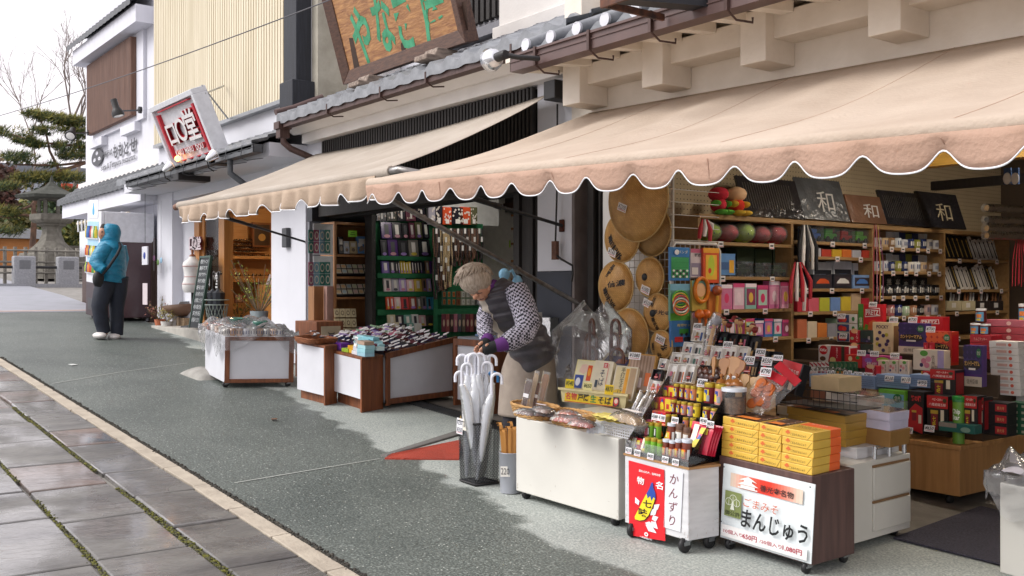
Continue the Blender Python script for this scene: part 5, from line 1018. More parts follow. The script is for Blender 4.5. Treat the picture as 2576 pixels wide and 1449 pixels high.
for i,(u0,v0,u1,v1,c,lb)in enumerate(((1319,956,1335,1026,'6a3a22','dark wooden spatula in a clear sleeve, far left of four'),(1338,936,1350,1024,'d8b888','pale wooden spatula in a clear sleeve, second of four'),(1346,962,1358,1024,'7a4528','short dark wooden spatula in a clear sleeve, third of four'),(1360,938,1378,1020,'c08a52','honey wooden spatula in a clear sleeve, far right of four'))):
 b=k1.on((u0+u1)/2-8,v1+2,.04);F=cols(b,TRX,UPZ);Fr,w,h=PF(F,u0,v0,u1,v1);o=thing('spatula',lb,'spatula',Fr@T(-.02,0,0)@M.Rotation(R(-9),4,'Z'),'sleeved spatulas')
 mb=MB(mat('spatula_'+c,c,.45,var=.2,vs=5,st=(20,2,20)));mb.prism([(-w*.3,0),(w*.3,0),(w*.34,h*.5),(w*.46,h*.82),(w*.36,h*.96),(0,h),(-w*.36,h*.96),(-w*.46,h*.82),(-w*.34,h*.5)],-.005,.005,lambda a,b,d:(a,b,d));mb.build('blade',o,bev=.002)
 MB(CLR).box(-w*.5,-.0,-.007,w*.5,h*1.06,.007).build('sleeve',o)
 if i in(0,2):MB(C('e8e8ea')).box(-w*.42,h*.38,.0075,w*.42,h*.52,.0085).build('price_sticker',o)
for i in range(14):
 u=1592+(i%7)*9.5;v0=968+(i//7)*26+g.uniform(-4,4);b=k1.on(u-6,1050+(i//7)*14,.03);F=cols(b,TRX,UPZ);c=g.choice(['d9d2c8','8a6a4e','c9c0b4','e2dcd6']);h=.17
 o=MB(C(c,.5)).tube([(0,0,0),(0,h,0)],.011,7).build('candy_stick',Tm=F@M.Rotation(R(-16+g.uniform(-6,6)),4,'Z')@M.Rotation(R(-22),4,'X'));tag(o,'wrapped %s sweet stick leaning right of the noodle tray'%{'d9d2c8':'pale','8a6a4e':'brown','c9c0b4':'beige','e2dcd6':'white'}[c],'sweet stick','wrapped sweet sticks leaning right of the noodle tray: '+{'d9d2c8':'pale','8a6a4e':'brown','c9c0b4':'beige','e2dcd6':'white'}[c])
 MB(CLR).tube([(0,-.005,0),(0,h+.012,0)],.014,7).build('wrapper',o);q=MB();q.T=T(0,.02,.0145);deco(q,.02,.08,[('r',.05,0,.95,1,'e4e2e4'),('t','長野',.5,.5,.6,.8,'2a2a3a',dict(vert=True))]);q.T=None;q.build('label',o)
# --- chopsticks, spoons and cups on a sloping stand behind
st=thing('sloping_stand','sloping wooden stand carrying the chopstick boxes behind the spice rack','stand',T(-4.2,4.7,gz(-4.2)+.0));OAKL=mat('stand_wood','b49366',.6)
TIER=[(4.45,986),(4.57,960),(4.69,932),(4.81,918),(4.93,892),(5.05,866)]
TZ=[onY(1720,v,Y).z for Y,v in TIER]
mb=MB(OAKL);mb.box(onY(1655,960,4.5).x+.02,4.45,gz(-4.3)+.05,-4.05,5.15,TZ[0]-.101);wp(mb,'base',st)
SX0=onY(1655,960,4.5).x;wp(MB(OAKL).prism([(TIER[0][0]-.03,TZ[0]-.10)]+[(5.2,TZ[0]-.1),(5.2,TZ[5]-.01)]+[(Y+.075,z-.03)for(Y,v),z in list(zip(TIER,TZ))[::-1]]+[(TIER[0][0]-.03,TZ[0]-.05)],0,1,lambda a,b,d:(-3.47-(a-4.42)*.8 if d else SX0,a,b)),'sloping_board',st)
STK=['2a3050','7a1f30','c86a8a','5a3020','3a5a9a','d87a4a','8a2a3a','24242a','4a7a6a','b89a6a']
def chop(u0,v0,u1,v1,row,box,cs,lb,tagp=True,seed=0):
 Y,vb=TIER[row];Fr,w,h=PF(YP(Y+.03),u0,v0,u1,v1,0);g=random.Random(int(u0))
 Fr=Fr@M.Rotation(R(-20),4,'X');pale=box=='w';bc='efeeea' if pale else '1c1b20';o=thing('chopstick_box',lb,'chopstick box',Fr,('pale' if pale else 'black')+' chopstick boxes on the sloping stand')
 t=.004;mb=MB(C(bc,.5));mb.box(-w/2,0,-.03,w/2,h,-.026);mb.box(-w/2,0,-.0259,-w/2+t,h,0).box(w/2-t,0,-.0259,w/2,h,0).box(-w/2+t,h-t,-.0259,w/2-t,h,0).box(-w/2+t,0,-.0259,w/2-t,t,0);mb.build('case',o)
 n=len(cs)
 for k,c in enumerate(cs):
  x=-w*.5+w*(k+.7)/(n+.4)
  for s in(-.0045,.0045):MB(C(c,.3)).tube([(x+s,.006,-.018),(x+s*.8,h*.62,-.016)],[.0035,.0045],6).build('chopstick',o)
 if tagp:MB(C('c83a32')).box(-w*.3,h*.22,-.009,w*.1,h*.36,-.008).use(C('ece6e2')).box(-w*.28,h*.26,-.0079,w*.08,h*.29,-.0076).build('price_sticker',o)
rows=['front row','second row','third row','fourth row','fifth row','back row']
for row,lst in((5,[(1737,818,1765,858,'w'),(1767,826,1796,865,'w'),(1798,832,1823,868,'b'),(1823,836,1848,871,'b'),(1849,838,1874,873,'b'),(1875,842,1904,880,'b')]),(4,[(1714,859,1738,888,'w'),(1738,861,1761,891,'w'),(1762,867,1786,896,'w'),(1787,869,1811,902,'w'),(1812,865,1845,908,'w'),(1846,869,1874,910,'w'),(1890,880,1926,905,'b'),(1929,883,1958,908,'b')]),(3,[(1686,885,1710,912,'w'),(1710,888,1732,914,'w'),(1733,890,1754,917,'w'),(1755,896,1777,921,'w')]),(2,[(1654,901,1672,928,'w')]),(1,[(1672,913,1693,962,'w'),(1694,914,1716,963,'w'),(1717,915,1739,962,'w'),(1751,917,1778,958,'b'),(1856,904,1900,944,'b'),(1905,908,1945,950,'b')]),(0,[(1637,928,1660,955,'b'),(1626,949,1655,985,'w')])):
 for i,(u0,v0,u1,v1,b)in enumerate(lst):
  n=5 if(u1-u0)>34 else 2;g=random.Random(i*7+row);cs=[g.choice(STK)for _ in range(n)]
  chop(u0,v0,u1,v1,row,b,cs,'%s chopstick box, %s from the left in the %s of the sloping stand'%('pale' if b=='w' else 'black',ORD[i],rows[row]),g.random()<.75)
for u,v,s,row,pos in((1753,822,'¥500',5,'on the first box of the back row'),(1829,869,'¥500',4,'on the tall pale box, fourth tier'),(1911,888,'¥550',4,'on the wide black box of the fifth row'),(1883,908,'¥550',1,'on the blue chopsticks of the black box'),(1927,911,'¥550',1,'on the rightmost black box of the second row'),(1838,958,'¥1600',0,'between the spoons and the cups'),(1806,976,'¥700',0,'in front of the wooden mills'),(1764,965,'¥380',0,'on the dark spoons'),(1924,938,'¥790',0,'on the pale round spatulas')):
 Y=TIER[row][0]-.03-(.06 if row==0 else 0);F=YP(Y);p=onF(u,v+9,F);tagcard(F@T(p.x,p.y,0),s,.075,.05,'white price card %s %s'%(s,pos),lean=16)
def spoon(u,v0,v1,wd,Y,col,lb,cat='spoon',name='wooden_spoon',ang=0,grp=None,rnd_=True):
 F=YP(Y);a=onF(u,v0,F);b=onF(u,v1,F);h=a.y-b.y;w=wd/400
 mb=MB(mat('turned_'+col,col,.35,var=.15,vs=6,coat=.3));Fr=F@T(b.x,b.y,0)@M.Rotation(R(ang),4,'Z')@M.Rotation(R(-14),4,'X')
 if rnd_:mb.ball((0,h*.78,0),(w/2,h*.24,.014),12,8);mb.tube([(0,0,0),(0,h*.6,0)],[.006,.009],7)
 else:mb.prism([(-w*.2,0),(w*.2,0),(w*.28,h*.4),(w*.5,h*.6),(w*.46,h*.92),(w*.2,h),(-w*.25,h),(-w*.48,h*.9),(-w*.5,h*.58),(-w*.28,h*.4)],-.006,.006,lambda x,y,d:(x,y,d))
 tag(mb.build(name,Tm=Fr,bev=0 if rnd_ else.003),lb,cat,grp)
for i in range(9):spoon(1762+(i%5)*9+(i//5)*4,920+(i//5)*14+(i*7%5),985,20,4.40-.03*(i//5),('4a2417','5d2f1c','3a1c14')[i%3],'dark turned wooden spoon in the cluster left of the spatulas',grp='dark turned spoons',ang=(i%5-2)*-7)
for u,v0,v1,w,c,an,lb in((1820,900,945,34,'b07a45',4,'wide honey wooden rice paddle with a round mark'),(1838,896,950,36,'bd8a55',-6,'wide pale rice paddle behind the marked one'),(1850,903,955,30,'a87240',-12,'narrow rice paddle leaning right'),(1795,896,948,12,'c08a50',10,'thin pale stirring stick beside the rice paddles'),(1895,948,985,26,'d6b080',0,'pale round-headed paddle left of the smiling ones'),(1912,944,985,26,'d9b588',3,'pale round paddle with a smile mark'),(1868,940,985,30,'c9a06a',0,'wrapped pale wooden paddle in a clear bag')):spoon(u,v0,v1,w,4.38,c,lb,'rice paddle','rice_paddle',an,rnd_=False)
for i,u in enumerate((1815,1838,1853)):
 F=YP(4.3);p=onF(u,982,F);o=thing('wooden_mill','turned honey wooden mill with a knob, %s of three'%ORD[i],'mill',F@T(p.x,p.y,0)@M.Rotation(R(-90),4,'X'),'turned wooden mills')
 mw=mat('turned_a86a30','a86a30',.35,coat=.3);MB(mw).lathe([(.02,0),(.035,.012),(.036,.035),(.028,.048)],14).build('bowl',o);MB(mw).lathe([(.03,.0485),(.022,.06),(.006,.065),(.006,.075),(.011,.082),(.007,.092),(.001,.094)],12).build('lid',o)
kok=[(1818,806),(1826,812),(1848,803),(1856,808),(1862,812),(1834,818),(1893,822),(1884,828),(1899,830)]
for i,(u,v)in enumerate(kok):
 F=YP(5.2);p=onF(u,v,F);z0=TZ[5]-.02;o=thing('doll_stick','wooden doll-headed stick, %s from the left behind the black chopstick boxes'%ORD[i],'doll stick',F@T(p.x,0,0),'doll-headed sticks')
 MB(C('c9a36a')).tube([(.02,z0,0),(0,p.y,0)],.005,6).build('stick',o);MB(C(('d9b080','cf9f70','8a2a2a')[i%3])).ball((0,p.y,0),.022,10,7).build('head',o);MB(C(('7a1f22','24242a')[i%2])).ball((0,p.y+.012,-.004),(.023,.013,.021),10,5).build('hair',o)
ball=onY(1803,806,5.0);o=thing('wrapped_mallet','pale wooden massage mallet wrapped in clear plastic with a pink tie','mallet',T(ball.x,5.0,ball.z));MB(C('9a9ca6',.3)).ball((0,0,0),.035,12,8).build('head',o);MB(C('cfa878')).tube([(-.02,0,-.03),(-.09,0,-.26)],.014,7).build('handle',o);MB(CLR).tube([(.01,-.0,.045),(-.03,0,-.04),(-.1,0,-.28)],[.03,.05,.025],8).build('wrapper',o);MB(C('d87aa0')).tube([(-.03,-.03,-.045),(-.03,.03,-.045)],.008,6).build('ribbon',o)
p=onY(1890,1000,4.25)
o=thing('grain_tub','clear round tub of brown grain with a white lid right of the tins','tub',T(p.x,4.2,onY(1847,1040,4.2).z));p=onY(1847,1040,4.2);o.location.x=p.x
MB(mat('grain','8a6a4a',.8,var=.35,vs=60)).lathe([(.058,.004),(.058,.085)],18).build('grain',o);MB(ACR).lathe([(.062,0),(.065,.12)],18,cap=False).build('jar',o);MB(C('d4dae2',.3)).lathe([(.068,.1205),(.068,.14),(.05,.142)],18).build('lid',o)
for i,(u,v,rz,lb)in enumerate(((1885,1030,20,'clear bag of orange crackers with a red header, front'),(1905,1012,35,'clear bag of orange crackers with a red header, behind'))):
 F=YP(4.28+.06*i);p=onF(u,v,F);o=thing('cracker_bag',lb,'cracker bag',F@T(p.x,p.y,0)@M.Rotation(R(-rz),4,'Z')@M.Rotation(R(-35),4,'X'),'cracker bags right of the grain tub')
 g=random.Random(i);
 mb=MB(mat('cracker','c4682e',.6,var=.25,vs=20))
 for k in range(9):mb.lathe([(.03,0),(.032,.004),(.028,.008)],10,T(g.uniform(-.05,.05),g.uniform(.02,.17),g.uniform(0,.02)))
 mb.build('crackers',o);MB(CLR).grid(lambda a,b:(.085*(2*a-1),.24*b,.03*math.sin(math.pi*a)*math.sin(math.pi*b)+.006*math.sin(a*21+b*9)),12,12).build('bag',o);MB(C('c42030',.3)).box(-.085,.2,.012,.085,.25,.016).build('header',o)
o=pack('spice_carton','tall black and red carton with a gold tin picture leaning at the stand end','carton',*(lambda r:(r[0]@M.Rotation(R(-10),4,'Z'),r[1],r[2],.07))(PF(YP(4.5),1945,905,2000,985,14)),'15151a',[('r',.05,.55,.95,.98,'c41f26'),('t','八幡屋磯五郎',.5,.68,.8,.13,'f2ece6',{}),('r',.2,.08,.5,.42,'7a1f2c'),('r',.18,.42,.52,.52,'c8a83a'),('t','七味',.35,.24,.2,.26,'f0d62a',dict(vert=True)),('r',.62,.1,.8,.5,'e8e0d0')])
Fr,w,h=PF(YP(4.46),1945,893,1968,907);tagcard(Fr,'¥650',w,h,'white price card ¥650 on top of the leaning black carton')
wb=thing('wire_basket','black wire basket behind the lilac-labelled sweet boxes','basket',T(-3.35,4.62,onY(1985,1015,4.62).z));mb=MB(IRON)
for k in range(14):mb.tube([(-.25+k*.038,0,0),(-.25+k*.038,0,.09)],.002,4)
for z in(0,.045,.09):mb.tube([(-.25,0,z),(.25,0,z)],.003,4)
mb.build('wire_side',wb);mb=MB(IRON).box(-.25,.005,0,.25,.22,.004);mb.build('base',wb)
box2=onY(2085,975,5.0);o=pack('kraft_tray','open kraft tray of cord straps behind the drawer counter','tray',*PF(YP(4.85),2040,948,2110,985),.22,'c3ac84');q=MB(C('2a2420'))
for k in range(8):q.tube([(-.1+.026*k,.12,-.1),(-.09+.026*k,.135,-.05-.01*(k%3)),(-.08+.025*k,.122,-.03)],.004,5)
q.build('cords',o)
# --- umbrella bin, scratcher bucket
def lattice_mat(name,col,s=75):
 m=bpy.data.materials.new(name);m.use_nodes=True;n=m.node_tree;lk=n.links.new;p=n.nodes['Principled BSDF'];p.inputs['Base Color'].default_value=(*L(col),1);p.inputs['Roughness'].default_value=.45;o=n.nodes['Material Output']
 tc=n.nodes.new('ShaderNodeTexCoord');sp_=n.nodes.new('ShaderNodeSeparateXYZ');lk(tc.outputs['Object'],sp_.inputs[0])
 def mt(op,a,b=None):
  q=n.nodes.new('ShaderNodeMath');q.operation=op
  for i,x in enumerate((a,b)):
   if isinstance(x,(int,float)):q.inputs[i].default_value=x
   elif x is not None:lk(x,q.inputs[i])
  return q.outputs[0]
 h=mt('ADD',sp_.outputs[0],sp_.outputs[1]);z=mt('MULTIPLY',sp_.outputs[2],.55);r=[]
 for sg in(1,-1):r.append(mt('LESS_THAN',mt('FRACT',mt('MULTIPLY',mt('ADD',h,mt('MULTIPLY',z,sg)),s)),.3))
 f=mt('MAXIMUM',r[0],r[1]);tr_=n.nodes.new('ShaderNodeBsdfTransparent');mx_=n.nodes.new('ShaderNodeMixShader');lk(f,mx_.inputs[0]);lk(tr_.outputs[0],mx_.inputs[1]);lk(p.outputs[0],mx_.inputs[2]);lk(mx_.outputs[0],o.inputs[0]);return m
kb=Cart((1157,1212),(1195,1225),(1254,1218),0,.415)
ub=thing('umbrella_bin','black expanded-metal umbrella bin standing beside the cream cart','bin',kb.T0);LAT=lattice_mat('expanded_metal','202126')
mb=MB(LAT);cr=[kb.P(*q,.012)for q in((0,0),(1,0),(1,1),(0,1))];ct=[kb.P(*q,.405)for q in((-.06,-.04),(1.06,-.04),(1.06,1.04),(-.06,1.04))]
for i in range(4):mb.quad(cr[i],cr[(i+1)%4],ct[(i+1)%4],ct[i])
wp(mb,'mesh_side',ub);mb=MB(IRON);mb.tube(ct+[ct[0]],.008,6).tube(cr+[cr[0]],.007,6);wp(mb,'rim',ub)
wp(kb.body(MB(C('26272b')),h0=.004,h1=.012),'base',ub)
UM=film('rolled_clear_plastic','eef2f8',.66,.35,.35,20);WHH=C('dfe1ea',.3);cb=kb.P(.5,.5,.014)
ucol=['f2f2f5']*9
for i,(uh,vh,dirn,dv,hc)in enumerate(((1163,893,-1,0,'w'),(1184,892,-1,.03,'w'),(1207,890,1,-.02,'w'),(1236,894,1,.05,'w'),(1158,935,-1,-.04,'w'),(1215,936,-1,.02,'w'),(1240,936,1,-.05,'b'),(1250,940,1,.03,'w'),(1192,890,-1,.07,'w'),(1175,915,1,.09,'w'),(1225,912,-1,.09,'w'),(1200,925,1,.0,'w'))):
 a,b=.2+.6*((i*5)%12)/11,.15+.7*((i*7)%12)/11;base=kb.P(a,b,.02);F=cols(base,RT,UPZ);tp=onF(uh,vh,F@T(0,0,dv));H=tp.y;hx=tp.x
 Fr=F;o=thing('umbrella','%s hooked clear umbrella in the black bin, %s'%('blue' if hc=='b' else 'white',['tallest far left','second tall one','tall one right of centre','tall one far right','short far left','short central','short right','short far right','tall central','leaning, second row left','leaning, second row right','low in the middle'][i]),'umbrella',Fr,'clear umbrellas in the black bin')
 hm=C('2f7fc0',.3)if hc=='b' else WHH;top=V((hx,H,dv));rr=.033
 st_=V((hx-dirn*rr,H-rr,dv));arc=[V((hx-dirn*rr*math.cos(t),H-rr+rr*math.sin(t),dv))for t in[math.pi*k/10 for k in range(11)]]
 MB(hm).tube([st_-V((0,.12,0))]+arc+[arc[-1]-V((0,.035,0))],.010,9).build('handle',o)
 MB(UM).tube([(0,.02,0),V((0,.02,0)).lerp(st_,.35),V((0,.02,0)).lerp(st_,.72),st_-V((0,.10,0))],[.014,.03,.038,.02],10).build('canopy',o)
 MB(ZINC).tube([(0,0,0),st_-V((0,.1,0))],.004,5).build('shaft',o)
for u0,v0,u1,v1,lines,lb in((1149,1052,1164,1092,('¥250','¥350'),'white tag reading ¥250 and ¥350 on the left of the umbrella bin'),(1165,1054,1182,1084,('¥450',),'cream tag reading ¥450 on the front of the umbrella bin')):
 F=kb.front(-.012,0);Fr,w,h=PF(F,u0,v0,u1,v1);o=MB(C('e8e8ea' if len(lines)>1 else 'e6e0d0')).box(-w/2,0,0,w/2,h,.001).build('price_tag',Tm=Fr);tag(o,lb,'price tag');q=MB()
 for k,s in enumerate(lines):addtext(q,s,w*.85,h*(.3 if len(lines)>1 else.5),T(0,h*((.74,.28)[k]if len(lines)>1 else.45),.0012),C('2a2a4a'),shear=.2);
 if len(lines)>1:q.use(RED).add([(-w*.45,h*.08,.0012),(w*.45,h*.08,.0012),(w*.45,h*.11,.0012),(-w*.45,h*.11,.0012)],[(0,1,2,3)])
 q.build('writing',o);MB(C('c8a050')).tube([(0,h*.9,.002),(0,h*1.15,-.006),(0,h*.92,-.012)],.002,5).build('ring',o)
p=onG(1284,1238);bk=thing('bucket','light grey metal bucket of bamboo back scratchers beside the umbrella bin','bucket',M.Translation(p));BKM=mat('grey_bucket','9ea1a8',.4,metal=.25,var=.05)
MB(BKM).lathe([(.066,.002),(.072,.25),(.076,.255),(.073,.258),(.066,.25),(.06,.01)],24,cap=False).build('shell',bk);MB(BKM).lathe([(.001,0),(.066,.0)],20,cap=False).build('bottom',bk)
F=cols(p,(RT*.98-FW*.1),UPZ)@T(-.026,.11,.0675);o=MB(C('e6e2da')).box(-.03,0,0,.03,.065,.001).build('price_tag',Tm=F);tag(o,'cream paper tag reading 220 on the grey bucket','price tag');q=MB();addtext(q,'220',.052,.04,T(0,.034,.0012),INK);q.build('writing',o)
g=random.Random(9);BAMB=mat('bamboo_stick','c98f48',.45,col2='b57d3a',vs=4,st=(10,10,1))
for i in range(9):
 a=2*math.pi*i/9;b0=V((.03*math.cos(a),.03*math.sin(a),.02));tpz=.40+g.uniform(-.02,.03);t0=V((.06*math.cos(a)-.015,.05*math.sin(a),tpz));o=thing('back_scratcher','bamboo back scratcher standing in the grey bucket','back scratcher',M.Translation(p),'bamboo back scratchers in the bucket')
 mb=MB(BAMB);cr_=V((-.8,.1,0)).normalized();pts=[b0,b0.lerp(t0,.5),t0,t0+cr_*.012+V((0,0,.016)),t0+cr_*.03+V((0,0,.016)),t0+cr_*.04+V((0,0,.004))];sd=FW.cross(UPZ)*.0085
 for x,y in zip(pts,pts[1:]):mb.hexa([x-sd-FW*.002,x+sd-FW*.002,x+sd+FW*.002,x-sd+FW*.002],[y-sd*1.15-FW*.002,y+sd*1.15-FW*.002,y+sd*1.15+FW*.002,y-sd*1.15+FW*.002])
 mb.build('shaft',o)
# --- carts in front of the incense shop
WPAN=mat('white_panel','d3d4da',.35,var=.04,vs=5);OLD=mat('weathered_red_wood','8a5230',.6,col2='5f3620',vs=4,st=(7,7,.8),bump=.15)
kA=Cart((512,948),(564,976),(738,974),.05,.52);tA=thing('display_cart','white panelled cart with worn wooden frame wrapped in clear plastic','cart',kA.T0)
wp(kA.body(MB(WPAN),.02,.98,.02,.98),'panel',tA);mb=MB(OLD);
for F,w in((kA.right(),kA.d),):
 mb.T=F;hh=kA.h1-kA.h0;mb.box(0,0,0,.05,hh,.012).box(w-.05,0,0,w,hh,.012).box(.0501,0,0,w-.0501,.04,.012).box(.0501,hh-.04,0,w-.0501,hh,.012);mb.T=None
wp(mb,'frame',tA,bev=.003)
for a,b in((.95,.05),(.95,.95)):caster(kA,a,b,tA)
g=random.Random(12);n=0
for bi in range(9):
 for ai in range(5):
  fr=kA.top(.12+ai*.19,.06+bi*.098,g.uniform(0,360));c=g.choice(['dadbe0','cfd2d8','e2e0dc','c8a890'])if bi>1 else g.choice(['b9906a','cfc9c0','a8583a']);n+=1
  lb='%s pottery cup under the plastic, %s row from the left, place %s'%({'dadbe0':'white','cfd2d8':'pale grey','e2e0dc':'off-white','c8a890':'tan','b9906a':'ochre','cfc9c0':'stone-coloured','a8583a':'rusty'}[c],ORD[bi],ORD[ai])
  o=MB(C(c,.25,.3)).lathe([(.024,0),(.032,.01),(.034,.075),(.030,.075),(.028,.012)],12).build('pottery_cup',Tm=fr);tag(o,lb,'cup','pottery cups under the plastic cover')
  if ai==4:q=MB(C('3a4a7a' if g.random()<.6 else '55555a'));[q.add([(.0345*math.cos(t+e),.0345*math.sin(t+e),z)for t,z in((0,.02),(.25,.02),(.25,.055),(0,.055))],[(0,1,2,3)])for e in[R(45*k)for k in range(8)]];q.build('pattern',o)
for i,(a,b,r)in enumerate(((.45,.35,.09),(.4,.52,.07),(.75,.6,.08))):
 o=MB(C('2f6a5a',.25,.4)).lathe([(r*.45,0),(r*.9,r*.5),(r,r*.85),(r*.93,r*.85),(r*.5,.02)],18).build('green_bowl',Tm=kA.top(a,b,0,.077));tag(o,'dark green glazed bowl under the plastic cover, %s'%('largest','smaller','right-hand')[i],'bowl')
def drape(cart,lift,lb,hang,seed,m=None,name='plastic_cover',ext=.06):
 g=random.Random(seed);ph=[g.uniform(0,6)for _ in range(6)];mb=MB(m or CLRW)
 def f(i,j):
  a,b=-ext-.18+(1+2*ext+.36)*i,-ext-.18+(1+2*ext+.36)*j;ca,cb_=min(1+ext,max(-ext,a)),min(1+ext,max(-ext,b));over=max(abs(a-ca),abs(b-cb_));e=.024*math.sin(i*13+ph[0])+.02*math.sin(j*17+ph[1])+.016*math.sin((i+j)*31+ph[2])
  ca+=(.04*over/.18)*math.sin(j*25+ph[3])*(1 if a!=ca else 0);z=cart.h1+lift*(.6+.4*math.sin(math.pi*min(1,max(0,cb_))))+e;z-=over/.18*hang*(1+.35*math.sin(i*14+j*11+ph[4]))
  return cart.P(ca,cb_,z)
 o=mb.grid(f,44,44).build(name);return tag(o,lb,'plastic cover')
drape(kA,.135,'crumpled clear plastic sheet covering the cups and the white cart',.2,3,CLRW)
cb0=k=None
F=YP(4.75);a=onF(735,866,F);b=onF(815,866,F);z1=onF(770,808,F).y
cbx=thing('drawer_cabinet','small old wooden cabinet with one cream drawer under plastic','cabinet',T((a.x+b.x)/2,4.75,gz(-9.6)));hz_=z1-gz(-9.6);wx=b.x-a.x
MB(OLD).box(-.32,0,.03,.22,.32,hz_).build('carcass',cbx,bev=.006);dr=MB(mat('aged_cream','b9ab92',.6,col2='9f9078')).box(.2205,.05,hz_-.19,.232,.28,hz_-.05).build('drawer',cbx,bev=.003);MB(IRON).tube([(.235,.13,hz_-.12),(.25,.14,hz_-.13),(.25,.19,hz_-.13),(.235,.2,hz_-.12)],.005,6).build('handle',dr)
kC=Cart((748,1002),(816,1020),(846,1014),.09,.53);tC=thing('display_cart','narrow white-fronted stand with brown wooden side between the plastic cart and bead cart','cart',kC.T0)
wp(kC.body(MB(WPAN),0,.98,-.01,.2),'panel',tC);wp(kC.body(MB(OLD),.981,1.03,-.02,1,0),'side_board',tC,bev=.003);wp(kC.body(MB(OLD),0,1.04,-.02,1,.531,.556),'top_board',tC,bev=.003);wp(kC.body(MB(OLD),0,.98,.3,.9,.0,.1),'foot_board',tC)
basket(kC.top(.5,.45,0,.03),.16,.15,.045,WICKR,'red-brown wicker tray of paper tags on the narrow stand',1.06,5,6,'wicker_tray')
g=random.Random(6)
for i in range(12):o=MB(C(g.choice(['d9d9dc','c9c9cc','2a2a30']))).box(-.025,-.012,0,.025,.012,.006).build('paper_tag',Tm=kC.top(.2+.6*g.random(),.2+.6*g.random(),g.uniform(0,180),.08+.004*i)@T(rx=g.uniform(-25,25)));tag(o,'small paper-tagged charm lying loose in the red-brown wicker tray','charm','charms in the red-brown wicker tray')
kB=Cart((830,1012),(909,1038),(962,1028),.12,.475);tB=thing('display_cart','white-fronted stand with wide brown wooden side board beside the bead cart','cart',kB.T0)
wp(kB.body(MB(WPAN),0,.975,-.01,.2),'panel',tB);wp(kB.body(MB(CEDAR),.976,1.02,-.02,1,0),'side_board',tB,bev=.003);wp(kB.body(MB(OLD),-.01,1.03,-.02,1,.4755,.5),'top_board',tB,bev=.003);wp(kB.body(MB(OLD),.05,.97,.3,.9,0,.13),'foot_board',tB)
bb=[(.12,.2,'purple box with white flowers','7a3fa8',0),(.12,.2,'violet box with blossom print','6a2f98',1),(.38,.15,'lime green soap box','9ab83a',0),(.52,.2,'yellow soap box','e0b83a',0),(.52,.2,'golden yellow soap box','d9a02a',1),(.70,.12,'white soap box','dcdde2',0),(.68,.2,'white soap box with grey print','cfd0d8',1),(.92,.1,'pale blue incense box, lowest','9cc8d8',0),(.92,.1,'pale blue incense box, second lowest','9cd0da',1),(.92,.12,'pale blue incense box, third','a8d4dc',2),(.9,.12,'brown-edged incense box on the blue ones','b59a86',3)]
for a,b,lb,c,l in bb:flatbox(kB.top(a,b,g.uniform(-6,6),.0255+l*.034),.115 if a<.9 else.14,.1,.033,c,'soap_box','%s on the white-fronted stand'%lb,top=[('e',.3,.5,.08,.12,'ece6ee'),('e',.6,.4,.07,.11,'ece6ee')]if l else None)
for i in range(14):
 a,b=.2+.78*g.random(),.55+.4*g.random();c=('a8d8e0','8cccd8','c8dcdc','8a3a52')[i%4];flatbox(kB.top(a,b,g.uniform(-20,20),.0255+.05+.018*(i//3)),.16,.075,.03,c,'incense_box','%s incense box in the loose pile at the back of the stand'%('light blue','turquoise','pale grey-blue','wine red')[i%4],grp='loose incense boxes, '+('light blue','turquoise','pale grey-blue','wine red')[i%4])
Fr=kB.top(.72,.12,0,.1)@M.Rotation(R(90),4,'X');tagcard(Fr,'¥750',.05,.09,'white price card among the soap boxes on the stand',line=False)
kD=Cart((840,995),(971,1029),(1149,1004),.05,.5);
kD.A=kD.B+V((-1.35,-.05,.08));kD.D=kD.A+kD.C-kD.B;kD.w=1.35;kD.ex=(kD.B-kD.A).normalized()
tD=thing('bead_cart','wide wooden cart with white glossy panel and sloping top of prayer beads','cart',kD.T0);hf,hb=.49,.6
mb=MB(WPAN);q=[(0,0),(.985,.02),(.985,.98),(0,1)];mb.hexa([kD.P(a,b,.05)for a,b in q],[kD.P(a,b,hf-.02 if b<.5 else hb-.02)for a,b in q]);wp(mb,'panel',tD)
mb=MB(OLD)
def bar(b0,h0,b1,h1,t=.05):
 P0,P1=kD.P(1,b0,h0),kD.P(1,b1,h1);mb.hexa([P0+V((-.02,0,0)),P0+V((.012,0,0)),P1+V((.012,0,0)),P1+V((-.02,0,0))],[P0+V((-.02,0,t)),P0+V((.012,0,t)),P1+V((.012,0,t)),P1+V((-.02,0,t))])
bar(0,hf-.03,1,hb-.03,.055);bar(0,.04,1,.04)
for b in(0,.95):
 P0,P1=kD.P(1,b,.03),kD.P(1,b+.05,.03);t0,t1=(hf if b==0 else hb)-.035,(hf if b==0 else hb)-.03;mb.hexa([P0+V((-.02,0,0)),P0+V((.014,0,0)),P1+V((.014,0,0)),P1+V((-.02,0,0))],[P0+V((-.02,0,t0)),P0+V((.014,0,t0)),P1+V((.014,0,t0)),P1+V((-.02,0,t0))])
wp(mb,'frame',tD,bev=.003)
mb=MB(C('3a2a3a',.8));mb.add([kD.P(a,b,hf+(hb-hf)*b)for a,b in q],[(0,1,2,3)]);wp(mb,'sloping_top',tD)
TC={'black':'1f1c22','dark purple':'3a2150','brown':'5a2f1c','navy':'20264a','wine':'5a1c2c','pink':'c8708a','violet':'5a3a9a','pale green':'9ab89a','lilac':'a890c8','white':'d8d4d2'}
g=random.Random(15);protos={}
ctm={k_:mat('tassel_'+v_,v_,.7,var=.25,vs=40)for k_,v_ in TC.items()}
zD=kD.ex.cross((kD.P(0,1,hb)-kD.P(0,0,hf)).normalized()).normalized();yD=zD.cross(kD.ex)
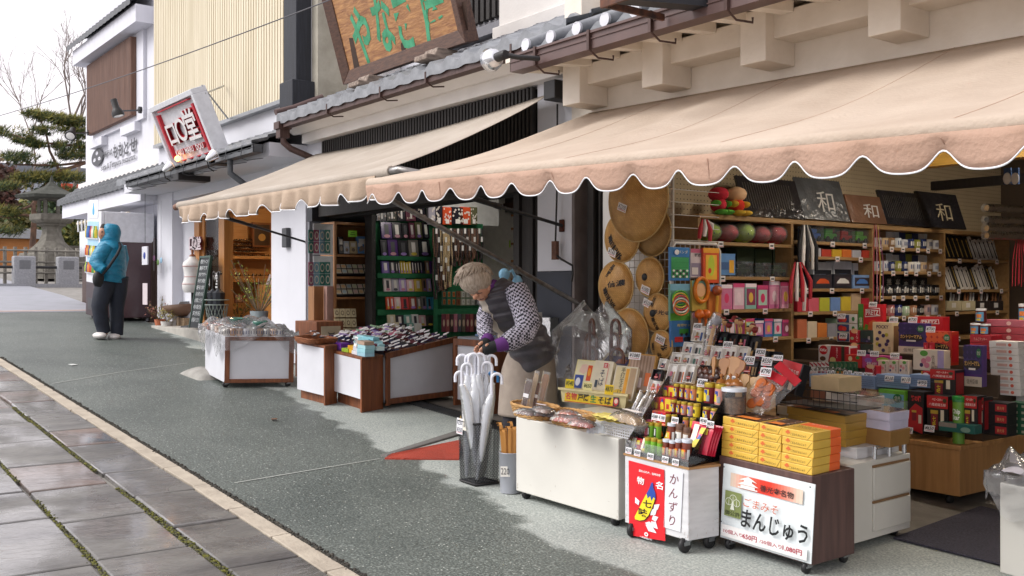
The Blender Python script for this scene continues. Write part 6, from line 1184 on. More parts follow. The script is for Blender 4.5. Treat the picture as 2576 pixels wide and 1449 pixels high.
for bi in range(9):
 for ai in range(12):
  a=.08+.079*ai+g.uniform(-.035,.035);b=.06+.104*bi+g.uniform(-.035,.035)
  cn=g.choice(['black','dark purple','brown','black','navy','wine','brown']if ai>6 else['pink','violet','pale green','lilac','white','wine','dark purple'])if bi>2 else g.choice(['brown','black','dark purple','navy'])
  p=kD.P(a,b,hf+(hb-hf)*b+.012);Fr=M(((kD.ex.x,yD.x,zD.x,p.x),(kD.ex.y,yD.y,zD.y,p.y),(kD.ex.z,yD.z,zD.z,p.z),(0,0,0,1)))@T(z=g.uniform(0,.02),rz=g.uniform(5,80),rx=g.uniform(-12,12));lb='prayer beads with %s tassel and white tag on the sloping cart top'%cn;gr='prayer beads with %s tassels'%cn
  if cn in protos:dup(protos[cn],Fr,lb,gr);continue
  o=protos[cn]=thing('prayer_beads',lb,'prayer beads',Fr,gr);mb=MB(C(TC[cn]if cn not in('white','pale green')else '8a7a6a',.25))
  for k in range(14):t=2*math.pi*k/14;mb.ball((.042*math.cos(t),.02*math.sin(t),0),.0075,6,4)
  mb.build('bead_string',o);mb=MB(ctm[cn]);mb.grid(lambda i,j:(-.045-.085*j,(.008+.03*j)*math.cos(math.pi*i),.006+(.008+.018*j)*math.sin(math.pi*i)+.002*math.sin(i*40)),12,4);mb.build('tassel',o)
  MB(C('e6e4e6')).box(-.012,-.010,0,.048,.010,.004).build('paper_tag',o,Tm=T(.02,0,.022,rz=-14,ry=-16,rx=30))
F=XP(-7.35);a=onF(1168,872,F);b=onF(1212,872,F)
kE=thing('incense_stand','small wooden stand with a tray of incense sticks behind the shopkeeper','stand',T(-7.62,5.62,gz(-7.6)));MB(WPAN).box(-.3,-.3,.08,.28,.2,.6).build('panel',kE);MB(OLD).box(-.33,-.33,0,-.301,.23,.66).box(.281,-.33,0,.31,.23,.66).box(-.3,-.33,.6005,.28,.23,.66).build('frame',kE)
mb=MB(C('8a8f96',.3));mb.box(-.3,-.3,.661,.28,.2,.68);mb.build('tray',kE)
for i,c in enumerate(['6a8ab0','d8d4cc','2a2a30','b09a7a','5a6a8a','d8d4cc','3a3430']):o=MB(C(c)).box(-.02,-.1,0,.02,.1,.02).build('incense_pack',Tm=T(-7.84+i*.075,5.55,gz(-7.6)+.684,rz=25));tag(o,'%s incense pack lying on the tray, %s in the row'%({'6a8ab0':'blue','d8d4cc':'white','2a2a30':'black','b09a7a':'tan','5a6a8a':'slate blue','3a3430':'dark brown'}[c],ORD[i]),'incense pack')
# --- hats on the wire panel, canes, toy rack
WOV=mat('woven_bamboo','d6a662',.45,col2='bd8b4a',vs=12,bump=.0);WOVD=mat('dark_woven_bamboo','b08a52',.5,col2='94713f',vs=12)
for m_ in(WOV,WOVD):
 n=m_.node_tree;lk=n.links.new;p=n.nodes['Principled BSDF'];tc=n.nodes.new('ShaderNodeTexCoord');mp=n.nodes.new('ShaderNodeMapping');mp.inputs['Rotation'].default_value=(0,0,R(45));lk(tc.outputs['Object'],mp.inputs[0])
 br=n.nodes.new('ShaderNodeTexBrick');br.inputs['Scale'].default_value=22;br.inputs['Mortar Size'].default_value=.025;br.inputs['Color1'].default_value=(1,1,1,1);br.inputs['Color2'].default_value=(.8,.78,.74,1);br.inputs['Mortar'].default_value=(.66,.6,.52,1);lk(mp.outputs[0],br.inputs['Vector'])
 old=p.inputs['Base Color'].links[0].from_socket;mx_=n.nodes.new('ShaderNodeMix');mx_.data_type='RGBA';mx_.blend_type='MULTIPLY';mx_.inputs[0].default_value=.8;lk(old,mx_.inputs[6]);lk(br.outputs[0],mx_.inputs[7]);lk(mx_.outputs[2],p.inputs['Base Color'])
 bp=n.nodes.new('ShaderNodeBump');bp.inputs['Strength'].default_value=.6;bp.inputs['Distance'].default_value=.004;lk(br.outputs[0],bp.inputs['Height']);lk(bp.outputs[0],p.inputs['Normal'])
F=YP(5.2);a=onF(1572,930,F);b=onF(1692,440,F)
wpn=thing('wire_grid_display','white wire grid panel on the shop front holding the bamboo hats','panel',T(a.x,5.2,gz(a.x)));mb=MB(C('c9c6c0',.4))
x=a.x
while x<b.x:mb.tube([(x,5.2,.35),(x,5.2,2.6)],.003,4);x+=.052
z=.4
while z<2.6:mb.tube([(a.x,5.197,z),(b.x,5.197,z)],.003,4);z+=.052
wp(mb,'grid',wpn);mb=MB(C('c9c6c0',.4)).tube([(b.x,5.2,.3),(b.x,5.2,2.62),(a.x,5.2,2.62)],.012,8);wp(mb,'edge_bar',wpn)
def hat(cu,cv,hpx,lb,Y,txt=(),m=WOV,knob=False,price=None,tx=0,tz=0,wide=None):
 p=onY(cu,cv,Y);ppm=(ray(cu,cv).y and FPX/(p.y/ray(cu,cv).y));r=(wide/ppm/.71 if wide else hpx/ppm)/2;H=r*.42
 Fr=M.Translation(p)@M.Rotation(R(tz),4,'Z')@M.Rotation(R(90+tx),4,'X');o=thing('bamboo_hat',lb,'hat',Fr);N=12
 MB(m).lathe([(r,0),(r*.75,H*.34),(r*.5,H*.6),(r*.25,H*.82),(r*.08,H*.96),(.001,H)],40,cap=False).build('cone',o,thick=.004)
 MB(mat('straw_rim','b9985f',.5)).tube([(r*math.cos(2*math.pi*i/40),r*math.sin(2*math.pi*i/40),0)for i in range(41)],.006,6,cap=False).build('rim',o)
 zf=lambda q:H*(1-(q/r))**.92+.07*H*math.sin(math.pi*min(1,q/r))if q<r else 0
 if txt:
  mb=MB()
  for s,x,y,w,h,rot,v in txt:addtext(mb,s,w*r*1.25,h*r*1.15,T(x*r,y*r,0,rz=rot),INK,vert=v,bold=.022,shear=.1)
  mb.v=[(x,y,zf(math.hypot(x,y))+.006)for x,y,z in mb.v];mb.build('brush_lettering',o)
 if knob:MB(INK).lathe([(r*.2,H*.82),(r*.19,H*.98),(r*.1,H*1.06),(.001,H*1.08)],14).build('knob',o)
 if price:
  q=V((price[1]*r,price[2]*r));c=MB(C('e4dfdc',.6));c.box(-.045,-.028,0,.045,.028,.002);k=c.build('price_label',o,Tm=M.Translation((q.x,q.y,zf(q.length)+.012))@M.Rotation(R(-20),4,'Z'));mb=MB();addtext(mb,price[0],.075,.034,T(0,.004,.0022),INK,shear=.25);mb.use(RED).add([(-.035,-.02,.0022),(.04,-.02,.0022),(.04,-.016,.0022),(-.035,-.016,.0022)],[(0,1,2,3)]);mb.build('writing',k)
hat(1641,581,128,'dark plain bamboo hat half hidden behind two others',5.17,m=WOVD)
hat(1565,597,126,'lettered bamboo hat just under the largest one',5.11,[('善光寺',-.18,-.42,.34,.95,24,True),('善光寺',.3,.62,.6,.2,-8,False)],price=('¥160',-.35,-.6))
hat(1604,502,110,'largest plain bamboo hat at the top with a ¥2200 label',5.02,price=('¥2200',-.12,-.2),wide=150)
hat(1635,697,98,'plain orange bamboo hat with black knob and ¥1000 label',5.14,knob=True,price=('¥1000',-.05,-.65))
hat(1549,720,126,'lettered bamboo hat hanging third down on the left',5.11,[('善光寺',-.15,-.5,.34,.8,20,True),('信濃',.35,.1,.6,.22,8,False),('長野',-.1,.6,.2,.5,-25,True)])
hat(1655,788,98,'lettered bamboo hat with black knob and writing to the right',5.12,[('善光寺',.5,.05,.8,.2,-6,False),('善光寺',.05,-.55,.24,.6,14,True),('信州',-.1,.6,.22,.5,-12,True)],knob=True,price=('¥500',-.5,.5))
hat(1582,846,140,'large plain bamboo hat low on the left with a ¥1300 label',5.09,price=('¥1300',-.1,.5))
hat(1664,868,74,'smallest bamboo hat at the bottom with a ¥400 label',5.10,[('善',-.55,-.1,.3,.45,10,False),('寺',.5,-.15,.35,.5,-10,False),('光',0,-.7,.4,.3,0,False),('信',-.05,.55,.25,.4,0,False)],price=('¥400',.25,.4))
cbn=onG(1460,1010);cn=thing('cane_bin','cream bin of brown walking canes under cloudy plastic','bin',M.Translation(onY(1458,950,4.95)*V((1,1,0))if False else V((-5.35,4.78,gz(-5.35)))))
MB(LAM).box(-.28,-.12,.0,.22,.22,.62).build('tub',cn,bev=.006)
g=random.Random(8);CAN=mat('cane_wood','6a3c28',.35,col2='4c291b',vs=6,coat=.4)
for i in range(7):
 x,y=-.12+.05*i,g.uniform(-.05,.15);o=thing('walking_cane','brown crook-handled walking cane in the plastic-covered bin','cane',T(-5.35+x,4.78+y,gz(-5.35)+.3,rz=g.uniform(-40,20)),'walking canes in the cream bin');h=.5+.1*(i%3)
 MB(CAN).tube([(0,0,0),(0,0,h)]+[(.055-.055*math.cos(t),0,h+.055*math.sin(t))for t in[math.pi*k/8 for k in range(9)]]+[(.11,0,h-.05)],.012,8).build('shaft',o)
def bagf(i,j):
 a=2*math.pi*i;rr=1+.10*math.sin(a*3+1)+.05*math.sin(a*7+j*6)+.28*math.sin(math.pi*j)*max(0,-math.cos(a-.4));s=(1-max(0,j-.75)*2.6)
 return V((-5.42+.30*rr*s*math.cos(a),4.83+.2*rr*s*math.sin(a),gz(-5.35)+.38+.76*j+.05*math.sin(a*2+1)*j))
o=MB(film('soft_plastic','e4e4ea',.12,.16,.5,5)).grid(bagf,48,20).build('plastic_bag');tag(o,'cloudy plastic bag draped over the walking canes','plastic cover')
p=onY(1360,835,5.1);o=thing('leaflet_rack','clear acrylic leaflet rack on the dark column base behind the shopkeeper','rack',T(p.x,5.12,p.z));MB(ACR).hexa([(-.12,-.1,-.1),(.12,-.1,-.1),(.12,.07,-.1),(-.12,.07,-.1)],[(-.12,-.2,.12),(.12,-.2,.12),(.12,.07,.12),(-.12,.07,.12)]).build('holder',o);MB(C('c9c9c4')).box(-.1,-.06,-.08,.02,-.02,.16).build('leaflet',o);MB(C('3a2f28')).box(-.02,-.14,-.08,.1,-.1,.08).build('leaflet',o)
XS=-5.0
tf=thing('toy_rack','white wire toy rack with hanging blister packs beside the hats','rack',T(-4.93,5.35,gz(-4.9)));F=XP(-4.93);a=onF(1688,610,F);b=onF(1810,620,F);mb=MB(C('cfcac4',.4));mb.tube([(-4.93,a.x,.3),(-4.93,a.x,a.y-.05),(-4.93,a.x+.04,a.y),(-4.93,b.x-.04,a.y),(-4.93,b.x,a.y-.05),(-4.93,b.x,.3)],.012,8);k=0
while a.x+k*.05<b.x:mb.tube([(-4.935,a.x+k*.05,.9),(-4.935,a.x+k*.05,a.y)],.003,4);k+=1
for k in range(16):mb.tube([(-4.935,a.x,.95+k*.09),(-4.935,b.x,.95+k*.09)],.003,4)
wp(mb,'frame',tf)
def xp(u0,v0,u1,v1,X,d,col,name,lb,cat,dc=(),tilt=0,**k):Fr,w,h=PF(XP(X),u0,v0,u1,v1,tilt);return pack(name,lb,cat,Fr,w,h,d,col,dc,**k)
def yp(u0,v0,u1,v1,Y,d,col,name,lb,cat,dc=(),tilt=0,**k):Fr,w,h=PF(YP(Y),u0,v0,u1,v1,tilt);return pack(name,lb,cat,Fr,w,h,d,col,dc,**k)
yp2=yp
xp(1686,622,1735,706,-4.90,.02,'3a7ab8','toy_pack','blue blister pack with a green board game grid, top left of the toy rack','toy pack',[('r',.05,.08,.95,.7,'3a9a5a')]+[('r',.05,.08+.155*k,.95,.085+.155*k,'2a7a48')for k in range(1,5)]+[('e',.15+.17*(k%5),.12+.09*(k//5),.06,.035,('e8e8e4','3a3a40')[k%2])for k in range(15)]+[('e',.3,.85,.12,.08,'e8e8ea'),('t','パンダ',.6,.86,.5,.1,'f0e8d0',{})])
xp(1737,626,1768,698,-4.90,.02,'cfc0c4','toy_pack','pale pink board game box with two characters at the top of the rack','toy pack',[('t','将棋',.6,.78,.6,.12,'2a2a2a',dict(bold=.02)),('r',.05,.05,.95,.5,'8a7f96'),('r',.1,.1,.6,.35,'d8d0cc'),('r',0,.86,1,1,'b85a78')])
xp(1769,624,1809,712,-4.88,.02,'d2502a','toy_pack','orange and yellow toy pack at the top right of the toy rack','toy pack',[('r',.15,.1,.85,.8,'e8b43a'),('e',.5,.5,.2,.3,'b8c83a'),('e',.4,.35,.1,.08,'d83a2a'),('r',0,.86,1,1,'e8a02a')])
o=xp(1686,714,1739,806,-4.90,.02,'6a9a8a','toy_pack','blister pack of coloured throwing rings in the middle of the rack','toy pack',[('r',0,.82,1,1,'7ab0c8'),('r',0,0,1,.2,'5aa03a')]);
for k,c in enumerate(('4aa83a','d8c23a','c83a4a','d8d8d0','d87a3a')):MB(C(c,.3)).tube([(-.02+.075*math.cos(2*math.pi*i/20),.16-.018*k+.05*math.sin(2*math.pi*i/20),.012+.003*k)for i in range(21)],.006,6).build('ring',o)
o=xp(1741,706,1782,782,-4.88,.02,'b8a04a','toy_pack','toy pack with a round orange tambourine','toy pack',[('r',0,.8,1,1,'7ab0a0')]);MB(C('d87a1e',.3)).tube([(.0+.07*math.cos(2*math.pi*i/20),.15+.085*math.sin(2*math.pi*i/20),.014)for i in range(21)],.014,8).build('tambourine',o);MB(C('e8b88a')).lathe([(.05,.004),(.05,.006)],14,T(0,.15,0)).build('disc',o)
o=xp(1783,716,1815,800,-4.86,.02,'c8783a','toy_pack','orange toy pack with a red and yellow toy hammer','toy pack',[('r',0,.8,1,1,'7a9ac8')]);MB(C('a8522a',.3)).ball((0,.2,.02),(.045,.04,.03),10,6).build('hammer_head',o);MB(C('d8a02a')).tube([(0,.16,.02),(-.01,.03,.02)],.012,6).build('hammer_handle',o)
o=xp(1742,786,1780,850,-4.86,.02,'9a8a7a','toy_pack','toy pack with two round orange maracas','toy pack',[('r',0,.8,1,1,'b8889a')])
for x in(-.03,.035):MB(C('d86a1e',.3)).ball((x,.17,.02),.036,10,7).build('maraca_head',o);MB(C('d86a1e',.3)).tube([(x,.14,.02),(x+.01,.03,.02)],.01,6).build('maraca_handle',o)
xp(1688,806,1746,872,-4.90,.02,'3a6fa8','toy_pack','blue blister pack with green and red toy locomotives','toy pack',[('t','周遊セット',.6,.82,.7,.1,'e8d04a',{}),('r',.35,.48,.75,.68,'3a8a3a'),('e',.45,.47,.06,.06,'22262a'),('e',.65,.47,.06,.06,'22262a'),('r',.15,.18,.5,.38,'b82a2a'),('r',.55,.2,.85,.36,'24262e')],)
# --- shelves along the inner left wall of the souvenir shop
sv=thing('wall_shelves','long oak shelf unit along the inner wall of the souvenir shop','shelf',T(XS-.2,7.5,gz(XS)))
us=[1760,1994,2197,2377,2538];ysx=[onX(u,700,XS).y for u in us];zt_=[onX(1780,545,XS).z,onX(2480,579,XS).z];ZT=sum(zt_)/2
SH=[[611,696,778,851],[609,646,726,783,848],[624,683,745,795,850],[653,728,783,845]]
mb=MB(OAKH).box(XS-.36,ysx[0],ZT-.035,XS,ysx[-1],ZT);wp(mb,'top_board',sv,bev=.003)
for y in ysx:wp(MB(OAKH).box(XS-.36,y-.015,.2,XS-.003,y+.015,ZT-.036),'upright',sv)
wp(MB(mat('shelf_back','5f4e39',.8)).box(XS-.36,ysx[0],.2,XS-.345,ysx[-1],ZT-.04),'back_panel',sv)
SZ=[]
for k,vs in enumerate(SH):
 um=(us[k]+us[k+1])/2;SZ.append([onX(um,v,XS).z for v in vs])
 for z in SZ[-1]:wp(MB(OAKH).box(XS-.344,ysx[k]+.016,z-.025,XS,ysx[k+1]-.016,z),'shelf_board',sv,bev=.002)
SN=['plush and toy','toy car','mug','brush']
def shelfrow(k,r,u0,u1,n,hpx,cols_,name,what,cat,group,dcf=None,dep=.12,X=None,gap=.92,jit=.1,tilt=0,shape=None):
 z=SZ[k][r];Xp=X or XS-.03;F=XP(Xp);a=onF(u0,700,F).x;b=onF(u1,700,F).x;w=(b-a)/n;g=random.Random(n*31+r*7+int(u0));h0=hpx/(FPX/(Xp/ray((u0+u1)/2,700).x))
 for i in range(n):
  c=cols_[i%len(cols_)]if isinstance(cols_,(list,tuple))else cols_;cn,ch=c;h=h0*(1+g.uniform(-jit,jit));lb='%s %s, %s on %s'%(cn,what,ORD[i]if i<len(ORD)else 'far along',group)
  Fr=F@T(a+w*(i+.5),z+.001,0)
  if shape:shape(Fr,w*gap,h,ch,name,lb,cat,group)
  else:pack(name,lb,cat,Fr@M.Rotation(R(-tilt),4,'X'),w*gap,h,dep,ch,dcf(i,g)if dcf else(),group)
 return
def plush(Fr,w,h,c,name,lb,cat,grp):
 o=thing(name,lb,cat,Fr,grp);MB(mat('plush_'+c,c,.9,bump=.3,bs=80)).ball((0,h*.47,-.08),(w*.55,h*.47,.1),14,10).build('body',o);mb=MB(INK)
 for x in(-.16,.16):mb.ball((x*w,h*.42,.005),(.008,.01,.012),6,4)
 mb.build('eyes',o);MB(CLR).ball((0,h*.5,-.08),(w*.6,h*.5,.12),10,7).build('wrapper',o)
shelfrow(0,0,1778,1986,5,52,[('green','9ab83a'),('red','b02236'),('green','9ab83a'),('red','a82034'),('red','b02236')],'round_plush','round plush toy in a clear bag','plush toy','the top plush shelf',shape=plush)
def carpack(Fr,w,h,c,name,lb,cat,grp):
 o=thing(name,lb,cat,Fr,grp);MB(C(c,.35)).box(-w*.4,h*.2,-.1,w*.4,h*.55,-.02).box(-w*.28,h*.55,-.09,w*.2,h*.85,-.03).build('car_body',o,bev=.008)
 mb=MB(C('15151a'));[mb.lathe([(h*.18,0),(h*.18,.012)],10,T(x*w,h*.2,-.026))for x in(-.25,.25)];mb.build('wheel',o);MB(ACR).box(-w*.48,0,-.12,w*.48,h,-.005).build('case',o)
shelfrow(0,1,1852,1988,3,36,[('dark green','2c3a28'),('black-green','23301f'),('olive green','3a4a2a')],'toy_truck','boxed toy army truck','toy','the second shelf, lower layer',shape=carpack)
shelfrow(0,1,1852,1988,3,72,[('dark olive','33402a')],'toy_truck_box','clear boxed toy truck behind the others','toy','the second shelf, back layer',X=XS-.16,dep=.12)
xp(1810,638,1850,692,XS-.02,.08,'5a86b8','toy_pack','blue toy train pack at the left of the second shelf','toy pack',[('r',.1,.25,.6,.6,'3a5a8a'),('r',.6,.1,.9,.7,'d8a02a')])
PK=lambda i,g:[('r',.1,.15,.9,.8,('c8789a','e0c8d0','8a3a5a','b0d0c0','d898b0')[i%5]),('e',.5,.45,.2,.2,('d83a6a','e8d0d8','d8b04a')[i%3]),('r',0,.85,1,1,('f0e0e8','d04a7a')[i%2])]
shelfrow(0,2,1812,1990,6,66,[('pink','c86a96'),('pale pink','d8a0b8'),('turquoise and pink','8ab8b0'),('magenta','b83a78')],'toy_box','girls toy box with window','toy box','the third shelf',PK,.06)
shelfrow(0,3,1800,1990,8,44,[('blue','3a6ab0'),('teal','3a8a9a'),('magenta','b03a7a'),('yellow','c8a83a'),('purple','7a3a8a')],'small_toy_box','small toy box','toy box','the fourth shelf',PK,.1)
shelfrow(1,0,2035,2192,4,40,[('blue','3a62a8'),('green','4a9a3a'),('red','b02a2a'),('lime green','6ac03a')],'toy_vehicle','boxed toy vehicle','toy','the first toy vehicle shelf',shape=carpack)
shelfrow(1,1,2040,2192,6,20,[('silver','a8a8b0'),('red','b03a2a'),('yellow','c8a02a'),('orange','c86a2a')],'tiny_toy','tiny packaged toy','toy','the second toy vehicle shelf',dep=.08)
shelfrow(1,2,2044,2192,3,34,[('black and orange','2a2a34'),('black and white','24242c'),('pale blue','7a9ac8')],'car_box','car window box','toy box','the third car shelf',lambda i,g:[('r',.08,.2,.92,.8,'3a3036'),('p',[(.15,.35),(.85,.35),(.8,.55),(.6,.7),(.35,.7),(.2,.5)],('c8501e','d8d8d4','4a7ac0')[i])],.08)
shelfrow(1,2,2044,2192,3,64,[('white and blue','d4d6da')],'car_box','car box','toy box','the third car shelf, back',lambda i,g:[('r',.05,.05,.95,.7,'20242e'),('p',[(.15,.3),(.85,.3),(.7,.55),(.3,.55)],'3a4a6a')],.08,X=XS-.14)
shelfrow(1,3,2005,2192,7,36,[('red','b02a3a'),('red-white','c85a6a'),('yellow-green','b0b03a'),('clear blue','6a8ac0'),('yellow','c8b03a'),('beige','b8a084')],'trinket_pack','trinket pack','trinket','the fourth toy vehicle shelf',dep=.1,jit=.35)
shelfrow(1,4,2005,2130,5,40,[('red and cream','b86a4a'),('cream','c8b8a0'),('orange','c8783a'),('grey','8a8a94'),('pale green','9ab89a')],'wooden_toy','folk toy pack','toy','the fifth toy shelf',dep=.12,jit=.3)
def mug(Fr,w,h,c,name,lb,cat,grp):
 o=tag(MB(C(c,.25,.3)).lathe([(w*.38,0),(w*.44,h*.1),(w*.45,h),(w*.40,h),(w*.36,h*.15)],14,M.Translation((0,0,-.06))@M.Rotation(R(-90),4,'X')).build(name,Tm=Fr),lb,cat,grp)
 q=MB(C('3a4a7a' if c[0]in 'cde' else 'd8d4cc'));[q.add([(w*.46*math.sin(t),h*z,-.06+w*.46*math.cos(t))for t,z in((a,.3),(a+.2,.3),(a+.2,.75),(a,.75))],[(0,1,2,3)])for a in(-.7,-.3,.1,.45)];q.build('pattern',o)
MG=[('white','d6d6d6'),('beige','c8ad88'),('brown','8a6a4a'),('white','d0d4d8'),('grey','c4c4c8'),('dark blue','2a3460'),('olive','8a8a3a'),('navy','24305a'),('white','d8d0c4')]
for r,hp in((0,24),(1,25)):
 shelfrow(2,r,2212,2372,10,hp,MG if r==0 else MG[3:]+MG[:3],'tea_mug','straight tea mug','mug','mug shelf %s, front row'%('one','two')[r],shape=mug)
 shelfrow(2,r,2212,2372,10,hp*1.75,MG[2:]+MG[:2],'mug_carton','mug carton behind the mugs','carton','mug shelf %s, back row'%('one','two')[r],dep=.08,X=XS-.17)
shelfrow(2,2,2214,2372,8,27,[('black','1c1c20')],'tea_mug','black mug with white brush characters','mug','mug shelf three, front row',shape=mug)
shelfrow(2,2,2225,2350,6,47,[('black','1a1a1e')],'mug_carton','lettered mug carton','carton','mug shelf three, back row',lambda i,g:[('t','善光寺'[i%3],.5,.6,.6,.5,'d4cfc0',dict(bold=.03))],.08,X=XS-.17)
shelfrow(2,3,2222,2370,8,26,[('dark green','2f4a3f'),('pink','b06a6a'),('navy','2a346a'),('pale green','a8c0a0'),('terracotta','a8785a'),('black','24242a'),('red-white','c8a8a0'),('white','d4d4d8')],'handled_mug','ceramic mug','mug','mug shelf four',shape=mug)
for r,hp in((0,60),(1,62)):
 def strip(Fr,w,h,c,name,lb,cat,grp):
  o=tag(MB(C(c,.4)).box(-w*.42,0,-.012,w*.42,h,0).build(name,Tm=Fr@M.Rotation(R(14),4,'Z')@M.Rotation(R(-12),4,'X')),lb,cat,grp);q=MB(C('1c1a1a' if c[0]in 'cde' else 'c8a85a'));q.tube([(0,h*.1,.004),(0,h*.75,.004)],[.005,.003],5).ball((0,h*.82,.004),(.006,.018,.006),6,4);q.build('brush',o)
 shelfrow(3,r,2384,2524,13,hp,([('black','1c1b1e')]*6+[('white','d6d2cc')]*7)if r==0 else[('white','d6d2cc'),('white','cfc8be'),('black','221f20'),('white','d8d4cc')],'brush_pack','slim brush pack','brush pack','brush shelf %s'%('one','two')[r],shape=strip,X=XS-.1)
for i,u in enumerate((2384,2420,2455,2490)):
 xp(u,757,u+34,781,XS-.02,.2,('b8ad8c','b8ad8c','2a2422','2a2422')[i],'small_basket','%s lattice basket of small wares, %s on the lowest brush shelf'%(('cream','cream','dark','dark')[i],ORD[i]),'basket',[('r',.3,.3,.6,.8,'d8d4d0')])
 g=random.Random(i)
 for j in range(4):F=XP(XS-.06);p=onF(u+6+j*7,757,F);o=MB(C(g.choice(['8a5a3a','b8b4b0','4a3a34']))).tube([(0,-.02,0),(.05,.06+.03*g.random(),-.02)],.01,6).build('small_ware',Tm=F@T(p.x,p.y,0));tag(o,'small stick-shaped ware poking out of the lattice baskets','small ware','small wares in the lattice baskets')
g=random.Random(3)
for k in range(4):
 for r,z in enumerate(SZ[k]):
  for j in range({0:2,1:3,2:6,3:3}[k]):
   y=ysx[k]+(ysx[k+1]-ysx[k])*(j+.5+g.uniform(-.15,.15))/{0:2,1:3,2:6,3:3}[k];o=MB(C('d8d4d4')).box(0,-.028,-.022,.002,.028,.022).use(RED).box(.0021,-.022,-.018,.0026,.022,-.014).use(INK).box(.0021,-.018,-.004,.0026,.018,.008).build('shelf_label',Tm=T(XS+.001,y,z-.018));tag(o,'small white price label on the edge of a %s shelf board'%SN[k],'price label','price labels on the %s shelves'%SN[k])
GLS=mat('wrapped_black','24242a',.16,var=.3,vs=5,bump=.8,bs=9,coat=.6);GLG=mat('wrapped_grey','55585c',.18,var=.35,vs=4,bump=.8,bs=9,coat=.5);GLB=mat('wrapped_brown','7a5844',.2,var=.2,vs=4,bump=.7,bs=9,coat=.5)
for u0,v0,u1,v1,m_,ch,lb in((1876,440,2026,548,GLS,'','black plastic-wrapped panel with fine gold text, left end of the top board'),(2026,442,2140,554,GLG,'和','grey plastic-wrapped panel with a pale brush character'),(2144,487,2244,562,GLB,'和','brown plastic-wrapped panel with a pale brush character'),(2232,476,2345,568,GLS,'','black plastic-wrapped panel right of the brown one'),(2330,478,2432,574,GLS,'和','black wrapped panel with a gold character at the right end')):
 o=xp(u0,v0,u1,v1,XS-.06-.02*(u0>2300),.02,'','wrapped_picture',lb,'panel',[('t',ch,.55,.45,.4,.5,'b8a98a' if 'gold' in lb else 'c9c6c2',dict(shear=.1))]if ch else[('r',.08+.04*k,.2,.085+.04*k,.85,'6a6456')for k in range(20)],18,m=m_)
for u0,u1,c1,c2,lb in((1788,1826,'c0283a','5aa83a','seated red and green plush toy on the top board'),(1832,1872,'c8301e','d8b03a','seated red plush toy with yellow feet on the top board')):
 F=XP(XS-.05);a=onF(u0,500,F);b=onF(u1,500,F);h=onF(u0,468,F).y-ZT;w=b.x-a.x;o=thing('plush_toy',lb,'plush toy',F@T((a.x+b.x)/2,ZT,0));MB(mat('plush_'+c1,c1,.9)).ball((0,h*.36,0),(w*.3,h*.26,.07),12,8).build('body',o);MB(mat('plush_'+('e0b890' if c2[0]=='d' else c1),'e0b890' if c2[0]=='d' else c1,.9)).ball((0,h*.74,0),(w*.36,h*.26,.09),12,8).build('head',o)
 for s in(-1,1):MB(mat('plush_'+c2,c2,.9)).ball((s*w*.22,h*.1,.06),(w*.2,h*.1,.06),10,6).build('foot',o);MB(mat('plush_'+c2,c2,.9)).ball((s*w*.36,h*.4,.03),(w*.12,h*.12,.05),10,6).build('arm',o)
def hang(u0,u1,v0,v1,n,X,cols_,name,lb,cat):
 F=XP(X);o=thing(name,lb,cat,M.Translation(F@V((*onF((u0+u1)/2,v0,F),0))));a=onF(u0,v0,F);b=onF(u1,v1,F);tp=onF((u0+u1)/2,v0,F);g=random.Random(n)
 for i in range(n):x=a.x+(b.x-a.x)*(i+.5)/n;y1=b.y+g.uniform(0,.1);wp(MB(C(cols_[i%len(cols_)],.7)).tube([F@V((tp.x+(x-tp.x)*.3,tp.y,.01*(i%3))),F@V((x,(tp.y+y1)/2,.02+.012*(i%3))),F@V((x+g.uniform(-.01,.01),y1,.015+.012*(i%3)))],[.006,.018,.014]if 'cloth' in lb else[.003,.004,.004],7),'strip',o)
hang(2002,2046,566,690,6,XS+.06,['1c1c20','d8d4d0','1c1c20','24242a','c8c4c0','1c1c20'],'hanging_charm','black and white hanging cloth charm in front of the shelves','hanging charm');hang(1978,2036,660,782,5,XS+.1,['a82430','d8d0cc','b02430','d0c8c4','a82430'],'hanging_charm','red and white hanging cloth charm below the black one','hanging charm');hang(2190,2216,565,780,5,XS+.05,['a83a4a','c88a9a','b0a03a','a82a3a','8a4a6a'],'hanging_charm','string of red and pink bell charms on the shelf upright','hanging charm');hang(2540,2590,590,735,10,XS+.3,['a82430','b82a3a'],'red_tassel_bundle','bundle of red cords hanging at the right of the shelves','cord bundle');hang(1752,1790,552,610,4,XS+.06,['b02a34','d8d4d0'],'hanging_charm','red and white checked cloth charm above the toy rack','hanging charm')
for i,(v,c)in enumerate(((515,'b8945a'),(545,'2a2624'),(566,'b8945a'),(585,'b08a50'))):F=XP(XS+.35);a=onF(2482,v+8,F);o=MB(C(c,.4)).tube([F@V((a.x,a.y,0)),F@V((a.x+.9,a.y+.02,.0))],.025,8).build('packaged_rod');tag(o,'wrapped wooden rod hanging at the right of the brush shelves, %s from the top'%ORD[i],'rod');MB(CLR).tube([F@V((a.x-.03,a.y,0)),F@V((a.x+.95,a.y+.02,0))],.04,8).build('wrapper',o)
for i,u in enumerate((2528,2548)):F=YP(8.3);p=onF(u,465,F);q=onF(u+17,422,F);o=MB(C('24406a')).box(p.x,8.28,p.y,q.x,8.3,q.y).build('cloth_pouch');tag(o,'blue cloth pouch with a white figure hanging at the right, %s'%('left','right')[i],'pouch');MB(C('c8c4c0')).ball(((p.x+q.x)/2,8.279,(p.y+q.y)/2-.02),(.035,.003,.05),10,6).build('figure',o)
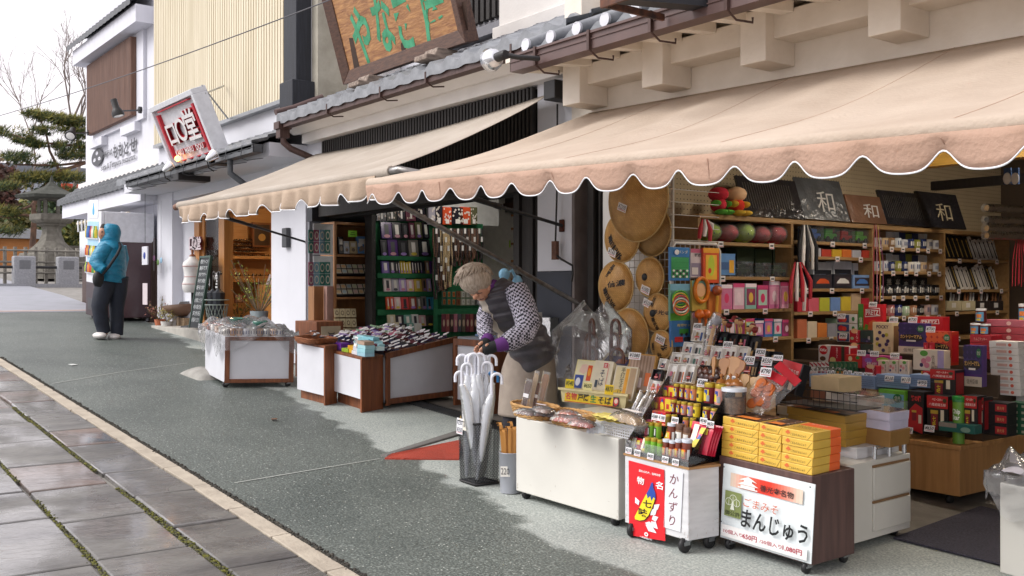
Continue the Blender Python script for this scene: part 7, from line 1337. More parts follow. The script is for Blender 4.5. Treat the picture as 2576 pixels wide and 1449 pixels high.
# --- snack table
c0=onG(2414,1282);PZ=onY(2414,1121,c0.y).z;sd_=thing('snack_platform','oak-veneer platform on casters piled with boxed snacks','platform',M.Translation(c0));x1,y1=c0.x,c0.y
wp(MB(OAK).box(x1-2.0,y1,c0.z+.08,x1,y1+3.0,PZ-.03),'body',sd_,bev=.004);wp(MB(OAK).box(x1-2.02,y1-.015,PZ-.0298,x1+.015,y1+3.0,PZ+.0),'rim',sd_,bev=.004)
for x,y in((x1-.12,y1+.1),(x1-1.7,y1+.1),(x1-.12,y1+1.6)):wp(MB(RUB).lathe([(.025,-.014),(.035,-.01),(.035,.01),(.025,.014)],12,M.Translation((x,y,c0.z+.035))@M.Rotation(R(90),4,'Y')).use(ZINC).box(x-.02,y-.02,c0.z+.071,x+.02,y+.02,c0.z+.08),'caster',sd_)
rs=thing('tier_stand','brown stepped stand lifting the snack boxes on the platform','stand',T(x1-.9,y1+.6,PZ));BRN=mat('tier_board','4a3a2a',.7)
TR=[(y1+.26,985),(y1+.46,925),(y1+.66,890),(y1+.86,862)]
for Y,v in TR:z=onY(2300,v,Y).z;wp(MB(BRN).box(x1-2.2,Y+.02,PZ+.0005,x1+(.0 if Y<y1+.5 else.0),Y+.219,z-.015),'step',rs)
TY=dict(red='c01c28',dred='a81a2a',cream='d8c49a',purp='4a2a72',wht='d4d0cc',pink='c85a7a',blk='1a171a',grn='2f7a3a')
def sn(u0,v0,u1,v1,Y,c,name,lb,dc=(),d=.1,cat='snack box',side='',grp=None):return yp(u0,v0,u1,v1,Y,d,TY.get(c,c),name,lb,cat,dc,side=[('r',.1,.1,.9,.9,side)]if side else(),group=grp)
SB='snack_box';Y0=y1+.06
gr=lambda n,c='3a2a5a',c2='c8b83a':[('e',.2+.2*(k%4),.12+.15*(k//4),.11,.08,c2 if k%5==2 else c)for k in range(n)]
for i,(v0,v1)in enumerate(((791,813),(815,835),(837,860))):sn(2105,v0,2156,v1,TR[3][0],'wht',SB,'white snack box with red apples, %s of the stack of three'%('top','middle','bottom')[i],[('r',.03,.05,.62,.95,'34466f'),('e',.22,.45,.14,.34,'c0242c'),('e',.38,.4,.12,.28,'d04030'),('e',.82,.5,.07,.25,'2f7a3a')],grp='apple snack boxes')
PRZ=[('r',0,0,.22,1,'3a7a2e'),('t','信州',.11,.3,.13,.4,'f0ead8',dict(vert=True)),('p',[(.28,.5),(.9,.56),(.88,.86),(.3,.8)],'f0e8e6'),('p',[(.30,.53),(.88,.585),(.86,.83),(.32,.775)],'c01c28'),('t','PRETZ',.59,.68,.5,.19,'f4ece8',dict(bold=.03)),('p',[(.4,.02),(.7,.02),(.72,.36),(.62,.4),(.45,.3)],'b85a2a'),('p',[(.25,.02),(.4,.02),(.42,.2),(.3,.24)],'5a8a2a')]
sn(2159,765,2221,831,TR[3][0],'red',SB,'upright red snack box with a slanted white logo at the back',PRZ,.05);sn(2295,797,2371,836,TR[3][0]+.1,'red',SB,'red snack box lying flat behind the purple one',PRZ[2:5],.1)
sn(2195,811,2246,891,TR[2][0],'cream',SB,'tall cream snack box with purple grapes',[('t','POCKY',.5,.86,.6,.11,'4a2348',dict(bold=.03))]+[('e',.5+.26*math.cos(a),.42+.3*math.sin(a)*(1 if k%2 else.55),.09,.06,'b8ae3a' if k%4==1 else '3a2a56')for k,a in enumerate([.7*j for j in range(9)])]+[('t','信州',.86,.15,.12,.2,'6a4a3a',dict(vert=True))],.09,side='7a5a3a')
CM=lambda bgd,dark:[('r',.02,.3,.98,.98,bgd)]+[('e',.1+.23*(k%4),.75+.16*(k//4),.12,.09,dark)for k in range(8)]+[('e',.83,.82,.13,.11,'1f6a3a'),('t','信州土産',.83,.82,.16,.1,'f0ead8',{}),('e',.48,.52,.46,.13,'241a22'),('t','カントリーマアム',.48,.56,.8,.12,'e0b060',dict(bold=.03)),('r',.3,.4,.66,.45,'e4dcd4'),('r',0,0,1,.24,'c8bca8'),('t','信州巨峰',.5,.12,.6,.12,'2a2a30',{})]
sn(2261,813,2328,890,TR[2][0]-.03,'purp',SB,'large purple snack box with arched gold lettering',CM('3c2a64','2c1e50'),.08,side='5a2a8a');sn(2331,834,2393,918,TR[1][0]+.05,'b8321e',SB,'large red-orange snack box with arched gold lettering',CM('b02a20','d85a2a'),.1,side='b81c24');sn(2424,869,2471,972,TR[0][0]+.05,'purp',SB,'narrow purple snack box with arched gold lettering, right',CM('3a2a66','2a1c4e'),.06)
for i,(u0,v0,u1,v1)in enumerate(((2137,831,2162,862),(2137,866,2162,893))):sn(u0,v0,u1,v1,TR[2][0]-.02,'dred',SB,'dark red apple sweets box, %s of two'%('upper','lower')[i],[('e',.5,.95,.35,.2,'d8a87a'),('t','りんご',.78,.5,.22,.7,'f0e4dc',dict(vert=True)),('e',.28,.35,.18,.12,'8aa078')],.07);sn(2164,v0,2193,v1,TR[2][0]-.02,'2a3a34',SB,'dark green grape sweets box, %s of two'%('upper','lower')[i],gr(8,'2a2a4a','5a4a7a')+[('t','峰',.8,.4,.2,.3,'d8d4cc',{})],.07)
sn(2059,870,2136,912,TR[1][0]+.08,'wht',SB,'white and red wafer box with a round red logo',[('p',[(.32,0),(.42,1),(1,1),(1,0)],'a81c2c'),('e',.17,.72,.14,.28,'c01c28'),('t','KitKat',.17,.72,.22,.17,'f4ece8',dict(bold=.03,shear=.2)),('e',.15,.2,.1,.14,'5a3a28'),('e',.48,.15,.1,.18,'d8c88a'),('t','信州りんご',.62,.6,.06,.6,'f0e4dc',dict(vert=True)),('r',.76,0,.86,1,'3a3a28')],.12,side='a81c28')
sn(2127,893,2168,925,TR[1][0],'b82a1e',SB,'orange-red fruit snack box low in the middle',[('e',.3,.7,.12,.2,'e0c8a0'),('e',.75,.8,.12,.14,'3a8a3a'),('e',.5,.35,.2,.2,'d87a3a')],.1);sn(2169,895,2250,928,TR[1][0],'b03a78',SB,'magenta fruit snack box with green grapes in the middle',[('e',.65,.7,.2,.2,'9ab83a'),('e',.2,.6,.12,.2,'8a5aa8'),('t','信州',.3,.35,.3,.3,'f0e8e0',{})],.1)
for i in range(5):sn(2036+i*10,911,2046+i*10,942,TR[0][0]+.12,'wht','snack_sachet','white and pink snack sachet in the blue tray, %s from the left'%ORD[i],[('p',[(0,.9),(1,.6),(1,.8),(0,1)],'b03a4a'),('r',.2,.1,.8,.25,'c85a6a')],.02,'sachet',grp='white sachets in the blue tray')
for i in range(6):sn(2084+i*11,910,2102+i*11,946,TR[0][0]+.12+.015*i,'2f5a3c','snack_sachet','dark green snack sachet in the blue tray, %s from the left'%ORD[i],[('e',.5,.75,.3,.15,'6a7a5a'),('r',.1,.1,.9,.35,'c8823a')],.02,'sachet',grp='green sachets in the blue tray')
for i in range(3):sn(2209+i*26,906,2233+i*26,946,TR[0][0]+.08,'d8c4b0',SB,'small cream fruit snack box, %s of three in the tray'%ORD[i],[('e',.25,.6,.13,.1,'c87a7a'),('e',.5,.5,.13,.1,'d88a8a'),('e',.2,.35,.1,.08,'3a2a5a'),('e',.6,.85,.2,.1,'5a9a3a'),('t','信州',.8,.5,.16,.5,'3a3a3a',dict(vert=True))],.05)
sn(2176,920,2205,958,TR[0][0]+.02,'dred',SB,'dark red apple sweets box standing in the tray',[('e',.5,.95,.35,.15,'d8b08a'),('t','りんご',.75,.5,.22,.7,'f0e4dc',dict(vert=True))],.07)
sn(2297,880,2375,932,TR[0][0]+.10,'d8c8b4',SB,'wide cream snack box with leaves and pink fruit',[('e',.35,.45,.09,.14,'c87888'),('e',.5,.55,.09,.14,'d08a98'),('e',.45,.25,.09,.14,'c87888'),('e',.28,.25,.06,.1,'3a2a5a'),('e',.36,.82,.13,.14,'5a9a3a'),('t','信州',.66,.5,.1,.5,'33302c',dict(vert=True)),('t','¥650',.7,.15,.2,.2,'22201e',dict(shear=.2)),('r',.8,0,1,1,'a89ac0')],.08)
for i in range(4):sn(2323+i*13,862,2335+i*13,930,TR[0][0]+.15,'a81424','snack_sachet','shiny red snack stick, %s of four between the big boxes'%ORD[i],[('r',.3,.1,.6,.9,'c8485a')],.02,'sachet',grp='shiny red sticks')if i<2 else None
for i in range(3):sn(2318+i*26,934,2340+i*26,962,TR[0][0],'b81c20','snack_bag','red crinkled snack bag, %s from the left at the tray end'%ORD[i],[('r',0,0,.12,1,'d8a02a'),('e',.5,.7,.35,.18,'e8d8d4')],.04,'snack bag',grp='red snack bags')
for i,u in enumerate((2036,2120,2204,2288)):
 o=sn(u,944,u+82,976,TR[0][0]-.06,'7a92b8','snack_tray','blue perforated plastic tray of snacks, %s of four'%ORD[i],[('r',.04+.04*(k%24),.2+.16*(k//24),.055+.04*(k%24),.27+.16*(k//24),'3f5274')for k in range(96)],.2,'tray',grp='blue snack trays')
BBS=[('r',0,.66,1,1,'b81c20'),('t','八幡屋礒五郎',.5,.76,.8,.08,'f2e8e0',{}),('t','ベビースター',.5,.9,.5,.07,'f0d8c8',dict(bold=.03)),('r',.2,.06,.52,.5,'7a1f2c'),('r',.18,.5,.54,.6,'b89a32'),('t','七味',.36,.28,.16,.3,'e8cf2a',dict(vert=True,bold=.02)),('r',.66,.3,.82,.62,'d8ccb4'),('e',.85,.88,.09,.06,'3a3a1a')]
for u0,v0,u1,v1,Y,lb in((2332,996,2385,1087,Y0,'black and red snack box with a gold tin picture, left of the green tube'),(2340,930,2402,998,Y0+.12,'black and red snack box with a gold tin picture, upper one'),(2421,996,2458,1086,Y0+.02,'black and red snack box right of the green tube'),(2463,1000,2474,1090,Y0+.08,'black and red snack box, the slim one by the black cartons')):sn(u0,v0,u1,v1,Y,'blk',SB,lb,BBS,.12,side='8a1a1e')
sn(2283,985,2323,1090,Y0,'blk',SB,'black snack box with a red hexagon and rice-cracker lettering',[('p',[(0,.12),(.95,0),(.95,.62),(.5,.72),(0,.5)],'b02028'),('t','柿の種',.55,.84,.6,.14,'d83a3a',dict(bold=.04)),('r',.3,.3,.55,.5,'7a1f2c'),('r',.28,.5,.57,.55,'c8a83a'),('r',.7,.25,.88,.45,'d8ccb4')],.12)
sn(2210,981,2277,1079,Y0+.1,'6ab03a',SB,'green illustrated snack box with a blue sky and a yellow chick shape',[('r',.05,.45,.95,.9,'7ab8d0'),('p',[(.05,.45),(.4,.62),(.7,.5),(.95,.58),(.95,.45)],'d0dce0'),('e',.72,.8,.16,.11,'1f7a48'),('t','信州',.72,.8,.2,.12,'f0f0e8',{}),('e',.6,.25,.16,.13,'e0c83a'),('r',.05,.05,.95,.15,'4a9a2a')],.1)
sn(2128,961,2206,990,Y0+.2,'c8b08a',SB,'cream snack box lying on its side behind the counter',[('t','Pocky',.45,.5,.5,.6,'4a2348',dict(bold=.03))],.12)
p=onY(2404,1086,Y0-.02);q=onY(2404,998,Y0-.02);r_=.036;o=thing('snack_tube','green cylindrical crisp tube with white lettering','snack tube',T(p.x,p.y+r_,PZ+.002));hh=q.z-PZ;MB(mat('crisp_green','5a8a2e',.3,col2='6a9a34')).lathe([(r_,0),(r_,hh*.88)],20).build('tube',o);MB(C('1f7a34',.3)).lathe([(r_*1.06,hh*.8805),(r_*1.06,hh),(r_*.9,hh)],20).build('lid',o)
mb=MB();addtext(mb,'Chip\nStar',.055,.07,T(0,0,0),C('ecefe6'),bold=.03);mb.v=[(r_*1.01*math.sin(x/r_),-r_*1.01*math.cos(x/r_),y+hh*.62)for x,y,z in mb.v];k=len(mb.v);addtext(mb,'野沢菜',.05,.02,T(0,0,0),C('f0e8d0'),bold=.02);mb.v=mb.v[:k]+[(r_*1.01*math.sin(x/r_),-r_*1.01*math.cos(x/r_),y+hh*.38)for x,y,z in mb.v[k:]];mb.build('lettering',o)
sn(2362,1066,2452,1088,Y0-.05,'1f5f58','display_tray','low teal cardboard tray in front of the green crisp tube',[('r',.0,.5,.5,1,'8a8078'),('e',.75,.4,.14,.3,'7a9a8a')],.09,'tray')
for i in range(3):sn(2474,1012+i*28,2534,1040+i*28,Y0+.14,'blk',SB,'black carton with a red label, %s of three'%('top','middle','bottom')[i],[('r',.5,.2,.97,.85,'a81c24'),('t','善光寺',.73,.5,.3,.3,'c8a86a',{})],.12,grp='black cartons with red labels')
for i in range(5):sn(2534,1014+i*16,2600,1030+i*16,Y0+.3,'2a5a40',SB,'dark green printed carton, %s from the top of the pile'%ORD[i],[('r',.1,.3,.4,.7,'b8b4a0'),('r',.55,.3,.8,.7,'a8a890')],.12,grp='dark green cartons')
for i in range(8):sn(2488+i,859+i*17,2561+i,875.5+i*17,TR[0][0]+.25,'wht',SB,'white wrapped sweet box with pink fruit print, %s from the top'%ORD[i],[('r',.25,.3,.6,.7,'c09a90'),('e',.72,.5,.06,.25,'c0503a')],.15,grp='white wrapped sweet boxes, left pile')
for i in range(9):sn(2556,886+i*16,2640,901.5+i*16,TR[0][0]+.4,'d0cfcc',SB,'white wrapped box with black script, %s from the top of the right pile'%ORD[i],[('r',.3,.3,.9,.65,'4a4648'),('r',.32,.35,.88,.6,'d8d4d0')],.15,grp='white wrapped boxes, right pile')
for i in range(3):sn(2478,805+i*18,2600,822+i*18,TR[2][0]+.2,'a8404a' if i else 'b05a68',SB,'red foil sweet box in the far right pile, %s'%('top','middle','bottom')[i],[('e',.5,.5,.05,.3,'d8b0a8')],.15,grp='red foil boxes')
for i in range(3):sn(2440,843+i*20,2494,862.5+i*20,TR[1][0]+.15,'a81c2a',SB,'dark red cookie box, %s of the pile beside the jam jars'%('top','middle','bottom')[i],[('t','りんごクッキー',.5,.5,.6,.4,'e0b8a8',{})],.15,grp='dark red cookie boxes')
for u,v0,v1,Y,lb in((2462,776,812,TR[2][0]+.1,'jam jar with blue label standing on top'),(2448,813,843,TR[2][0],'jam jar with blue label, lower left'),(2473,815,843,TR[2][0],'jam jar with blue label, lower right'),(2570,764,812,TR[2][0]+.3,'jam jar with blue label at the right edge')):
 F=YP(Y);a=onF(u-12,v0,F);b=onF(u+12,v1,F);r_=(b.x-a.x)/2;h=a.y-b.y;tin(T((a.x+b.x)/2,Y+r_,b.y),r_,h,'5a1f1a',None,lb,nm='jam_jar',cat='jar',grp=None,lidm=C('d8d8da',.3),lidh=.16,dc=[(-55,55,.1,.75,'5a9ac0'),(-30,30,.35,.6,'d8823a'),(-30,20,.15,.28,'d8c83a')])
for u,v,s,Y,pos in((2121,852,'¥80',TR[3][0]-.05,'on the apple boxes'),(2117,802,'¥770',TR[3][0]-.02,'above the apple boxes'),(2075,934,'¥870',TR[0][0]+.1,'in front of the wafer box'),(2167,895,'¥650',TR[1][0]-.02,'on the dark red sweets'),(2200,897,'¥660',TR[1][0]-.02,'on the magenta box'),(2251,902,'¥660',TR[1][0]-.02,'right of the magenta box'),(2091,945,'¥130',TR[0][0],'on the green sachets'),(2132,946,'¥130',TR[0][0]-.02,'beside the green sachets'),(2158,950,'¥130',TR[0][0]-.02,'left of the standing apple box'),(2183,952,'¥280',TR[0][0]-.03,'on the standing apple box'),(2237,960,'¥110',TR[0][0]-.07,'on the third blue tray'),(2279,964,'¥110',TR[0][0]-.07,'on the red snack bags'),(2320,972,'¥90',TR[0][0]-.07,'at the right end of the trays'),(2047,938,'¥190',TR[0][0]+.08,'on the white sachets'),(2196,773,'¥660',TR[3][0]-.02,'above the upright red box'),(2248,812,'¥870',TR[2][0]-.03,'above the tall cream box'),(2296,812,'¥700',TR[2][0]-.06,'above the purple box'),(2341,836,'¥700',TR[1][0]+.03,'above the red-orange box'),(2338,1086,'¥650',Y0-.04,'in front of the black and red boxes'),(2284,1090,'¥870',Y0-.04,'in front of the hexagon box')):
 F=YP(Y);p=onF(u,v,F);tagcard(F@T(p.x,p.y,.004),s,.07,.042,'white price card %s %s'%(s,pos),lean=10)
mt_=mat('fleecy_mat','4d4a58',.95,col2='34323c',vs=90,bump=.9,bs=120);mb=MB(mt_);q=[onG(u,v)for u,v in((2246,1358),(2517,1425),(2680,1330),(2467,1278))];mb.hexa([p+V((0,0,.005))for p in q],[p+V((0,0,.016))for p in q]);tag(mb.build('door_mat',bev=.004),'dark purple-grey fleecy door mat at the shop entrance','mat')
c5=onG(2515,1440);k5=Cart((2515,1440),(2800,1520),None,.0,.46,.6);t5=thing('display_cart','cream counter under a plastic sheet at the right edge','counter',k5.T0);wp(k5.body(MB(LAM)),'body',t5,bev=.006)
mb=MB(C('d4d4e4',.7));mb.grid(lambda i,j:k5.P(-.02+1.02*i,-.03+1.0*j,.47+.1*(math.sin(math.pi*min(1,i*1.4+.08))*math.sin(math.pi*(.1+.8*j)))**.5+.008*math.sin(i*15+j*9)),20,14);tag(mb.build('white_cloth_bundle'),'folded white cloth bundle under the plastic on the right counter','cloth')
drape(k5,.13,'clear plastic sheet hanging over the right counter',.2,7,MC['soft_plastic'],ext=.1)
# --- incense shop goods
XB=-10.15;bkc=thing('bookcase','tall oak-veneer bookcase of trays and booklets in the incense shop','bookcase',T(XB-.15,5.4,gz(XB)));F=XP(XB);a=onF(841,700,F).x;b=onF(959,700,F).x;zt2=onF(900,560,F).y;OB=mat('brown_veneer','9a6c42',.5,col2='875c36',vs=3,st=(9,9,.8))
mb=MB(OB).box(XB-.35,a,gz(XB),XB,a+.03,zt2).box(XB-.35,b-.03,gz(XB),XB,b,zt2).box(XB-.35,a+.03,zt2-.03,XB,b-.03,zt2);wp(mb,'case',bkc,bev=.003);wp(MB(OB).box(XB-.35,a+.03,gz(XB),XB-.335,b-.03,zt2-.031),'back_panel',bkc)
for v in(641,696,747,853):z=onF(900,v,F).y;wp(MB(OB).box(XB-.33,a+.031,z-.025,XB-.002,b-.031,z),'shelf_board',bkc)
wp(MB(C('9a7a70',.7)).box(XB-.1,a-.08,gz(XB),XB-.02,a-.001,onF(820,720,F).y),'side_post',bkc);wp(MB(OB).box(XB-.25,a-.2,gz(XB),XB-.101,a-.085,onF(820,720,F).y),'side_case',bkc)
BSH=mat('black_board','20222a',.5);wp(MB(BSH).box(XB-.5,a-.1,zt2+.02,XB-.36,b+.1,2.98),'door_panel',bkc)
for v0,v1,r in((563,641,0),(644,720,1)):
 xp(788,v0,838,v1,XB+.02,.01,'cfd0d2','display_board','%s white display panel of bracelet packs left of the bookcase'%('upper','lower')[r],'panel')
 for i in range(8):u=776+(i%4)*14;v=v0+15+(i//4)*30;c=('2f6a60','8a4a62','6a8a9a','2f6a60')[(i+r)%4];o=xp(u,v,u+13,v+29,XB+.09+.02*(i%2),.012,c,'bracelet_pack','%s bracelet pack, %s row %s on the %s panel'%({'2f6a60':'green','8a4a62':'wine','6a8a9a':'blue-grey'}[c],('upper','lower')[i//4],ORD[i%4],('upper','lower')[r]),'bracelet pack',[('e',.5,.5,.4,.36,'c8c0b0'),('e',.5,.5,.28,.25,c)],group='bracelet packs')
for v0,v1,n,r in((660,690,7,'upper'),(709,742,7,'lower')):xp(846,v0,946,v1,XB-.02,.05,'1c1b1e','charm_tray','black %s tray of pastel charms on the bookcase'%r,'tray',[it for k in range(14)for it in(('r',.02+.14*(k%7),.08+.46*(k//7),.14+.14*(k%7),.48+.46*(k//7),'b8b0a0'),('e',.08+.14*(k%7),.28+.46*(k//7),.05,.15,('c8a878','9ab0b8','b8c09a','c8a8a0')[k%4]))],30)
for i,(u0,u1,v0,c)in enumerate(((853,866,595,'2a2a2e'),(866,880,606,'b8c0cc'),(881,898,606,'c8b890'),(899,916,606,'a89880'),(900,922,594,'5a86b8'),(917,926,600,'b8a88a'),(927,934,598,'d4d0cc'),(935,943,596,'6a4a30'),(944,950,594,'c8c0b8'))):xp(u0,v0,u1,638,XB-.06,.03,c,'booklet','%s booklet on the top bookcase shelf, %s from the left'%(('black','pale blue','cream','beige','blue','tan','white','brown','pale')[i],ORD[i]),'booklet',[('r',.2,.55,.8,.85,'d8d4cc'),('e',.5,.3,.25,.15,'8a7a6a')],8)
xp(876,580,898,596,XB+.01,.002,'8fd83a','green_notice','small bright green notice on the bookcase','notice',[('r',.2,.3,.8,.4,'3a5a2a'),('r',.3,.6,.7,.7,'3a5a2a')])
for r in range(3):
 for i in range(4):u=842+i*14+r*1;v=776+r*25;xp(u,v,u+13,v+22,XB+.02+.04*r,.01,'c8ba96','charm_card','cream charm card, %s row, %s from the left at the bookcase foot'%(('top','middle','bottom')[r],ORD[i]),'charm card',[('e',.5,.5,.3,.28,'6a5a4a'),('e',.5,.5,.2,.18,'c8ba96')],12,group='cream charm cards')
for u in(905,930):xp(u,822,u+23,845,XB+.02,.1,'d2d3d6','white_box','plain white box at the bookcase foot, %s'%('left' if u<920 else 'right'),'box',[('r',.3,.4,.6,.6,'9a9aa0')])
XG=-9.95;gk=thing('green_rack','green stepped rack of incense boxes beside the bookcase','rack',T(XG-.1,6.2,gz(XG)));F=XP(XG);GRB=mat('green_felt','1f6a42',.85,col2='1a5c38',vs=20);a,b=onF(946,700,F).x,onF(1112,700,F).x
wp(MB(GRB).box(XG-.2,a,gz(XG),XG-.101,b,onF(1000,500,F).y),'back_board',gk)
for v0,v1 in((645,655),(688,700),(733,745),(778,792)):z1,z0=onF(1030,v0,F).y,onF(1030,v1,F).y;wp(MB(GRB).box(XG-.1,a+.02,z0,XG-.0,b-.05,z1),'step',gk)
wp(MB(DARKW).box(XG-.15,a-.06,gz(XG),XG+.01,a-.01,onF(946,540,F).y),'side_board',gk);wp(MB(DARKW).box(XG-.15,b,gz(XG),XG+.01,b+.05,onF(1100,560,F).y),'side_board',gk)
IN=lambda i,g:[('r',.3,.25,.7,.85,g.choice(['d8d2cc','c8c4bc','2a2a30'])),('e',.5,.15,.3,.1,g.choice(['b87a8a','c8b03a','8a6ab0','3a3a40']))]
NMC={'24222a':'black','4a2a6a':'purple','5a4a8a':'violet','1f1d22':'black','c8b02a':'yellow','2a2a2e':'dark','8a6a52':'brown','d0c4c0':'white-pink','9a96a0':'grey floral','a890c0':'lilac','d0a8a8':'pale pink','d0b04a':'gold','c04a2a':'orange','b83a3a':'red','6a4a3a':'chestnut','7a7670':'stone grey','3a86a0':'blue','b8ad90':'cream','6a948a':'sage','c8c8c4':'white','3a3a30':'dark olive','6a3a4a':'wine','8a3a2a':'rust','5a5a40':'olive'}
g=random.Random(22)
def grow_(v0,v1,u0,us_,Xo,name,what,rown,dcf=IN,tilt=10,coat=0):
 u=u0
 for i,(w,c)in enumerate(us_):xp(u,v0+g.uniform(-2,2),u+w-1.5,v1,XG+Xo,.03,c,name,'%s %s, %s from the left in the %s'%(NMC[c],what,ORD[i],rown),what,dcf(i,g),tilt,rough=.2 if coat else.45);u+=w
grow_(500,556,948,[(26,'24222a'),(26,'3a3a30'),(22,'24222a'),(26,'6a3a4a'),(26,'24222a')],-.06,'cloth_pack','cloth pack','top row of the green rack',lambda i,g:[('e',g.uniform(.1,.9),g.uniform(.1,.9),.07,.05,g.choice(['b8a898','8a6a5a','c8b8b0']))for _ in range(14)]+[('r',.4,.1,.6,.5,'dcd8d4')],6,1)
grow_(558,600,961,[(28,'4a2a6a'),(24,'24222a'),(18,'1f1d22'),(16,'6a3a4a'),(18,'5a5a40'),(18,'24222a')],-.04,'cloth_pack','folded cloth pack','second row of the green rack',coat=1)
grow_(602,645,960,[(18,'24222a'),(26,'4a2a6a'),(26,'2a2a2e'),(26,'7a7670'),(30,'2a2a2e')],-.02,'cloth_pack','patterned cloth','third row of the green rack',coat=1)
grow_(657,688,962,[(20,'5a4a8a'),(15,'24222a')]+[(6,'2a2a2e')]*2+[(7,'c8b02a')]*4+[(7,'24222a')]*5+[(11,'8a6a52'),(14,'4a2a6a')],0,'incense_box','incense box','fourth row of the green rack')
grow_(700,733,968,[(19,'d0c4c0'),(19,'9a96a0'),(19,'a890c0'),(19,'d0a8a8'),(20,'d0b04a'),(12,'8a6a52'),(12,'a890c0')],.01,'incense_box','incense box','fifth row of the green rack')
grow_(746,778,974,[(9,'c04a2a'),(11,'c04a2a'),(17,'d0a8a8'),(20,'b83a3a'),(20,'8a3a2a'),(11,'7a7670'),(14,'7a7670'),(13,'3a86a0'),(16,'3a86a0')],.03,'incense_box','incense box','sixth row of the green rack')
grow_(792,820,978,[(20,'b8ad90'),(20,'24222a'),(20,'6a948a'),(18,'c8c8c4'),(18,'d0a8a8'),(20,'3a3a30'),(20,'24222a')],.05,'incense_box','incense box','seventh row of the green rack');grow_(812,838,974,[(16,'c8c8c4'),(18,'b8ad90'),(18,'24222a'),(18,'6a948a'),(20,'c8c8c4')],.12,'incense_box','incense box','lowest row of the green rack')
XR=-9.7;g2_=thing('bead_rack','green board hung with strings of prayer beads','rack',T(XR-.1,7.1,gz(XR)));F=XP(XR);a,b=onF(1108,700,F).x,onF(1222,700,F).x;wp(MB(GRB).box(XR-.15,a,gz(XR),XR-.06,b,onF(1160,560,F).y),'back_board',g2_);wp(MB(C('c8c8c6',.8)).box(XR-.3,a,onF(1160,560,F).y,XR-.28,b+.4,3),'wall_panel',g2_)
for i,(u,w,c)in enumerate(((1078,17,'9a96a0'),(1096,17,'24222a'),(1114,22,'c04a2a'),(1137,28,'24222a'),(1158,26,'c04a2a'),(1183,18,'5a5a40'))):xp(u,507+(i>1)*14,u+w,565,XR+.0,.03,c,'cloth_pack','%s cloth pack above the bead strings, %s from the left'%(NMC[c],ORD[i]),'cloth pack',[('e',g.uniform(.1,.9),g.uniform(.1,.9),.08,.06,'c8beb4')for _ in range(14)]+[('r',.3,.05,.7,.3,'d8d4d0')],rough=.2)
for i in range(26):
 u=1094+(i%20)*6;v0=575 if i<20 else 648;c=g.choice(['2a2426','4a2f22','3a2a28','6a4a38','1f1d20'])if not 3<=i<=6 else 'b8a078';p=onF(u,v0,F);ln=g.uniform(.3,.62)*(1.2 if 3<=i<=6 else.8);o=thing('bead_string','%s bead string with a white tag on the green board'%{'2a2426':'black','4a2f22':'brown','3a2a28':'dark brown','6a4a38':'light brown','1f1d20':'jet black','b8a078':'cream'}[c],'bead string',M.Translation(F@V((p.x,p.y,0))),'bead strings on the green board: '+c)
 MB(mat('beads_'+c,c,.3,var=.3,vs=60,bump=.8,bs=70)).tube([(0,-.022,0),(.01,-.03,-ln*.5),(.012,-.01,-ln),(.012,.012,-ln),(.01,.03,-ln*.5),(0,.022,0)],.012,6).build('beads',o);MB(C('dcdad6')).box(.03,-.012,-.06-.1*(i%3),.032,.016,-.0-.1*(i%3)).build('paper_tag',o)
XQ=-9.45;
for r in range(2):
 for i in range(8):u=1112+i*12;v=(738,757)[r];c=('3a5a48','2f6a52','2f6a52','6a4a34','9a9a8a','9a9a8a','8a8a80','4a4a48')[i];xp(u,v-6,u+11,v+11,XR+.03,.015,c,'incense_card','%s incense card, %s row, %s from the left under the bead strings'%(('dark green','green','green','brown','pale','pale','grey','dark grey')[i],('upper','lower')[r],ORD[i]),'incense card',[('r',.25,.15,.75,.85,('a85a2a','c86a2a','c86a2a','8a4a2a','d8d8d0','d8d8d0','d0d0c8','8a8a88')[i]),('t','香',.5,.5,.4,.5,'1c1c1a',{})],group='incense cards under the bead strings')
z1,z0=onF(1160,776,F).y,onF(1160,790,F).y;wp(MB(GRB).box(XR-.059,a,z0,XR+.03,b,z1),'step',g2_)
for i in range(9):u=1112+i*10;xp(u,790,u+9,835,XR+.04,.015,('6a3040','8a4a4a','3a2a2a','a86a7a','4a4a52','5a5246')[i%6],'charm_strip','hanging charm strip under the green step, %s from the left'%ORD[i],'charm',[('e',.5,.5,.3,.2,'b8a08a')],group='charm strips')
HW=mat('honey_shelf','a8702f',.5,col2='93602a',vs=3);F=YP(8.2);lf=thing('honey_shelf','honey-coloured open shelf with wooden figures at the back of the incense shop','shelf',T(-8.5,8.2,gz(-8.5)));a,b=onF(1208,600,F),onF(1330,600,F)
for v in(542,575,612,655,700):z=onF(1260,v,F).y;wp(MB(HW).box(a.x,8.2,z-.03,b.x,8.5,z),'shelf_board',lf)
for u in(1210,1253):x=onF(u,600,F).x;wp(MB(HW).box(x,8.18,gz(x),x+.07,8.199,onF(u,540,F).y),'upright',lf)
for i,(u,h)in enumerate(((1266,.2),(1275,.3),(1288,.17))):F2_=YP(8.3);p=onF(u,612,F2_);o=MB(mat('carved_wood','b8824a',.6,bump=.6,bs=25)).lathe([(.07,0),(.08,h*.3),(.05,h*.6),(.065,h*.8),(.03,h)],10,T(0,0,.03)).build('carved_figure',Tm=T(p.x,8.3,p.y));tag(o,'carved wooden figure on the honey shelf, %s'%('left','tallest, middle','right')[i],'figurine')
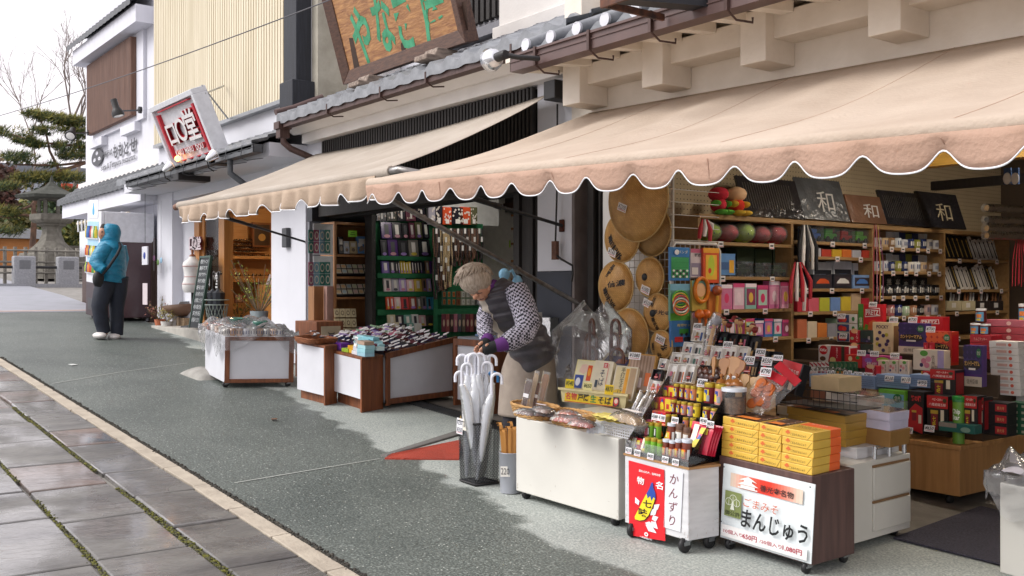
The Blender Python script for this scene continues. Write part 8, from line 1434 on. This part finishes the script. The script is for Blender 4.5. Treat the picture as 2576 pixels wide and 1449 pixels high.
for i,(u,v)in enumerate(((1275,613),(1303,530),(1308,612),(1308,660))):xp2=YP(8.17);Fr,w,h=PF(xp2,u-8,v-8,u+9,v+10);pack('yellow_green_notice','bright yellow-green price notice in the incense shop, %s'%('on the figure shelf','highest','beside the dark jamb','lowest')[i],'notice',Fr,w,h,.003,'b0d82a',[('r',.2,.55,.8,.65,'4a5a2a'),('r',.2,.3,.7,.4,'4a5a2a')])
F=YP(8.0);a=onF(1226,480,F);o=thing('altar_cabinet','dark lacquered household altar cabinet above the honey shelf','cabinet',T(-8.2,8.2,2.1));q0,q1=onF(1212,538,F),onF(1320,440,F);MB(mat('dark_lacquer','2c1c18',.3,coat=.4)).box(q0.x+8.2,-.1,q0.y-2.1,q1.x+8.2,.4,q1.y-2.1+.2).build('case',o);MB(C('4a3028',.4)).box(q0.x+8.25,-.13,q0.y-2.1+.04,q1.x+8.0,-.101,q0.y-2.1+.12).build('drawer',o)
# --- eyewear shop entrance
def ptY(u,v,Y):return onY(u,v,Y)
es=thing('eyewear_shelf','warm lit wooden shelf wall with rows of small eyewear inside the entrance','shelf',T(-15.88,6.6,1));F=XP(-15.85)
for v in(645,702):z=onF(630,v,F).y;wp(MB(IW).box(-15.9,5.7,z-.05,-15.6,7.6,z),'shelf_board',es)
for v in(606,616,625,634):z=onF(630,v,F).y;wp(MB(IW).box(-15.9,5.8,z-.012,-15.8,6.75,z),'ledge',es)
for i in range(60):
 v=(604,614,623,632,643,692)[i//10];p=onF(590+(i%10)*(6 if i<40 else 10),v,XP(-15.72));o=MB(C(('2a2018','4a3424','1c1a1a')[i%3],.2)).tube([(0,-.035,0),(0,-.03,-.03),(0,-.005,-.02),(0,.005,-.02),(0,.03,-.03),(0,.035,0)],.007,5).build('spectacles',Tm=M.Translation(XP(-15.72)@V((p.x,p.y+.02,0))));tag(o,'dark spectacle frame on the lit shelves, '+('ledge row %s'%ORD[i//10]),'spectacles','spectacles, ledge row %s'%ORD[i//10])
xp(636,560,682,622,-15.7,.1,'7a4a22','display_case','wooden framed display case on the lit wall','display case',[('r',.08,.08,.92,.92,'3a2410'),('e',.5,.4,.2,.15,'b08a4a')]);xp(590,740,612,762,-15.4,.02,'8a5a48','framed_picture','pink framed picture standing low inside the entrance','picture',[('r',.12,.12,.88,.88,'c09a88')])
F=YP(5.85);a=onF(646,716,F);b=onF(704,790,F);co=thing('wood_counter','honey wood counter block inside the eyewear entrance','counter',T(a.x,5.85,gz(a.x)));MB(DW).box(0,0,0,b.x-a.x,.5,a.y-gz(a.x)).build('block',co,bev=.005)
for i in range(6):p=onF(648+i*6,716,F);o=MB(C(('d8d4d4','c8c4c4','7a2a4a')[i%3])).box(-.03,0,0,.03,.01,.16).build('leaflet',Tm=T(p.x+.1,5.95,a.y)@T(rx=-15,ry=12));tag(o,'small leaflet standing on the wooden counter','leaflet','leaflets on the wooden counter')
Ya=5.0;F=YP(Ya);pts=[onF(u,v,F)for u,v in((478,781),(500,815),(521,645),(502,645))]
ab=thing('chalkboard','leaning black chalkboard covered in white handwriting by the entrance','chalkboard',T(pts[0].x,Ya,pts[0].y));zb,zt3=min(pts[0].y,pts[1].y),pts[2].y;xw=onF(500,800,F).x-onF(478,800,F).x
mb=MB(C('20262a',.6));A0,A1=onY(477,800,5.03),onY(500,800,5.03);A0.z=A1.z=DZ+.02;B0,B1=onY(502,645,5.2),onY(521,645,5.2);FA=cols(A0,A1-A0,B0-A0);Hh=(B0-A0).length
mb.T=FA;AW=(A1-A0).length;mb.box(0,0,-.02,AW,Hh,0);wp(mb,'board',ab);mb=MB(C('2f4a40',.5));mb.T=FA;mb.box(-.03,0,-.03,0,Hh,.01).box(AW,0,-.03,AW+.03,Hh,.01).box(0,Hh-.03,-.03,AW,Hh,.01);wp(mb,'frame',ab);mb=MB(C('1c1e20'));mb.hexa([B1+V((.1,.1,-Hh*.95)),B1+V((.13,.1,-Hh*.95)),B1+V((.13,.15,-Hh*.95)),B1+V((.1,.15,-Hh*.95))],[B1+V((0,0,0)),B1+V((.03,0,0)),B1+V((.03,.05,0)),B1+V((0,.05,0))]);wp(mb,'back_leg',ab)
mb=MB();mb.T=FA
for k,s in enumerate(('眼鏡のクリーニング','無料です','信州のアクセサリー','手作り時計','帽子あります','木の小物いろいろ','お気軽にどうぞ','時計の電池交換','天然石','修理承ります')):addtext(mb,s,AW*.8,Hh*.06,T(AW/2,Hh*(.92-.09*k),.002),C('d4d8d8'))
wp(mb,'chalk_writing',ab)
p=onY(484,736,5.25);mq=thing('dress_form','white dress form with red seam lines beside the chalkboard','dress form',T(p.x,5.25,DZ));z0=p.z-DZ;DF=C('dcdad8',.6)
MB(DF).lathe([(.11,z0),(.145,z0+.05),(.15,z0+.13),(.115,z0+.24),(.13,z0+.34),(.145,z0+.41),(.135,z0+.46),(.06,z0+.52),(.045,z0+.55)],20).build('torso',mq);mb=MB(C('b8706a',.7))
for z,r in((.13,.152),(.24,.118),(.40,.146)):mb.tube([(r*math.cos(2*math.pi*i/24),r*math.sin(2*math.pi*i/24),z0+z)for i in range(25)],.004,4)
mb.build('seam_line',mq);MB(CEDAR).lathe([(.05,z0+.55),(.04,z0+.57),(.015,z0+.59),(.025,z0+.64),(.01,z0+.66)],10).build('neck_cap',mq);MB(IRON).lathe([(.18,0),(.17,.02),(.02,.04),(.02,z0)],14).build('stand',mq)
p=onY(535,800,5.12);p.z=DZ+.001;p.y=5.06;us_=thing('umbrella_stand','openwork wire umbrella stand with scrolled rim before the entrance','umbrella stand',T(p.x,p.y+.12,p.z));WR=C('8a958f',.5);mb=MB(WR)
for k in range(18):
 for s in(1,-1):mb.tube([((.105+.055*t)*math.cos(2*math.pi*(k/18+s*t*.12)),(.105+.055*t)*math.sin(2*math.pi*(k/18+s*t*.12)),.02+.34*t)for t in(0,.33,.66,1)],.004,4)
mb.build('lattice',us_);mb=MB(WR)
for z,r in((.01,.105),(.36,.16),(.43,.168)):mb.tube([(r*math.cos(2*math.pi*i/24),r*math.sin(2*math.pi*i/24),z)for i in range(25)],.007,5)
mb.build('rim',us_)
for i in range(3):
 o=thing('umbrella','black folded umbrella in the wire stand','umbrella',T(p.x,p.y+.12,p.z+.03),'black umbrellas in the wire stand');a=i*2.1;d=V((.09*math.cos(a),.09*math.sin(a),0));t=V((0,0,.55))+d
 mb=MB(mat('black_nylon','20242c',.6));mb.lathe([(.02,0),(.07,.28),(.085,.5),(.04,.53),(.012,.56)],8,M.Translation(d*.6),sm=False);mb.build('canopy',o);MB(C('2a2422',.4)).tube([d*.6+V((0,0,.5)),d*.6+V((0,0,.76))]+[d*.6+V((.04-.04*math.cos(t_),0,.76+.04*math.sin(t_)))for t_ in[math.pi*k/6 for k in range(7)]],.012,7).build('handle',o)
p=onG(448,826);cr=thing('wooden_crate','pale wooden crate under the big wooden bowl','crate',T(p.x,p.y,p.z));MB(mat('old_pine','9a8468',.8,col2='7d6a52',vs=6,st=(1,8,8))).box(-.28,0,0,.28,.3,.17).build('box',cr,bev=.006);MB(C('a8927a',.8)).box(-.01,-.015,0,.07,-.0005,.18).build('slat',cr)
bo=thing('wooden_bowl','wide dark wooden bowl tilted on the crate','bowl',T(p.x+.03,p.y+.15,p.z+.19,ry=-6));MB(mat('bowl_wood','6a5040',.6,bump=.3)).lathe([(.12,0),(.3,.06),(.4,.17),(.385,.17),(.28,.08),(.001,.05)],24).build('bowl',bo);MB(C('b8c4cc')).box(.05,-.2,.1,.3,.1,.11).build('card',bo,Tm=T(ry=-25));MB(C('8a5a3a')).ball((-.1,-.1,.12),(.1,.06,.04),10,6).build('ware',bo)
def plant(u,v,potm,pr_,ph,col_,n,hgt,lb,seed,h=0,Y=None,name='potted_plant'):
 p=onG(u,v)if u<500 else onY(u,v,5.2 if u>610 else 5.8);g=random.Random(seed);o=thing(name,lb,'plant',T(p.x,p.y+(pr_ if u<500 else 0),p.z if u<500 else DZ));MB(potm).lathe([(pr_*.75,0),(pr_,ph),(pr_*.9,ph),(pr_*.7,ph*.8)],14).build('pot',o);mb=MB();ms_=[mat('leaf_'+c,c,.7,var=.25)for c in col_];ms2=MB(C('6a5a44'))
 for i in range(n):
  a,e=g.uniform(0,6.28),g.uniform(.5,1.0);tip=V((math.cos(a)*hgt*.5*(1-e*.3),math.sin(a)*hgt*.5,ph+hgt*e*g.uniform(.5,1)));ms2.tube([(0,0,ph*.8),tip],.004,4)
  for k in range(12):t=g.uniform(.35,1);q=V((0,0,ph)).lerp(tip,t)+V((g.gauss(0,.03),g.gauss(0,.03),g.gauss(0,.03)));d=V((g.gauss(0,1),g.gauss(0,1),g.gauss(0,.6))).normalized();e2=d.cross(UPZ).normalized()*.011;mb.use(g.choice(ms_)).add([q-e2,q+d*.024,q+e2,q-d*.02],[(0,1,2,3)])
 ms2.build('stem',o);mb.build('foliage',o)
TER=C('a8603f',.8)
plant(404,828,C('a8a6a2',.8),.1,.12,['b8a868','9a9a4a'],14,.3,'yellow-green plant in a grey pot at the crate side',1);plant(388,822,TER,.09,.12,['8a4a44','a86a5a','9a8a5a'],16,.4,'reddish plant in a terracotta pot by the pillar',2);plant(424,812,TER,.06,.1,['b89a5a','9a6a4a'],9,.4,'sparse dry plant behind the wooden bowl',5);plant(652,812,C('6a7478',.7),.12,.3,['8a9a3a','7a8a34','a0a850'],34,.75,'tall yellow-green shrub in a pot before the wooden counter',3);plant(600,806,C('3a3432',.7),.1,.15,['6a7a3a','8a8a3a'],14,.35,'low green plant just inside the entrance',4)
F=YP(5.39);a=onF(484,597,F);q=MB();
for s,u,w in(('口',489,.26),('○',496,.26),('堂',503,.3)):p=onF(u,612,F);[addtext(q,s,w,.2,F@T(p.x,p.y,.01+.01*k),C('8a1f34')if k<3 else C('d8c8cc'),bold=.03)for k in range(4)]
tag(q.build('wall_sign'),'small dark red raised logo on the white wall above the dress form','sign')
for u,v in((392,650),(402,660),(410,655)):
 p=onY(u,505,5.15);z=onY(u,v,5.15).z;o=thing('bead_ornament','string ornament hanging before the white pillar, ending in a %s'%{392:'pink flower',402:'green leaf',410:'pale blue shape'}[u],'ornament',T(p.x,5.12,p.z));MB(C('9a9aa0')).tube([(0,0,0),(0,0,z-p.z-.2)],.003,4).build('string',o);MB(C({392:'9a6a8a',402:'5a7a3a',410:'8ab0c8'}[u])).ball((0,0,z-p.z),(.06,.01,.05),8,5).build('pendant',o)
p=onY(365,620,5.0);o=thing('wind_ornament','square blue and white wind ornament hanging beside the vending machine','ornament',T(p.x,5.0,p.z));MB(C('2a2a34')).tube([(0,0,0),(0,0,1.0)],.004,4).build('string',o);MB(C('d8d8e0')).box(-.14,-.01,-.3,.14,.01,.0).use(C('3a4a9a')).ball((0,-.012,-.15),(.06,.004,.06),8,5).build('plaque',o);MB(C('d4c8cc')).box(-.12,-.004,-.95,.12,.004,-.6).build('paper_strip',o)
p=onY(716,598,5.15);o=MB(C('3a3c40',.4)).box(-.07,-.06,-.12,.07,0,.12).build('wall_lamp',Tm=T(p.x,5.2,p.z),bev=.01);tag(o,'dark box lamp on the white pier right of the entrance','lamp')
# --- people
def at(u,v,t):return V((0,0,EYE))+ray(u,v)*t
def cr4(a,b,c,d,t):return(b*2+(c-a)*t+(a*2-b*5+c*4-d)*t*t+(b*3-a-c*3+d)*t*t*t)*.5
def loft(mb,rings,n=22,k=6,puff=0,per=1,cap=True,fm=None):
 R_=[]
 for f,b,t,dp in rings:p,q=at(*f,t),at(*b,t);R_.append(((p+q)*.5,(q-p)*.5,dp))
 S=[]
 for i in range(len(R_)-1):
  q=[R_[max(0,min(len(R_)-1,i+o))]for o in(-1,0,1,2)]
  for j in range(k):S.append(tuple(cr4(*[V(x[m])if m<2 else V((x[2],0,0))for x in q],j/k)for m in range(3)))
 S.append((R_[-1][0],R_[-1][1],V((R_[-1][2],0,0))));vs=[]
 for i,(c,a,d)in enumerate(S):
  s=1-puff+puff*abs(math.sin(math.pi*i/per))**.6 if puff else 1
  for j in range(n):th=2*math.pi*j/n;vs.append(c+a*math.cos(th)*s-FW*d.x*math.sin(th)*s)
 b0=len(mb.v);mb.v+=[tuple(v)for v in vs]
 for i in range(len(S)-1):
  for j in range(n):
   mb.f.append([b0+i*n+j,b0+i*n+(j+1)%n,b0+(i+1)*n+(j+1)%n,b0+(i+1)*n+j]);mb.sm.append(True)
   m=fm(i/(len(S)-1),(j+.5)/n)if fm else None
   if m:c0_=mb.c;mb.use(m);mb.k.append(mb.c);mb.c=c0_
   else:mb.k.append(mb.c)
 if cap:
  for i in(0,len(S)-1):mb.f.append([b0+i*n+j for j in range(n)]);mb.k.append(mb.c);mb.sm.append(True)
 return mb
SKIN=mat('skin','c99a80',.55,col2='b98468',vs=14)
def skinbody(name,parent,V_,E_,m):
 me=bpy.data.meshes.new(name);me.from_pydata([tuple(p)for p,r in V_],E_,[]);o=bpy.data.objects.new(name,me);COL.objects.link(o);o.parent=parent;o.matrix_parent_inverse=parent.matrix_basis.inverted()
 md=o.modifiers.new('skin','SKIN');md.use_smooth_shade=True
 for d,(p,r)in zip(me.skin_vertices[0].data,V_):d.radius=(r,r)
 me.skin_vertices[0].data[0].use_root=True;s=o.modifiers.new('sub','SUBSURF');s.levels=s.render_levels=2;me.materials.append(m);return o
def limb(mb,pts,n=12):mb.tube([at(u,v,t)for u,v,t,r in pts],[r for*_,r in pts],n);return mb
NY=mat('quilted_nylon','48454b',.42,col2='39363c',vs=10,bump=.25,bs=40);TW=mat('grey_apron','9a8e82',.85,col2='8c8076',vs=12,bump=.15,bs=90);TRS=mat('black_trousers','24222a',.8);PUR=C('5c2a72',.8);GLV=C('1d2022',.85)
HT=mat('houndstooth','a9a6b4',.85);n=HT.node_tree;p=n.nodes['Principled BSDF'];tc=n.nodes.new('ShaderNodeTexCoord');mp=n.nodes.new('ShaderNodeMapping');mp.inputs['Rotation'].default_value=(R(12),R(35),R(30));n.links.new(tc.outputs['Object'],mp.inputs[0]);ck=n.nodes.new('ShaderNodeTexChecker');ck.inputs['Scale'].default_value=62;ck.inputs[1].default_value=(*L('b4b1c0'),1);ck.inputs[2].default_value=(*L('24242e'),1);n.links.new(mp.outputs[0],ck.inputs[0]);n.links.new(ck.outputs[0],p.inputs['Base Color'])
wo_=thing('person','person with short grey hair in a dark quilted vest bending over the umbrellas','person',M.Translation(onG(1325,1150)))
VV=[(at(1330,930,7.25),.11),(at(1310,850,7.18),.10),(at(1285,770,7.05),.11),(at(1250,732,6.95),.06),(at(1232,728,6.92),.052),(at(1213,722,6.88),.085),(at(1198,708,6.85),.095),(at(1186,692,6.84),.07),(at(1209,745,6.84),.05),(at(1202,751,6.82),.026),(at(1345,1040,7.3),.075),(at(1350,1140,7.33),.05),(at(1290,1040,7.15),.075),(at(1288,1140,7.18),.05),(at(1275,1165,7.05),.035),(at(1335,1162,7.2),.035),(at(1300,735,6.85),.07),(at(1326,825,6.72),.055),(at(1262,868,6.58),.036),(at(1232,876,6.55),.03),(at(1245,745,7.1),.07),(at(1218,810,6.95),.05),(at(1228,860,6.66),.033),(at(1212,872,6.58),.03)]
EE=[(0,1),(1,2),(2,3),(3,4),(4,5),(5,6),(6,7),(5,8),(8,9),(0,10),(10,11),(0,12),(12,13),(13,14),(11,15),(2,16),(16,17),(17,18),(18,19),(2,20),(20,21),(21,22),(22,23)]
for base,fs in((19,((1206,879,6.50),(1204,885,6.51),(1206,891,6.53),(1213,896,6.56),(1222,868,6.5))),(23,((1194,876,6.55),(1192,882,6.56),(1195,887,6.58),(1201,890,6.6),(1206,866,6.54)))):
 c=V_b=VV[base][0]
 for k_,(u,v,t)in enumerate(fs):tip=at(u,v,t);mid_=c.lerp(tip,.6)+UPZ*.012;VV+=[(mid_,.010),(tip-UPZ*.006,.008)];i=len(VV);EE+=[(base,i-2),(i-2,i-1)]
skinbody('body',wo_,VV,EE,SKIN)
wp(loft(MB(TW),[((1278,885),(1390,868),7.2,.17),((1262,930),(1398,925),7.22,.19),((1256,985),(1402,985),7.22,.2),((1252,1042),(1404,1046),7.22,.2)],fm=None),'apron_skirt',wo_)
BIB=C('b3a99c',.8)
wp(loft(MB(NY),[((1314,944),(1392,903),7.14,.15),((1283,897),(1398,876),7.14,.19),((1255,860),(1380,836),7.12,.2),((1232,825),(1362,796),7.08,.2),((1212,790),(1345,761),7.03,.2),((1200,757),(1325,729),6.98,.18),((1212,737),(1298,712),6.95,.13),((1222,728),(1264,697),6.93,.08)],n=30,k=7,puff=.11,per=4.5,fm=lambda s,a:BIB if.22<s<.78 and.36<a<.43 else None),'quilted_vest',wo_)
wp(loft(MB(PUR),[((1219,757),(1262,724),6.92,.06),((1213,748),(1252,706),6.9,.07),((1214,738),(1240,702),6.89,.06)],n=16),'collar',wo_)
for nm_,pts in(('sleeve',((1296,728,6.86,.085),(1316,770,6.79,.088),(1328,815,6.72,.085),(1318,838,6.68,.08),(1290,855,6.62,.07),(1268,866,6.58,.058))),('sleeve',((1240,750,7.08,.07),(1220,795,6.98,.06),(1219,830,6.82,.055),(1226,855,6.7,.048)))):wp(limb(MB(HT),pts,16),nm_,wo_)
for pts in(((1274,863,6.58,.05),(1256,868,6.56,.047),(1246,870,6.555,.04)),((1228,852,6.69,.044),(1222,862,6.64,.04))):wp(limb(MB(PUR),pts),'cuff',wo_)
for pts in(((1250,869,6.555,.037),(1236,875,6.55,.04),(1222,879,6.53,.037),(1214,883,6.52,.028)),((1224,861,6.64,.034),(1214,869,6.59,.036),(1204,876,6.57,.028))):wp(limb(MB(GLV),pts),'fingerless_glove',wo_)
for u,t in((1345,7.3),(1290,7.16)):wp(limb(MB(TRS),((u,1045,t,.075),(u+2,1085,t,.075),(u+4,1145,t+.02,.065))),'trouser_leg',wo_);wp(MB(C('1c1a1c')).ball(at(u-6,1158,t-.05),(.1,.06,.04),10,6),'shoe',wo_)
hg=random.Random(30);hb_=MB(mat('grey_hair','b8a999',.6,col2='8a7b6b',vs=20,st=(4,4,1)));hc=at(1195,703,6.85);cw=at(1202,676,6.86)-hc;hb_.ball(hc,(.118,.118,.105),16,10)
for i in range(420):
 th,ph=hg.uniform(0,6.283),hg.uniform(.15,1.75);pos=lambda f:hc+(UPZ*math.cos(ph*f)*.112+RT*math.sin(ph*f)*math.cos(th)*.126+FW*math.sin(ph*f)*math.sin(th)*.12)
 if math.cos(th)>.1 and ph>1.35:continue
 if math.sin(th)<-.2 and math.cos(th)>-.55 and ph>1.45:continue
 a,b,c=pos(.55),pos(.8),pos(1.0)+RT*hg.uniform(-.03,.012)+FW*hg.uniform(-.015,.015)-UPZ*hg.uniform(.0,.045)*max(0,-math.cos(th));hb_.tube([a,b*1.0,c],[.009,.009,.002],4,cap=False)
wp(hb_,'hair',wo_);fm_=MB(C('5a3a34',.6));fm_.tube([at(1207,753,6.795),at(1212,753,6.79),at(1217,751,6.795)],.004,5);wp(fm_,'lips',wo_)
wp(MB(SKIN).ball(at(1195,748,6.80),(.016,.016,.017),8,6).ball(at(1199,744,6.80),(.014,.014,.016),8,6),'nose',wo_);wp(MB(C('4a3a34',.7)).tube([at(1203,738,6.785),at(1208,738,6.78),at(1213,736,6.785)],.003,5),'eyelid',wo_);wp(MB(SKIN).ball(at(1229,724,6.82),(.014,.014,.026),8,6),'ear',wo_)
TB=mat('blue_nylon','1585a8',.45,col2='0f6f90',vs=9,bump=1.0,bs=11,st=(1,1,2));NAV=mat('navy_trousers','242a38',.75,col2='1c212c',vs=8,bump=.3,bs=14);D=14.1
mn=thing('person','person in a bright blue hooded jacket and dark trousers walking past the vending machine','person',M.Translation(onG(265,850)))
VM=[(at(284,700,D),.09),(at(284,655,D),.13),(at(282,620,D),.12),(at(276,606,D),.06),(at(273,592,D-.02),.09),(at(272,578,D-.02),.095),(at(274,569,D),.07),(at(263,586,D-.05),.06),(at(257,586,D-.06),.022),(at(258,770,D-.1),.05),(at(268,835,D-.02),.05),(at(250,846,D-.1),.04),(at(294,770,D+.1),.05),(at(296,840,D+.1),.05),(at(284,848,D+.05),.04),(at(262,625,D-.2),.06),(at(246,660,D-.25),.055),(at(250,674,D-.3),.04),(at(245,680,D-.32),.03),(at(296,625,D+.15),.06),(at(300,668,D+.1),.05),(at(290,700,D+.05),.035)]
EM=[(0,1),(1,2),(2,3),(3,4),(4,5),(5,6),(4,7),(7,8),(0,9),(9,10),(10,11),(0,12),(12,13),(13,14),(2,15),(15,16),(16,17),(17,18),(2,19),(19,20),(20,21)]
skinbody('body',mn,VM,EM,SKIN)
wp(loft(MB(TB),[((255,703),(311,712),D,.22),((251,690),(313,695),D,.24),((250,660),(314,662),D,.25),((250,630),(312,632),D,.25),((255,614),(307,616),D,.2),((262,604),(298,605),D,.13)],n=26,k=5,puff=.03,per=3.5),'jacket',mn)
wp(loft(MB(TB),[((253,608),(302,612),D,.12),((254,600),(300,602),D-.01,.13),((262,590),(303,588),D,.135),((262,576),(301,576),D,.135),((264,567),(295,566),D,.11),((270,562.5),(286,563),D,.05)],n=22,k=5),'hood',mn)
wp(limb(MB(TB),((268,618,D-.2,.1),(250,645,D-.27,.105),(243,660,D-.3,.1),(250,672,D-.34,.08),(262,680,D-.36,.06)),14),'sleeve',mn);wp(limb(MB(TB),((302,620,D+.15,.09),(308,650,D+.18,.09),(303,690,D+.16,.07)),14),'sleeve',mn)
wp(MB(C('2a2422',.7)).ball(at(260.5,578,D-.06),(.045,.05,.09),10,7),'hair',mn);wp(MB(SKIN).ball(at(257,588,D-.09),(.05,.055,.085),12,8).ball(at(253.6,588,D-.09),(.018,.016,.02),8,5),'face',mn);wp(MB(C('7a4038')).tube([at(254.6,593,D-.13),at(256.5,593,D-.15)],.008,5),'lips',mn);wp(MB(INK).ball(at(256.6,583,D-.145),(.012,.01,.012),6,4),'eye',mn)
for pts in(((274,698,D-.02,.17),(260,735,D-.08,.135),(250,770,D-.14,.11),(254,805,D-.08,.1),(262,836,D-.03,.09)),((294,698,D+.04,.16),(296,740,D+.08,.125),(293,775,D+.1,.1),(294,810,D+.1,.095),(294,843,D+.1,.085))):wp(limb(MB(NAV),pts,14),'trouser_leg',mn)
for u,v,t,w in((251,844,D-.1,.22),(287,847,D+.05,.15)):wp(MB(C('d4d0cc',.5)).ball(at(u,v,t),(w*.8,.09,.05),12,7),'shoe',mn)
sb_=thing('shoulder_bag','black crossbody bag worn by the person in the blue jacket','bag',M.Translation(at(247,702,D-.3)))
wp(loft(MB(C('1e2024',.6)),[((240,720),(252,722),D-.34,.07),((235,708),(257,712),D-.34,.1),((236,692),(260,698),D-.34,.1),((242,682),(257,686),D-.34,.08)],n=14,k=4),'pouch',sb_);wp(MB(C('1a1b20',.7)).tube([at(258,690,D-.36),at(276,668,D-.34),at(295,640,D-.27),at(303,622,D-.12),at(300,612,D-.05)],.022,6),'strap',sb_)
